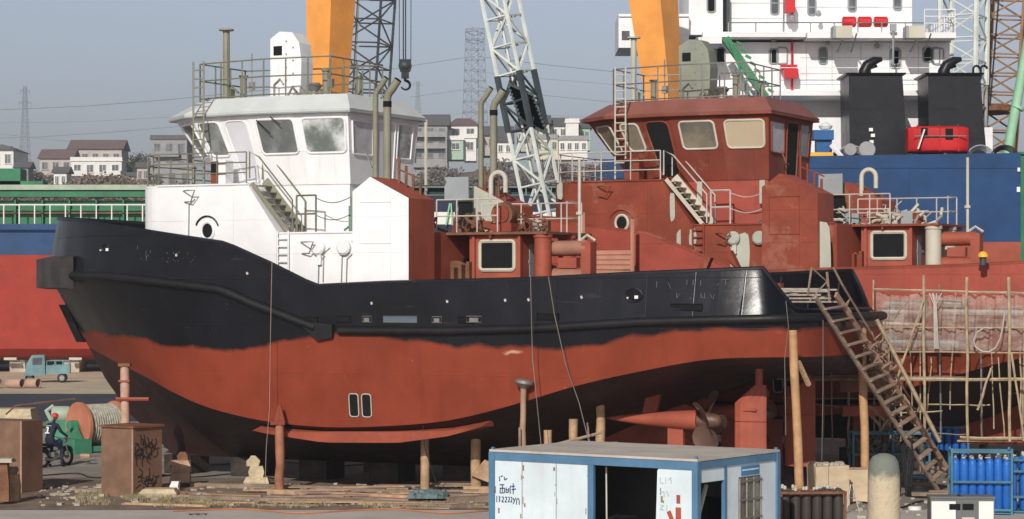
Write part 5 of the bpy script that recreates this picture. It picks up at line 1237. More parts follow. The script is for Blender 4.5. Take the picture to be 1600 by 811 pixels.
# ------------------------------------------------------------------ shores and posts
def post(px0, py0, px1, py1, r, mat, name, label, Y=None, cap=None, Yt=None, cat='post'):
    Y = Y or gy(py1); a = at(px1, py1, Y); c = at(px0, py0, Yt or Y); t = empty(name, (a.x, a.y, max(a.z, 0)), label=label, cat=cat)
    b = MB(); rnd = random.Random(int(px0)); a = a if a.z > 0 else Vector((a.x, a.y, 0)); n = 5
    b.tube([(c-a)*(k/n)+Vector((rnd.uniform(-.02, .02), rnd.uniform(-.02, .02), 0))*(0 < k < n) for k in range(n+1)], [r*rnd.uniform(.93, 1.08) for k in range(n+1)], 10); b.build('shaft', mat, t, smooth=50)
    if cap == 'wedge':
        b = MB(); e = c-a; b.box(e+Vector((-.05, 0, .02)), (.42, .3, .1)); b.prism([(-.16, 0), (.16, 0), (.03, .5), (-.03, .5)], -.09, .09); b.v[-8:] = [tuple(Vector(p)+e+Vector((0, 0, .06))) for p in b.v[-8:]]; b.build('wedge', m_red, t)
    if cap == 'bracket':
        b = MB(); e = c-a; b.box(e+Vector((0, 0, .04)), (.36, .34, .09)); b.build('head_plate', m_rust, t)
        b = MB(); b.tube([e+Vector((-.25, -.12, -1.0)), e+Vector((.75, -.12, -1.0))], .06, 6); b.box(e+Vector((0, 0, -.45)), (.34, .34, .05)); b.build('cross_bar', m_red2, t)
    if cap == 'drum':
        b = MB(); e = c-a; b.lathe([(.1, -.02), (.2, .08), (.27, .12), (.27, .2), (.16, .24)], e, 12, Matrix.Rotation(.15, 3, 'Y')); b.build('cap', m_steel, t, smooth=40)
    return t
m_post = paint('red_brown_post', (.33, .14, .08), .75, var=.3, scale=2, speck=.5, dirt=(.5, .38, .25))
post(437, 662, 437, 768, .13, m_post, 'shore_post', 'reddish timber shore with pointed wedge under the bow flare', cap='wedge')
tq = post(195, 572, 195, 720, .14, paint('pale_pink_post', (.48, .30, .22), .75, var=.25, scale=2, speck=.4), 'shore_post', 'pale pinkish shore with a cross bar behind the scrawled steel box', Y=70.3, cap='bracket')
post(664, 660, 664, 771, .13, m_wood, 'shore_post', 'pale timber shore left of the one nearest the site cabin')
post(744, 655, 744, 771, .15, m_wood, 'shore_post', 'thick pale timber shore just left of the site cabin')
post(818, 606, 817, 716, .085, paint('whitish_post', (.40, .25, .17), .75, var=.3, speck=.5), 'shore_post', 'pale post with a round metal cap under the hull amidships', Y=64.1, cap='drum')
post(856, 672, 857, 782, .12, m_wood, 'shore_post', 'shortest pale shore, just right of the capped post', Y=64.8)
post(896, 655, 896, 780, .13, m_wood, 'shore_post', 'pale shore between the shortest one and the tall pale one', Y=65.1)
post(938, 630, 938, 778, .14, m_wood, 'shore_post', 'tall pale shore carrying the end of the sloping rail', Y=65.5)
post(1239, 516, 1252, 806, .115, paint('orange_timber', (.45, .26, .13), .75, var=.25, scale=2, streak=.4, dirt=(.25, .12, .06), bump=.3), 'shore_post', 'long orange timber shore leaning under the stern, right of the cabin', Y=60.3, Yt=60.3)
post(1347, 512, 1353, 779, .12, paint('orange_timber', RED), 'shore_post', 'second orange timber shore behind the gangway', Y=65.2, Yt=65.2)
for (a, c_, r_, Y, lb) in (((835, 703), (940, 676), .045, 64.5, 'sloping rail between the pale shores'), ((812, 699), (965, 692), .04, 64.3, 'level rail between the pale shores'), ((812, 668), (812, 712), .035, 63.9, 'thin stake beside the capped post'), ((918, 660), (922, 712), .03, 64.6, 'thin stake left of the tall pale shore')):
    b = MB(); b.tube([at(*a, Y), at(*c_, Y)], r_, 6); tag(b.build('rail_pole', m_wood2), lb, 'pole')
b = MB(); b.bar(at(1247, 565, 60.3), at(1264, 602, 60.6), .1, .1); tag(b.build('brace_timber', m_wood), 'short timber brace beside the long leaning shore', 'timber')
# dark shores and keel blocks under the tug, mostly in shade
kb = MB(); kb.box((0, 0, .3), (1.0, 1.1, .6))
k0 = empty('keel_block', (0, 0, 0)); kb.build('timber_stack', paint('shade_dark_timber', (.045, .036, .03), .9, var=.4, scale=3), k0)  # timber coloured near black to carry the shade under the hulls
Fd = Vector((-math.cos(R(27)), math.sin(R(27)), 0)); Pd = Vector((-math.sin(R(27)), -math.cos(R(27)), 0))
first = True
for tg_, T_, nm in ((1, (10.83, 75.6), 'white'), (2, (25.93, 83.0), 'red')):
    T3 = Vector((T_[0], T_[1], 0))*KS
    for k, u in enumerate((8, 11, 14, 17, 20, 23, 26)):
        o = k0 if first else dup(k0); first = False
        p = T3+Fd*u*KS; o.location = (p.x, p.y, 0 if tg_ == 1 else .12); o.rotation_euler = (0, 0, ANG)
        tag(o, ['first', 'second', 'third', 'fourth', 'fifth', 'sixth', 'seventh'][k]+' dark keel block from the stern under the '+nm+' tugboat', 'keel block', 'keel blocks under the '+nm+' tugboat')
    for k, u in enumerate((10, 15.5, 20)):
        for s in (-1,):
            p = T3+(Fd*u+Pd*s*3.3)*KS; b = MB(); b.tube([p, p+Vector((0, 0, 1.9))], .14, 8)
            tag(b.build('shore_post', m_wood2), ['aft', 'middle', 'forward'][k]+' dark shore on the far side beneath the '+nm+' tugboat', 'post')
# staging between the two tugs
t = empty('staging_frame', at(950, 454, 74.4), label='pinkish staging frame of two posts and boards standing between the tugs', cat='frame'); t.location.z = 0; O = Vector(t.location)
for px, py in ((911, 332), (988, 342)):
    p = at(px, py, 74.4)-O; b = MB(); b.tube([(p.x, 0, 0), (p.x, 0, p.z)], .07, 6); b.build('post', paint('pink_primer', (.45, .22, .15), .7, var=.2), t)
for k in range(5):
    p, q = at(911, 395+k*7.5, 74.4)-O, at(988, 394+k*8, 74.4)-O; b = MB(); b.bar((p.x, .05, p.z), (q.x, .05, q.z), .05, .13); b.build('board', paint('pink_primer', RED), t)
# rough timber and stone packing stacks
def lump(name, px, py, w_, h_, mat, label, seed, Y=68.5, cat='block', taper=.85):
    rnd = random.Random(seed); c = at(px, py, Y); b = MB(); j = lambda: rnd.uniform(-.04, .04)
    wd, hh = w_/F*Y, h_/F*Y
    b.loft([[(-wd/2+j(), -wd*.4+j(), 0), (wd/2+j(), -wd*.35+j(), 0), (wd/2+j(), wd*.4+j(), 0), (-wd/2+j(), wd*.4+j(), 0)], [(-wd*.5+j(), -wd*.42+j(), hh*.55), (wd*.5+j(), -wd*.38+j(), hh*.5), (wd*.5+j(), wd*.4+j(), hh*.55), (-wd*.5+j(), wd*.4+j(), hh*.5)],
            [(-wd/2*taper+j(), -wd*.35*taper+j(), hh), (wd/2*taper+j(), -wd*.33*taper+j(), hh), (wd/2*taper+j(), wd*.36*taper, hh), (-wd/2*taper+j(), wd*.34*taper, hh)]])
    o = b.build(name, mat, loc=(c.x, c.y, max(0, c.z)), smooth=None); return tag(o, label, cat)
m_stone = paint('pale_block', (.50, .41, .27), .85, var=.25, scale=3, speck=.3, bump=.4)
m_stone2 = paint('reddish_block', (.45, .29, .20), .85, var=.25, scale=3, speck=.4, bump=.4)
lump('packing_block', 402, 763, 36, 17, m_stone, 'bottom block of the pale packing stack left of the pointed shore', 1, 69)
lump('packing_block', 401, 746, 25, 18, m_stone, 'middle block of the pale packing stack left of the pointed shore', 2, 69)
lump('packing_wedge', 396, 728, 18, 16, m_stone, 'pointed wedge crowning the pale packing stack', 3, 69, 'wedge', .25)
lump('packing_block', 283, 753, 31, 16, m_stone2, 'lower block of the reddish packing stack near the bow', 4, 69.5)
lump('packing_block', 283, 737, 30, 18, m_stone2, 'upper block of the reddish packing stack near the bow', 5, 69.5)
lump('packing_wedge', 286, 719, 17, 13, m_rust, 'small rusty wedge on the reddish packing stack', 6, 69.5, 'wedge', .4)
lump('block', 274, 768, 13, 16, m_hwhite, 'small whitewashed block in front of the reddish packing stack', 7, 67.2)
lump('timber_offcut', 19, 783, 26, 42, m_wood, 'notched pale timber offcut standing at the left edge', 8, 64.2, 'timber', .8)
lump('timber_offcut', 17, 741, 20, 12, m_wood2, 'short grey offcut on top of the notched timber', 9, 64.2, 'timber')
lump('slab', 4, 722, 34, 6, m_conc, 'thin pale slab at the left edge', 10, 63.5, 'slab', .95)
lump('slab_stand', 4, 783, 22, 60, m_rust, 'dark stand under the thin slab at the left edge', 12, 63.5, 'stand', .9)
lump('brick', 134, 716, 15, 7, m_stone2, 'single reddish brick on the ground behind the motorcycle', 13, 78, 'brick')
lump('log', 250, 776, 58, 13, m_stone, 'pale sack-like block at the right foot of the scrawled box', 14, 65.8, 'block', .8)
lump('concrete_slab', 18, 655, 74, 17, m_stone, 'long pale concrete slab behind the plain steel box', 15, 98, 'slab', .9)
for k, (px, py, sz) in enumerate(((752, 743, 26),)):
    c = at(px, 742, 66.8); b = MB(); b.prism([(-.3, .2), (.1, .65), (.45, .5), (.2, 0)], -.12, .12); tag(b.build('timber_wedge', m_wood, loc=(c.x, c.y, .35)), 'pale pointed timber piece beside the thick shore by the cabin', 'timber')

# long timbers lying along the foot of the tug
rnd = random.Random(21)
TB = [((300, 761), (640, 769), .30, .12, m_wood2, 'long grey plank running left from the timber shores'), ((420, 772), (650, 782), .22, .13, m_wood, 'pale squared timber in front of the pointed shore'),
      ((120, 766), (470, 778), .5, .05, m_wood2, 'wide dark board lying between the scrawled box and the stacks'), ((300, 780), (760, 793), .25, .10, m_wood2, 'brownish lowest timber along the concrete edge'),
      ((560, 789), (762, 792), .14, .09, m_wood, 'thin pale batten beside the concrete edge'), ((640, 776), (772, 778), .35, .10, m_wood2, 'grey board under the crumpled blue sheet'),
      ((725, 771), (790, 772), .22, .2, m_wood, 'short pale log at the foot of the thick shore'), ((700, 787), (772, 783), .3, .16, m_wood2, 'grey beam running into the site cabin'),
      ((700, 795), (775, 790), .28, .1, m_wood2, 'second grey beam running into the site cabin'), ((560, 779), (700, 786), .6, .06, paint('reddish_board', (.32, .21, .17), .8, var=.2, bump=.3), 'reddish board beyond the pale batten'),
      ((260, 772), (330, 762), .12, .08, m_wood, 'short stick by the whitewashed block'), ((195, 789), (330, 793), .12, .06, m_wood, 'thin stick on the concrete edge below the scrawled box')]
for a, c_, wd, th, mt, lb in TB:
    pa, pc = at(*a, gy(a[1])), at(*c_, gy(c_[1])); pa.z = pc.z = th/2+.01; 
    pa.z += .01*rnd.random(); b = MB(); b.bar(pa, pc, wd, th); tag(b.build('timber', mt), lb, 'timber')
for k in range(15):
    px = 500+rnd.uniform(0, 270); py = 794-2.2*k; ln = rnd.uniform(80, 240); pa = at(px-ln/2, py+rnd.uniform(-1, 1), gy(py)); pc = at(min(px+ln/2, 785), py+rnd.uniform(-1, 2), gy(py)+rnd.uniform(-.6, .6))
    z_ = .03+.012*k; pa.z = pc.z = z_; b = MB(); b.bar(pa, pc, rnd.uniform(.14, .26), .045)
    tag(b.build('plank', (m_wood2, m_wood2, paint('reddish_board', RED), m_wood)[k % 4]), ('nearest', 'second', 'third', 'fourth', 'fifth', 'sixth', 'seventh', 'eighth', 'ninth', 'tenth', 'eleventh', 'twelfth', 'thirteenth', 'fourteenth', 'farthest')[k]+' plank back from the concrete in the heap left of the site cabin', 'plank', 'weathered planks heaped left of the site cabin')
for k in range(7):
    px = 250+rnd.uniform(0, 240); py = 790-4*k; ln = rnd.uniform(90, 200); pa = at(px-ln/2, py, gy(py)); pc = at(px+ln/2, py, gy(py)+rnd.uniform(-.4, .4))
    pa.z = pc.z = .03+.01*k; b = MB(); b.bar(pa, pc, rnd.uniform(.12, .22), .04)
    tag(b.build('plank', (m_wood2, m_wood)[k % 2]), ('nearest', 'second', 'third', 'fourth', 'fifth', 'sixth', 'farthest')[k]+' loose plank back from the concrete, right of the scrawled box', 'plank', 'loose planks on the brown dirt')
# crumpled sheet and debris
b = MB(); n = 12; vs = []
c0 = at(668, 783, gy(783))
for i in range(n+1):
    for j in range(n+1): vs.append((c0.x-.55+1.1*i/n+rnd.uniform(-.04, .04), c0.y-.8+1.8*j/n, .14+rnd.uniform(0, .14)*(0 < i < n and 0 < j < n)))
b.add(vs, [(i*(n+1)+j, i*(n+1)+j+1, (i+1)*(n+1)+j+1, (i+1)*(n+1)+j) for i in range(n) for j in range(n)]); tag(b.build('crumpled_sheet', paint('blue_grey_sheet', (.13, .19, .20), .6, var=.3)), 'crumpled blue-grey plastic sheet on the timbers', 'sheet')
b = MB()
for k in range(420):
    px = rnd.uniform(60, 770); py = rnd.uniform(757, 792); q = at(px, py, gy(py)); s_ = rnd.uniform(.02, .09)
    b.box((q.x, q.y, s_*.4), (s_*rnd.uniform(1, 3), s_*rnd.uniform(1, 2), s_), rz=rnd.uniform(0, 3))
for k in range(120):
    px = rnd.uniform(1240, 1600); py = rnd.uniform(745, 811); q = at(px, py, gy(py)); s_ = rnd.uniform(.02, .1)
    b.box((q.x, q.y, s_*.4), (s_*rnd.uniform(1, 3), s_*rnd.uniform(1, 2), s_), rz=rnd.uniform(0, 3))
tag(b.build('rubble', m_conc), 'scattered chips and offcuts along the concrete edge', 'rubble', kind='stuff')
b = MB()
for k in range(420):
    z0 = rnd.choice(((120, 170, 770, 790), (225, 330, 778, 790), (250, 520, 786, 794), (560, 770, 789, 795), (195, 225, 776, 783)))
    px, py = rnd.uniform(z0[0], z0[1]), rnd.uniform(z0[2], z0[3]); q = at(px, py, gy(py)); q.z = 0
    for j in range(5):
        e = Vector((rnd.uniform(-.12, .12), rnd.uniform(-.1, .1), rnd.uniform(.04, .2))); w_ = Vector((.012, 0, 0)); d = Vector((rnd.uniform(-.06, .06), rnd.uniform(-.06, .06), 0))
        b.add([q+d-w_, q+d+w_, q+d+e], [(0, 1, 2)])
tag(b.build('dry_grass', leafmat('dry_grass', (.17, .14, .07), (.32, .26, .15)), fix=False), 'dry grass tufts along the concrete edge', 'grass', kind='stuff')
b = MB()
for k, (x, y) in enumerate(((0, 0), (.1, 0), (.19, .0), (.3, 0), (.39, 0))):
    q = at(297, 804, gy(804)); b.box((q.x+x, q.y, .009), (.03, .45, .004), rz=(-.5 if k % 2 else .3)); b.box((q.x+x+.03, q.y+.1, .0085), (.07, .1, .003))
tag(b.build('ground_marking', m_dark), kind='structure')

# ------------------------------------------------------------------ cable winch, motorcycle and rider, cargo trike, pipes
def winch_reel():
    Y = 84; c = at(126, 705, Y); t = empty('cable_reel', (c.x, c.y, 0), R(42), 'orange reel wound with grey cable on a green stand behind the rider', 'cable reel')
    Mx = Matrix.Rotation(R(90), 3, 'Y')
    for x in (-.05, 1.45):
        b = MB(); b.lathe([(.62, -.05), (.86, -.06), (.86, .06), (.62, .05)], (x, 0, .98), 28, Mx)
        for k in range(5):
            a = 2*math.pi*k/5; b.bar((x, .14*math.cos(a), .98+.14*math.sin(a)), (x, .66*math.cos(a), .98+.66*math.sin(a)), .16, .06, up=(1, 0, 0))
        b.lathe([(.2, -.1), (.2, .1)], (x, 0, .98), 14, Mx); b.build('flange', paint('reel_orange', (.50, .19, .11), .6, var=.2, speck=.4), t, smooth=40)
    b = MB(); b.lathe([(.72 if i % 2 else .77, i*.05) for i in range(28)], (.02, 0, .98), 28, Mx); b.build('cable_winding', paint('grey_winding', (.33, .32, .26), .8, var=.3, scale=6), t, smooth=50)
    b = MB(); 
    for x in (-.3, 1.65): b.prism([(-.75, 0), (.75, 0), (.6, .5), (.12, 1.05), (-.12, 1.05), (-.6, .5)], x-.06, x+.06, 'x')
    b.box((-.35, -.15, .27), (.7, 1.2, .52)); b.box((.7, .6, .15), (2.3, .12, .2)); b.box((.7, -.6, .15), (2.3, .12, .2)); b.lathe([(.18, -.2), (.18, .2)], (-.3, 0, 1.0), 12, Mx); b.build('stand', paint('stand_green', (.05, .22, .13), .55, var=.25, speck=.3), t)
    b = MB(); b.tube([(-.1, .2, 1.95), (-2.2, .8, 1.75), (-2.6, .8, 1.45)], .035, 5); b.build('lever', m_rust, t)
    t2 = empty('pump_set', at(92, 690, 92) , label='green machinery lump left of the orange reel', cat='machine'); t2.location.z = 0
    b = MB(); b.box((0, 0, .35), (.9, .6, .7)); b.build('base', paint('stand_green', RED), t2)
    b = MB(); b.lathe([(.3, -.35), (.34, -.3), (.34, .3), (.3, .35)], (.1, 0, .95), 14, Mx); b.tube([(-.3, 0, .7), (-.5, 0, 1.1), (-.2, 0, 1.3)], .09, 6); b.build('motor', m_palegreen, t2, smooth=40)
winch_reel()

def motorcycle(x, y, rz):
    t = empty('motorcycle', (x, y, 0), rz, 'dark motorcycle under the rider in the red helmet', 'motorcycle')
    for wx in (.62, -.62):
        b = MB(); b.tube([(wx+.27*math.cos(a), 0, .3+.27*math.sin(a)) for a in [k*math.pi/10 for k in range(20)]], .055, 8, closed=True); b.build('tyre', m_rubber, t, smooth=50)
        b = MB(); b.lathe([(.05, -.06), (.05, .06)], (wx, 0, .3), 10, Matrix.Rotation(R(90), 3, 'X'))
        b.tube([(wx+.21*math.cos(a), 0, .3+.21*math.sin(a)) for a in [k*math.pi/8 for k in range(16)]], .015, 5, closed=True)
        for k in range(8): a = k*math.pi/4; b.tube([(wx, 0, .3), (wx+.21*math.cos(a), 0, .3+.21*math.sin(a))], .006, 4)
        b.build('rim', m_steel, t)
        b = MB(); b.tube([(wx+.34*math.cos(R(a)), 0, .3+.34*math.sin(R(a))) for a in range(30, 151, 15)], [.03]+[.05]*7+[.03], 6); b.build('mudguard', m_black, t, smooth=50)
    b = MB(); b.tube([(-.62, .08, .3), (-.2, .08, .32), (.1, .05, .35), (.32, .03, .72)], .025, 6); b.tube([(-.62, -.08, .3), (-.2, -.08, .32), (.1, -.05, .35), (.32, -.03, .72)], .025, 6); b.tube([(-.7, 0, .68), (-.3, 0, .66), (.3, 0, .74)], .03, 6); b.build('frame', m_black, t, smooth=50)
    b = MB(); b.box((-.02, 0, .36), (.32, .24, .26)); b.lathe([(.09, -.16), (.1, 0), (.09, .16)], (.12, 0, .45), 12, Matrix.Rotation(R(90), 3, 'X')); b.tube([(.1, -.12, .35), (-.3, -.15, .24), (-.75, -.15, .3)], [.025, .035, .045], 8); b.build('engine', m_steel, t)
    b = MB(); b.loft([[(x_, w_*math.cos(a), .74+zz+hh*math.sin(a)) for a in [k*math.pi/4 for k in range(8)]] for x_, w_, hh, zz in ((-.02, .06, .05, 0), (.08, .13, .12, .03), (.25, .13, .13, .05), (.34, .06, .06, .04))]); b.build('tank', m_navy, t, smooth=60)
    b = MB(); b.loft([[(x_, w_*math.cos(a), zz+.05*math.sin(a)) for a in [k*math.pi/4 for k in range(8)]] for x_, w_, zz in ((-.85, .06, .8), (-.7, .12, .78), (-.35, .13, .74), (-.05, .09, .75))]); b.build('saddle', m_rubber, t, smooth=60)
    b = MB()
    for s in (-1, 1): b.tube([(.62, s*.09, .3), (.42, s*.08, .85)], .022, 6); b.tube([(.4, s*.05, .92), (.33, s*.3, .98), (.25, s*.38, .96)], .016, 6); b.tube([(.3, s*.3, .98), (.3, s*.34, 1.16)], .008, 5); b.lathe([(.055, -.01), (.055, .01)], (.3, s*.34, 1.18), 8, Matrix.Rotation(R(90), 3, 'Y'))
    b.build('handlebar', m_steel, t)
    b = MB(); b.lathe([(.05, -.08), (.09, 0), (.085, .04)], (.52, 0, .85), 12, Matrix.Rotation(R(90), 3, 'Y')); b.build('headlight', m_steel, t, smooth=50)
    b = MB(); b.box((-.9, 0, .68), (.05, .12, .07)); b.build('tail_light', m_brightred, t)
    b = MB(); b.tube([(-.02, .1, .2), (-.05, .28, .02)], .012, 5); b.build('side_stand', m_steel, t); return t
def skin_mesh(name, verts, edges, radii, mat, parent, root=0, sub=2):
    me = bpy.data.meshes.new(name); me.from_pydata(verts, edges, []); o = bpy.data.objects.new(name, me); col.objects.link(o)
    if parent: o.parent = parent
    md = o.modifiers.new('skin', 'SKIN'); md.use_smooth_shade = True
    for k, v_ in enumerate(me.skin_vertices[0].data): 
        r_ = radii[k]; v_.radius = (r_, r_) if not isinstance(r_, tuple) else r_; v_.use_root = (k == root)
    sb = o.modifiers.new('sub', 'SUBSURF'); sb.levels = sb.render_levels = sub
    me.materials.append(mat); return o
def rider(x, y, rz):
    t = empty('person', (x, y, 0), rz, 'person in dark jacket with a white back print and red helmet, astride the motorcycle', 'person')
    # facing +x, seated, hands forward on the bar, feet down on both sides
    V = [(-.28, 0, .86), (-.26, 0, 1.0), (-.2, 0, 1.18), (-.12, 0, 1.36), (-.07, 0, 1.47), (-.04, 0, 1.54), (-.02, 0, 1.62)]; RR = [(.16, .15), (.15, .14), (.165, .13), (.17, .12), (.06, .06), (.05, .05), (.055, .055)]
    E_ = [(0, 1), (1, 2), (2, 3), (3, 4), (4, 5), (5, 6)]
    for s in (-1, 1):
        i = len(V); V += [(-.12, s*.19, 1.40), (-.02, s*.27, 1.18), (.2, s*.33, 1.03), (.25, s*.34, .99)]; RR += [.07, .055, .042, .03]; E_ += [(3, i), (i, i+1), (i+1, i+2), (i+2, i+3)]
        i = len(V); V += [(-.24, s*.11, .84), (.1, s*.22, .62), (.02, s*.27, .14), (.0, s*.27, .05), (.16, s*.29, .03)]; RR += [.1, .075, .05, .045, .04]; E_ += [(0, i), (i, i+1), (i+1, i+2), (i+2, i+3), (i+3, i+4)]
    b = skin_mesh('body', V, E_, RR, paint('dark_workwear', (.018, .02, .04), .85, var=.3, scale=5), t)
    skin = paint('skin', (.42, .24, .16), .55, var=.08)
    for s in (-1, 1):                                     # hands closed on the grips
        hv = [(.24, s*.345, .985), (.29, s*.35, .975), (.32, s*.35, .97)]; hr_ = [.025, .03, .03]; he = [(0, 1), (1, 2)]
        for k in range(4):
            i = len(hv); yo = s*(.32+.02*k); hv += [(.335, yo, .975), (.35, yo, .955), (.335, yo, .935)]; hr_ += [.0095, .009, .008]; he += [(2, i), (i, i+1), (i+1, i+2)]
        i = len(hv); hv += [(.3, s*.318, .955), (.325, s*.312, .94)]; hr_ += [.011, .009]; he += [(1, i), (i, i+1)]
        skin_mesh('hand', hv, he, hr_, skin, t, 1, 1)
    b = MB(); rings = []
    for k in range(9):
        a = math.pi*k/8; rr = max(.004, math.sin(a)); z = -math.cos(a)
        rings.append([(.01+.095*rr*math.cos(q)*(1 if z > -.3 else .8)+(.02 if z < -.2 else 0), .078*rr*math.sin(q), 1.66+.115*z) for q in [2*math.pi*j/12 for j in range(12)]])
    b.loft(rings); b.tube([(.1, 0, 1.67), (.13, 0, 1.64), (.1, 0, 1.63)], .012, 5)
    for s in (-1, 1): b.lathe([(.02, -.008), (.024, .008)], (.005, s*.08, 1.655), 8, Matrix.Rotation(R(90), 3, 'X'))
    b.build('head', skin, t, smooth=60)
    b = MB()
    for s in (-1, 1): b.lathe([(.010, -.004), (.010, .004)], (.105, s*.03, 1.675), 8, Matrix.Rotation(R(90), 3, 'Y'))
    b.box((.102, 0, 1.605), (.012, .045, .008)); b.build('eyes_and_mouth', m_dark, t)
    b = MB(); rings = []
    for k in range(6):
        a = math.pi/2*k/5; rings.append([(.0+.128*math.cos(a)*math.cos(q)+.001, .118*math.cos(a)*math.sin(q)+.0005*math.cos(q), 1.69+.115*math.sin(a)) for q in [2*math.pi*j/16 for j in range(16)]])
    rings.insert(0, [(.0+.15*math.cos(q)+(.03 if math.cos(q) > .5 else 0), .13*math.sin(q), 1.675) for q in [2*math.pi*j/16 for j in range(16)]])
    b.loft(rings); b.build('helmet', paint('helmet_red', (.62, .05, .05), .4, var=.1, bump=0), t, smooth=60)
    # white print on the back of the jacket, a stylised figure one with a bar beneath
    b = MB(); Mb = Matrix.Rotation(R(18), 3, 'Y'); c = Vector((-.375, 0, 1.24))
    for d_, s_ in (((0, 0, .0), (.02, .05, .2)), ((0, .04, .09), (.02, .08, .04)), ((0, 0, -.1), (.02, .19, .035)), ((.01, 0, .15), (.02, .22, .012))): b.box(c+Mb @ Vector(d_), s_, M=Mb)
    b.build('back_print', m_hwhite, t)
    return t
pr = at(86, 732, gy(729)); rz_ = R(62)
motorcycle(pr.x, pr.y, rz_)
rider(pr.x, pr.y, rz_)

def trike():
    Y = 148; c = at(74, 597, Y); t = empty('cargo_tricycle', (c.x, c.y, 0), R(8), 'small teal three-wheeled truck parked under the red barge', 'truck')
    mt = paint('faded_teal', (.16, .28, .30), .6, var=.25, speck=.4); md = m_lattd
    b = MB(); b.prism([(-1.4, .45), (-1.3, 1.15), (-.95, 1.75), (-.15, 1.78), (-.1, .5)], -.6, .6, 'y'); b.build('cab', mt, t)
    b = MB(); b.box((-1.16, 0, 1.4), (.04, .9, .45), M=Matrix.Rotation(R(28), 3, 'Y')); b.build('windscreen', m_win, t)
    for s in (-1, 1):
        b = MB(); b.box((-.6, s*.61, 1.38), (.6, .03, .45)); b.build('window', m_win, t)
    b = MB(); b.box((.7, 0, .62), (1.5, 1.3, .1))
    for (x, y, sx, sy) in ((.7, .62, 1.5, .05), (.7, -.62, 1.5, .05), (1.43, 0, .05, 1.2), (-.03, 0, .05, 1.2)): b.box((x, y, .9), (sx, sy, .45))
    b.build('cargo_bed', mt, t)
    b = MB(); 
    for x in (0, .5, 1.0, 1.42):
        b.tube([(x, -.63, 1.1), (x, -.63, 1.4)], .03, 5); b.tube([(x, .63, 1.1), (x, .63, 1.4)], .03, 5)
    b.tube([(0, -.63, 1.4), (1.42, -.63, 1.4), (1.42, .63, 1.4), (0, .63, 1.4)], .03, 5); b.build('bed_rail', mt, t)
    for s in (-1, 1): b = MB(); b.tube([(-1.4, s*.5, 1.2), (-1.6, s*.65, 1.35)], .02, 5); b.box((-1.62, s*.68, 1.3), (.05, .14, .25)); b.build('mirror', mt, t)
    for x, y in ((-1.1, 0), (.95, .58), (.95, -.58)):
        b = MB(); b.lathe([(.2, -.09), (.28, -.08), (.3, 0), (.28, .08), (.2, .09)], (x, y, .3), 18, Matrix.Rotation(R(90), 3, 'X')); w_ = b.build('wheel', m_rubber, t, smooth=40)
        b = MB(); b.lathe([(.17, -.1), (.17, .1)], (x, y, .3), 14, Matrix.Rotation(R(90), 3, 'X')); b.build('rim', m_steel, w_)
    b = MB(); b.lathe([(.08, -.02), (.09, .04)], (-1.42, 0, .8), 10, Matrix.Rotation(R(90), 3, 'Y')); b.build('headlight', m_hwhite, t)
trike()
for k, (px, l_) in enumerate(((-14, 1.25), (24, 1.1), (52, .8))):
    c = at(px, 607, 139); t = MB(); o_ = MB(); Mx = Matrix.Rotation(R(90), 3, 'Y')
    t.lathe([(.30, -l_/2), (.30, l_/2), (.25, l_/2), (.25, -l_/2)], (0, 0, 0), 20, Mx); t.f = t.f[:-2]; t.m = t.m[:-2]
    o = t.build('pipe', paint('pinkish_pipe', (.40, .26, .20), .7, var=.2, speck=.3), smooth=40, loc=(c.x, c.y, .31)); o.rotation_euler = (0, 0, R(-28))
    tag(o, ['short pinkish pipe cut by the left edge', 'middle pinkish pipe lying left of the teal truck', 'short pinkish pipe nearest the teal truck'][k], 'pipe', 'pipes lying at the left')
# ------------------------------------------------------------------ gangway at the stern
def gangway():
    a0, a1 = at(1274, 464, 61.6), at(1466, 768, 67.4); a1.z = .05
    c0, c1 = at(1306, 460, 63.0), at(1488, 745, 68.8)
    t = empty('gangway', (a1.x, a1.y, 0), label='rusty timber and steel gangway stairs from the black stern to the ground', cat='stairs'); O = Vector(t.location)
    b = MB(); b.bar(a0-O, a1-O, .06, .13); b.build('stringer', paint('dusty_rust', (.33, .24, .18), .85, var=.35, scale=2, speck=.5, dirt=(.14, .06, .03)), t); b = MB(); b.bar(c0-O, c1-O, .07, .17); b.build('stringer', paint('rusty_pink', (.34, .21, .15), .8, var=.3, speck=.5), t)
    for k in range(1, 17):
        f_ = k/17; p, q = a0.lerp(a1, f_)-O, c0.lerp(c1, f_)-O; b = MB(); b.bar(p, q, .2, .035); b.build('tread', paint('dusty_rust', RED) if k % 3 else m_wood2, t)
    b = MB(); up_ = Vector((0, 0, .95))
    b.tube([at(1302, 418, 63)-O, at(1316, 445, 63.2)-O, at(1420, 620, 66.6)-O], .035, 5); b.tube([at(1268, 418, 62.3)-O, at(1262, 462, 62.3)-O], .03, 5)
    b.tube([at(1268, 418, 62.3)-O, at(1292, 440, 62.5)-O, at(1265, 470, 62.5)-O], .025, 5); b.tube([at(1292, 425, 62.8)-O, at(1296, 470, 62.8)-O], .035, 5)
    b.build('handrail', m_wood2, t)
    b = MB(); b.tube([at(1370, 500, 65.0)-O, at(1468, 690, 66.2)-O], .06, 6); b.build('pole', m_bamboo, t)
    b = MB(); rnd = random.Random(3)
    for k in range(44):
        f_ = rnd.uniform(.2, .7); p = (c0.lerp(c1, f_)-O)+Vector((rnd.uniform(-.5, .25), rnd.uniform(.2, .8), rnd.uniform(-.35, .35))); pts = [p]
        for j in range(5): p = p+Vector((rnd.uniform(-.3, .3), rnd.uniform(-.1, .1), rnd.uniform(-.3, .3))); pts.append(p)
        b.tube(pts, rnd.choice((.02, .03, .045)), 5)
    b.build('tangled_hose', paint('dusty_hose', (.30, .20, .14), .8, var=.3, scale=4), t, smooth=60)
gangway()
b = MB(); rnd = random.Random(6); o = at(1262, 467, 64.6)
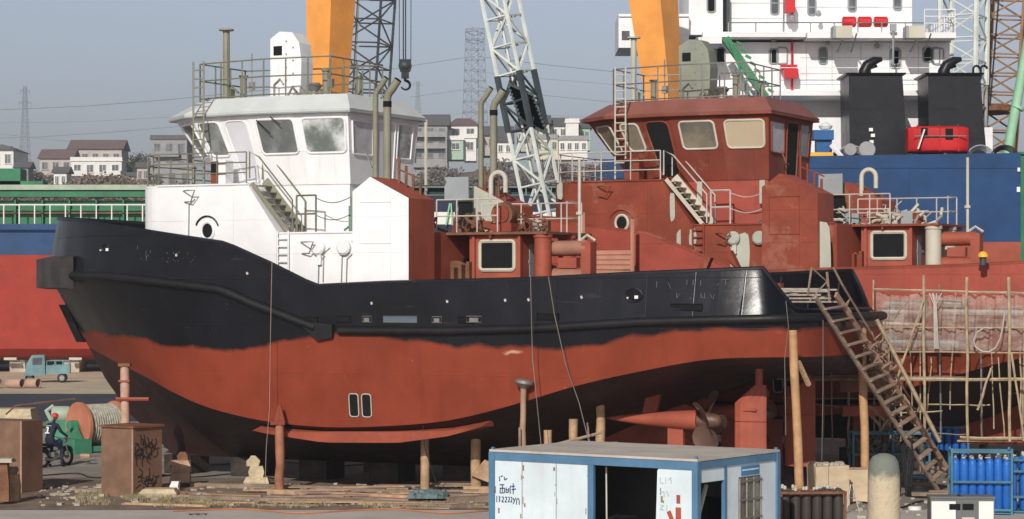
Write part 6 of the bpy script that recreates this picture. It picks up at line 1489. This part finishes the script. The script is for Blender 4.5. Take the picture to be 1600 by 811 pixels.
for k in range(16):
    b.box(o+Vector((rnd.uniform(-.5, .2), .35*(k % 4)-.3, -.08+.024*k)), (rnd.uniform(.8, 1.7), .24, .045), rz=rnd.uniform(-.35, .35))
tag(b.build('plank_pile', paint('grey_planks', (.36, .32, .27), .85, var=.3, scale=3, bump=.3)), 'pile of grey planks laid across the black stern', 'planks')

# ------------------------------------------------------------------ scaffold, net
T2 = Vector((25.93, 83.0, 0))*KS
def s2(px, py, off=1.1):
    "point on the scaffold plane that runs off the port side of the red tug"
    o = T2+Pd*(5.2*KS+off); k = (px-800)/F; s = (k*o.y-o.x)/(Fd.x-k*Fd.y); p = o+Fd*s
    return Vector((p.x, p.y, CAMZ-(py-HY)/F*p.y))
def scaffold():
    o0 = s2(1380, 700); t = empty('bamboo_scaffold', (o0.x, o0.y, 0), label='bamboo pole scaffold along the side of the red tug at the right', cat='scaffold'); O = Vector(t.location)
    rnd = random.Random(12)
    def pole(a, c_, r_, off=1.1, off2=None):
        p, q = s2(*a, off)-O, s2(*c_, off2 if off2 is not None else off)-O; q.z = max(q.z, 0.0); b = MB(); n = 6
        b.tube([p.lerp(q, k/n)+Vector((rnd.uniform(-.02, .02), 0, rnd.uniform(-.02, .02))) for k in range(n+1)], [r_*rnd.uniform(.9, 1.1) for k in range(n+1)], 6); b.build('pole', m_bamboo if rnd.random() < .75 else m_steel, t, smooth=50)
    for px, py0, py1, r_ in ((1443, 430, 690, .06), (1510, 432, 690, .06), (1576, 432, 690, .065), (1365, 438, 700, .04), (1388, 470, 690, .035), (1468, 445, 690, .04), (1532, 545, 690, .04), (1594, 540, 690, .04), (1640, 430, 690, .05)):
        pole((px, py0), (px+2, py1), r_*.72, 1.1 if r_ > .05 else .3)
    for px, py0, py1, r_ in ((1226, 590, 700, .045), (1262, 585, 715, .03), (1326, 588, 715, .045), (1300, 560, 730, .025), (1286, 588, 700, .03), (1375, 580, 690, .035), (1408, 560, 690, .035)): pole((px, py0), (px, py1), r_*.85, .9)
    for (a, c_, r_) in (((1365, 452), (1700, 461), .05), ((1380, 511), (1660, 513), .03), ((1370, 549), (1660, 552), .035), ((1222, 588), (1500, 590), .05), ((1225, 594), (1400, 595), .035), ((1360, 592), (1700, 594), .07), ((1500, 684), (1700, 687), .06)): pole(a, c_, r_*.75, 1.0)
    for (a, c_) in (((1443, 470), (1395, 610)), ((1580, 550), (1600, 690)), ((1548, 575), (1528, 640))): pole(a, c_, .035, 1.25)
    for k in range(9):
        px = rnd.uniform(1385, 1610); pole((px, rnd.uniform(455, 600)), (px+rnd.uniform(-10, 10), rnd.uniform(640, 695)), .02, rnd.uniform(.2, 1.2))
    for k in range(5): py = rnd.uniform(600, 680); x0 = rnd.uniform(1220, 1480); pole((x0, py), (x0+rnd.uniform(60, 160), py+rnd.uniform(-8, 8)), .022, rnd.uniform(.2, 1.0))
    for (x0, x1, py, w_) in ((1380, 1505, 590, .5), (1500, 1700, 688, .6), (1215, 1345, 592, .35)):
        b = MB(); p, q = s2(x0, py, .6)-O, s2(x1, py, .6)-O; b.bar(p, q, w_, .05); b.build('walk_board', m_wood, t)
scaffold()
m_net = bpy.data.materials.new('debris_net'); m_net.use_nodes = True; nt = m_net.node_tree; bb = nt.nodes['Principled BSDF']; tc = nt.nodes.new('ShaderNodeTexCoord').outputs['Object']
nt.links.new(mixc(nt, ramp(nt, noise(nt, tc, 1.5, 4, .6), .35, .65), (.42, .27, .22), (.55, .47, .42)), bb.inputs['Base Color']); bb.inputs['Roughness'].default_value = .9
al = math_(nt, 'MULTIPLY_ADD', ramp(nt, noise(nt, tc, 1.2, 5, .65, (1, 1, 3.5)), .35, .7), .35, .3); nt.links.new(al, bb.inputs['Alpha'])
b = MB(); n, mm = 90, 16; vs = []; rnd = random.Random(2)
for i in range(n+1):
    px = 1372+310*i/n; sag = 6*abs(math.sin(math.pi*(px-1376)/66))
    for j in range(mm+1):
        py = 456+sag*(1-j/mm)+(548-456)*j/mm; fold = .12*math.sin(px*.23+j*.2)+.07*math.sin(px*.61); p = s2(px, py, .85); vs.append(p+Pd*fold)
b.add(vs, [(i*(mm+1)+j, i*(mm+1)+j+1, (i+1)*(mm+1)+j+1, (i+1)*(mm+1)+j) for i in range(n) for j in range(mm)])
tag(b.build('safety_net', m_net, smooth=180), 'pale pink see-through debris net stretched on the bamboo scaffold', 'net')
b = MB(); b.tube([s2(px, py, 1.3) for px, py in ((1550, 513), (1538, 512), (1526, 520), (1521, 532), (1524, 542), (1534, 549), (1546, 550), (1556, 543), (1563, 528), (1567, 510), (1570, 486))], .028, 6); tag(b.build('hanging_hose', paint('dusty_white_hose', (.5, .45, .40), .7), smooth=60), 'white hose hanging in a loop on the net', 'hose')
b = MB()
for k in range(5): b.tube([s2(1450+k*5+rnd.uniform(-2, 2), 458, 1.2), s2(1459+k, 475, 1.25), s2(1460+k*1.6, 545, 1.2)], .014, 5)
tag(b.build('gathered_net', m_railw, smooth=60), 'bundle of gathered white netting knotted on the scaffold', 'net')
# pale battens and pipes stored behind the net
for k, (x0, x1, py, r_, mt) in enumerate(((1385, 1450, 474, .11, m_steel), (1465, 1503, 473, .13, m_conc), (1380, 1445, 486, .05, m_railw), (1470, 1600, 487, .09, m_railw), (1380, 1445, 505, .04, m_hwhite), (1380, 1470, 519, .08, m_rust), (1515, 1600, 500, .06, m_rust), (1380, 1500, 535, .1, m_grey))):
    b = MB(); b.tube([s2(x0, py, .35), s2(x1, py+2, .35)], r_, 6); tag(b.build('pipe', mt), ['grey pipe at the left end behind the net', 'short concrete-coloured pipe just behind the knotted netting', 'thin reddish tube below the grey pipe at the left', 'long pale tube across the right half of the net', 'thin white tube at mid height behind the net', 'rusty pipe below the thin white tube', 'rusty tube crossing near the white hose loop', 'grey pipe lowest behind the net'][k], 'pipe')

# ------------------------------------------------------------------ gas cylinders in racks
def cylinder(h=1.45, r_=.115, mat=None, name='gas_cylinder'):
    t = empty(name)
    b = MB(); b.lathe([(r_*.8, 0), (r_, .04), (r_, h*.84), (r_*.92, h*.89), (r_*.6, h*.935), (r_*.32, h*.95)], n=14); b.build('body', mat, t, smooth=40)
    b = MB(); b.lathe([(r_*.3, h*.95), (r_*.32, h*.965), (r_*.32, h), (r_*.15, h+.02)], n=8); b.tube([(0, 0, h*.98), (r_*.8, 0, h*.98)], .018, 5); b.build('valve', m_cream, t, smooth=40); return t
ORD = ['first', 'second', 'third', 'fourth', 'fifth', 'sixth', 'seventh', 'eighth', 'ninth', 'tenth']
def rack(px, pyb, n, rows, w_, h_, rz, label, short, proto, mat, cyls, wide=.27, Y=None, bars=(.08, .5, .95)):
    Y = Y or gy(pyb); c = Vector(((px-800)/F*Y, Y, 0)); t = empty('cylinder_rack', c, rz, label, 'rack'); W2, D2 = w_/2, .35
    for x in (-W2, 0, W2) if w_ > 1.6 else (-W2, W2):
        for y in (-D2, D2): b = MB(); b.box((x, y, h_/2), (.06, .06, h_)); b.build('post', mat, t)
    b = MB()
    for z in [h_*q for q in bars]:
        for y in (-D2, D2): b.box((0, y-.04*(1 if y < 0 else -1), z), (w_+.06, .02, .06))
        for x in (-W2, W2): b.box((x, 0, z), (.05, 2*D2-.06, .05))
    b.build('bar', mat, t); b = MB(); b.box((0, 0, .05), (w_-.06, 2*D2-.06, .04)); b.build('floor', mat, t)
    for r0 in range(rows):
        for k in range(n):
            x = -W2+(w_)*(k+.5)/n; y = -D2+.19+.32*r0
            o = dup(proto); q = Matrix.Rotation(rz, 3, 'Z') @ Vector((x, y, 0)); o.location = c+q+Vector((0, 0, .08)); o.rotation_euler = (0, 0, rnd.uniform(0, 6))
            o.scale = (1, 1, rnd.uniform(.96, 1.05)); tag(o, '%s %s cylinder from left, %s row of %s' % (ORD[k], cyls, ('front', 'back')[r0], short), 'gas cylinder', '%s gas cylinders in racks' % cyls)
    return t
pb = cylinder(1.45, .115, m_bluecyl); pk = cylinder(1.25, .12, paint('dark_cylinder', (.055, .045, .04), .55, var=.3, speck=.5, dirt=(.2, .12, .08)))
rack(1532, 803, 7, 2, 1.55, 1.75, R(-6), 'teal steel rack full of blue cylinders behind the grey welding sets', 'the middle blue rack', pb, m_bluerack, 'blue')
rack(1608, 801, 4, 2, 1.2, 1.5, R(-6), 'teal steel rack of blue cylinders cut by the right edge', 'the rack at the right edge', pb, m_bluerack, 'blue', bars=(.3, .75, .95))
rack(1474, 737, 6, 2, 1.5, 2.0, R(-3), 'tall teal rack of blue cylinders beyond the gangway', 'the far blue rack', pb, m_bluerack, 'blue', bars=(.05, .62, .98))
rack(1266, 850, 6, 2, 1.5, 1.25, R(4), 'rusty low rack of dark cylinders beside the site cabin', 'the rusty rack', pk, m_rust, 'dark', bars=(.05, .45, .98))
for o in (pb, pk):
    for ch in [q for q in col.objects if q.parent == o]: bpy.data.objects.remove(ch)
    bpy.data.objects.remove(o)
far_ = [o for o in col.objects if o.parent is None and (o.get('label', '').endswith('the far blue rack') or o.get('label', '').startswith('tall teal rack'))]
for o in far_: o.location.z += .22
b = MB(); b.box((0, 0, .11), (1.7, .9, .21)); q = far_[0].location; tag(b.build('timber_beam', m_wood2, loc=(q.x, q.y, 0)), 'low timber base carrying the tall teal rack beyond the gangway', 'timber')
# red steel supports and packing under the sterns, seen between the rudders and the gangway
for k, (x0, x1, y0, y1, Y, lb) in enumerate(((1224, 1266, 604, 622, 70, 'upper short red beam left of the second rudder'), (1222, 1266, 634, 648, 70, 'lower short red beam left of the second rudder'), (1312, 1392, 596, 612, 70.5, 'long red beam behind the gangway, uppermost'),
        (1316, 1384, 634, 650, 70.5, 'long red beam behind the gangway, lower'), (1332, 1350, 650, 745, 70.8, 'upright red column behind the gangway'), (1378, 1392, 612, 700, 71.2, 'thin red upright behind the gangway treads'), (1196, 1222, 655, 745, 72, 'dark red block stack right of the first rudder'))):
    a, c_ = at(x0, y0, Y), at(x1, y1, Y); b = MB(); b.box((0, 0, 0), (c_.x-a.x, .35, a.z-c_.z)); b.box((0, -.19, (a.z-c_.z)/2-.03), (c_.x-a.x+.06, .05, .06)); b.box((0, -.19, -(a.z-c_.z)/2+.03), (c_.x-a.x+.06, .05, .06))
    o = b.build('steel_support', (m_red2, m_redd, m_rust)[k % 3], loc=((a.x+c_.x)/2, Y, (a.z+c_.z)/2)); tag(o, lb, 'support')
# tall rounded concrete bollard
def bollard():
    Y = 54.; c = at(1381, 708, Y); t = empty('bollard', (c.x, Y, 0), label='tall rounded concrete bollard, grey-green top and pale flaking body, bottom right', cat='bollard'); h = c.z
    b = MB(); b.lathe([(.40, 0), (.385, h*.3), (.375, h*.62), (.37, h*.8), (.34, h*.9), (.27, h*.96), (.12, h*.995), (.02, h)], n=26)
    m_ = bpy.data.materials.new('flaking_concrete'); m_.use_nodes = True; nt = m_.node_tree; q = nt.nodes['Principled BSDF']; tc = nt.nodes.new('ShaderNodeTexCoord').outputs['Object']
    sp = nt.nodes.new('ShaderNodeSeparateXYZ'); nt.links.new(tc, sp.inputs[0]); n1 = noise(nt, tc, 3, 6, .7); n2 = noise(nt, tc, 9, 5, .7)
    f_ = ramp(nt, math_(nt, 'ADD', sp.outputs[2], math_(nt, 'MULTIPLY_ADD', n1, .7, -.35)), h*.68, h*.80)
    cc = mixc(nt, f_, (.52, .44, .31), (.17, .19, .16)); cc = mixc(nt, math_(nt, 'MULTIPLY', ramp(nt, n2, .55, .68), .5), cc, (.26, .20, .15)); nt.links.new(cc, q.inputs['Base Color']); q.inputs['Roughness'].default_value = .9
    bp = _n(nt, 'ShaderNodeBump', Distance=.05, Strength=.6); nt.links.new(n2, bp.inputs['Height']); nt.links.new(bp.outputs[0], q.inputs['Normal'])
    b.build('body', m_, t, smooth=50)
bollard()
def big_block(px, py0, py1, Y, w_, d_, rz, label):
    c = at(px, py0, Y); h = c.z; b = MB(); r2 = random.Random(5); j = lambda: r2.uniform(-.015, .015)
    b.loft([[(i*(w_/2+j()), k*(d_/2+j()), z) for i, k in ((-1, -1), (1, -1), (1, 1), (-1, 1))] for z in (0, h*.3, h*.7, h*.97, h)]); o = b.build('concrete_block', paint('cream_concrete', (.55, .43, .29), .85, var=.14, scale=1.4, streak=.3, dirt=(.3, .24, .17), bump=.25), loc=(c.x, c.y, 0)); o.rotation_euler = (0, 0, rz); return tag(o, label, 'block')
big_block(1294, 726, 785, 63.5, .95, .8, R(10), 'cream concrete block with rubble on top, left of the bollard')
big_block(1336, 732, 785, 64.6, .95, .8, R(-4), 'cream concrete block half hidden by the bollard')
b = MB()
for k in range(60): s_ = rnd.uniform(.02, .09); q = at(1294, 726, 63.5); b.box((q.x+rnd.uniform(-.4, .4), q.y+rnd.uniform(-.3, .3), q.z+s_*.3), (s_*2, s_*1.5, s_), rz=rnd.uniform(0, 3))
tag(b.build('rubble', m_conc), 'loose rubble on the cream block', 'rubble', kind='stuff')
# welding sets at the bottom right
for k, (px, w_, lb) in enumerate(((1478, .72, 'grey welding set with a blank white front, left of the pair'), (1527, .8, 'grey welding set with a white side panel and label, right of the pair'))):
    Y = 54; c = at(px, 776, Y); t = empty('welding_set', (c.x, c.y, 0), R(-2), lb, 'welding set'); h = c.z
    b = MB(); b.box((0, .25, h/2), (w_, .55, h-.004)); b.box((0, .25, h-.02), (w_+.03, .6, .05)); b.build('housing', paint('dark_grey_case', (.13, .14, .14), .5, var=.15), t)
    b = MB(); x0 = -.06 if k == 0 else .2; ww = .56 if k == 0 else .34; b.box((x0, -.035, h*.47), (ww, .02, h*.86)); b.build('front_panel', m_hwhite, t)
    b = MB()
    if k == 0:
        for j in range(4): b.box((x0, -.05, .12+.06*j), (.4, .012, .025))
    else: b.box((-.22, -.035, h*.3), (.3, .02, h*.5)); 
    b.build('vent_grille' if k == 0 else 'label_plate', m_grey if k == 0 else paint('pinkish_label', (.55, .45, .42), .6), t)
    b = MB(); b.box((-.22 if k else .2, -.035, h*.78), (.26, .025, .14)); b.build('control_strip', m_dark, t)
# machinery frame and cables behind the bollard
t = empty('generator', at(1392, 745, 70), label='grey piped machine in a frame behind the bollard', cat='machine'); t.location.z = 0
b = MB()
for x in (-1.2, 0, 1.1):
    for y in (-.4, .4): b.box((x, y, .8), (.06, .06, 1.6))
for z in (.25, .95, 1.58): b.box((-.05, -.44, z), (2.36, .03, .06)); b.box((-.05, .44, z), (2.36, .03, .06))
b.build('frame', m_bluerack, t)
b = MB(); r2 = random.Random(9)
for k in range(40):
    p = Vector((r2.uniform(-1.1, 1.0), r2.uniform(-.35, .3), r2.uniform(.9, 1.5))); pts = [p]
    for j in range(3): p = p+Vector((r2.uniform(-.2, .2), r2.uniform(-.1, .1), r2.uniform(-.2, .2))); pts.append(p)
    b.tube(pts, r2.choice((.03, .05, .08)), 6)
for k in range(6): b.lathe([(.1, 0), (.14, .1), (.14, .3), (.08, .35)], (-1+.38*k, -.1, .95), 10)
b.build('pipework', paint('dull_pipework', (.10, .11, .10), .5, .4, var=.4, scale=4), t)
b = MB(); r2 = random.Random(3)
for k in range(9): x = r2.uniform(-.12, .12); b.tube([Vector((x, r2.uniform(-.1, .1), 1.6)), Vector((x+r2.uniform(-.1, .1), 0, 1.0)), Vector((x+r2.uniform(-.15, .15), 0, .45)), Vector((x+r2.uniform(-.2, .2), 0, .03))], .035, 6)
o = b.build('cable_bundle', m_cable, smooth=60, loc=at(1417, 770, 66)); o.location.z = .0; tag(o, 'bundle of black cables hanging to the ground right of the bollard', 'cables')
b = MB()
for k in range(7): b.tube([((.34-.02*k)*math.cos(R(a)), (.34-.02*k)*math.sin(R(a)), .03+.035*k+.01*math.sin(a)) for a in range(0, 360, 24)], .022, 5, closed=True)
q = at(1435, 770, 66); o = b.build('coiled_cable', m_cable, smooth=60, loc=(q.x, q.y, .02)); tag(o, 'coil of black cable on the ground at the gangway foot', 'cable')
b = MB(); b.lathe([(.16, 0), (.18, .28), (.17, .3)], n=14); q = at(1482, 762, 66.4); tag(b.build('bucket', m_cream, smooth=40, loc=(q.x+.15, q.y, 0)), 'small pale bucket at the foot of the gangway', 'bucket')
for k, (px, py, w_) in enumerate(((1460, 772, 1.3), (1452, 778, 1.0), (1440, 764, .8))):
    q = at(px, py, gy(py)); b = MB(); b.box((0, 0, .06+.05*k), (w_, .3, .1)); o = b.build('timber', m_wood2, loc=(q.x, q.y, 0)); o.rotation_euler = (0, 0, R(8-14*k)); tag(o, ['grey timber across the gangway foot', 'lower grey timber in front of the gangway foot', 'short timber behind the cable coil'][k], 'timber')
# small ladder frame and white sack
b = MB(); b.tube([(0, 0, .0), (.15, .2, .75)], .02, 5); b.tube([(.35, 0, 0), (.2, .2, .75)], .02, 5)
for k in range(3): b.tube([(.04+.04*k, .05+.05*k, .2*(k+1)), (.31-.04*k, .05+.05*k, .2*(k+1))], .015, 5)
q = at(1322, 795, 61); tag(b.build('step_frame', m_steel, loc=(q.x, q.y, 0)), 'small metal step frame between the rusty rack and the bollard', 'steps')
b = MB(); b.loft([[(.18*math.cos(a)*(1+.2*math.sin(3*a)), .12*math.sin(a), z) for a in [k*math.pi/5 for k in range(10)]] for z in (0, .06, .1)]); q = at(1430, 797, gy(797)); tag(b.build('plastic_bag', m_hwhite, loc=(q.x, q.y, 0), smooth=60), 'white plastic bag on the ground right of the bollard', 'bag')
# yellow lamp standing on the red tug's rail
q = at(1536, 408, 69.5); t = empty('deck_light', q, label='round yellow dome light on the rail of the red tug', cat='light')
b = MB(); b.lathe([(.16, .12), (.15, .2), (.1, .27), (.02, .3)], n=14); b.build('dome', m_yellow, t, smooth=60); b = MB(); b.lathe([(.1, -.12), (.1, .1), (.17, .115)], n=12); b.build('base', m_lattd, t)

# ------------------------------------------------------------------ ropes on the hull
def rope(pts, Y0, Y1, r_, mat, label):
    n = len(pts); b = MB(); P = [at(px, py, Y0+(Y1-Y0)*k/(n-1)) for k, (px, py) in enumerate(pts)]
    b.tube(P, r_, 5); tag(b.build('rope', mat), label, 'rope')
rope([(425, 408), (424, 450), (422, 560), (421, 640), (416, 700), (414, 762)], 67.3, 67.6, .009, paint('thin_rope', (.3, .24, .19), .8), 'pale line hanging from the bulwark ahead of the steps')
rope([(829, 430), (830, 480), (832, 560), (838, 620), (846, 700)], 63.2, 63.6, .012, m_rope2, 'grey line hanging straight amidships, left of the slanting one')
rope([(857, 432), (866, 490), (884, 570), (905, 630), (920, 690)], 63.0, 63.4, .012, m_rope2, 'grey line slanting down to the right amidships')
rope([(660, 655), (664, 700), (680, 750), (690, 770)], 66, 66, .014, m_cable, 'dark cable trailing to the ground behind the left pale shore')
rope([(1286, 500), (1286, 600), (1284, 720)], 61.5, 61.5, .008, m_rope2, 'thin line hanging from the stern planks')
rope([(1228, 470), (1232, 510), (1226, 560), (1228, 680)], 60.4, 60.4, .009, m_rope2, 'thin line at the near stern corner')

# hoses, cables and scrap lying about the yard
def ghose(pts, r_, mat, label, nm='hose'):
    P = [at(px, py, gy(py)) for px, py in pts]; 
    for p in P: p.z = r_+.01
    P = [Vector((q[0], q[1], P[0].z)) for q in catmull([(p.x, p.y) for p in P], 5)]
    b = MB(); b.tube(P, r_, 6); tag(b.build(nm, mat, smooth=60), label, nm)
ghose([(60, 745), (120, 741), (150, 748), (230, 742), (300, 747), (380, 741), (430, 750)], .022, m_cable, 'black cable winding past the foot of the scrawled box', 'cable')
ghose([(270, 800), (380, 797), (470, 803), (600, 797), (700, 803), (780, 798)], .02, paint('faded_orange_hose', (.45, .17, .07), .6), 'faded orange hose along the pale concrete')
ghose([(1300, 800), (1340, 786), (1400, 796), (1440, 785), (1500, 790)], .025, m_cable, 'black hose on the ground between the bollard and the welding sets')
ghose([(180, 728), (240, 722), (330, 728), (420, 722), (520, 730), (600, 724)], .03, m_rope2, 'grey cable snaking under the hull behind the packing stacks', 'cable')

# ------------------------------------------------------------------ winter haze
hb = MB(); hb.box((30, 640, 49), (1500, 1500, 102)); ho = hb.build('haze', bpy.data.materials.new('haze_air')); tag(ho, kind='stuff')
hm = ho.data.materials[0]; hm.use_nodes = True; nt = hm.node_tree; nt.nodes.remove(nt.nodes['Principled BSDF'])
pv = nt.nodes.new('ShaderNodeVolumePrincipled'); pv.inputs['Color'].default_value = (.82, .88, .95, 1); pv.inputs['Density'].default_value = .00042; pv.inputs['Anisotropy'].default_value = .2
nt.links.new(pv.outputs[0], nt.nodes['Material Output'].inputs['Volume'])
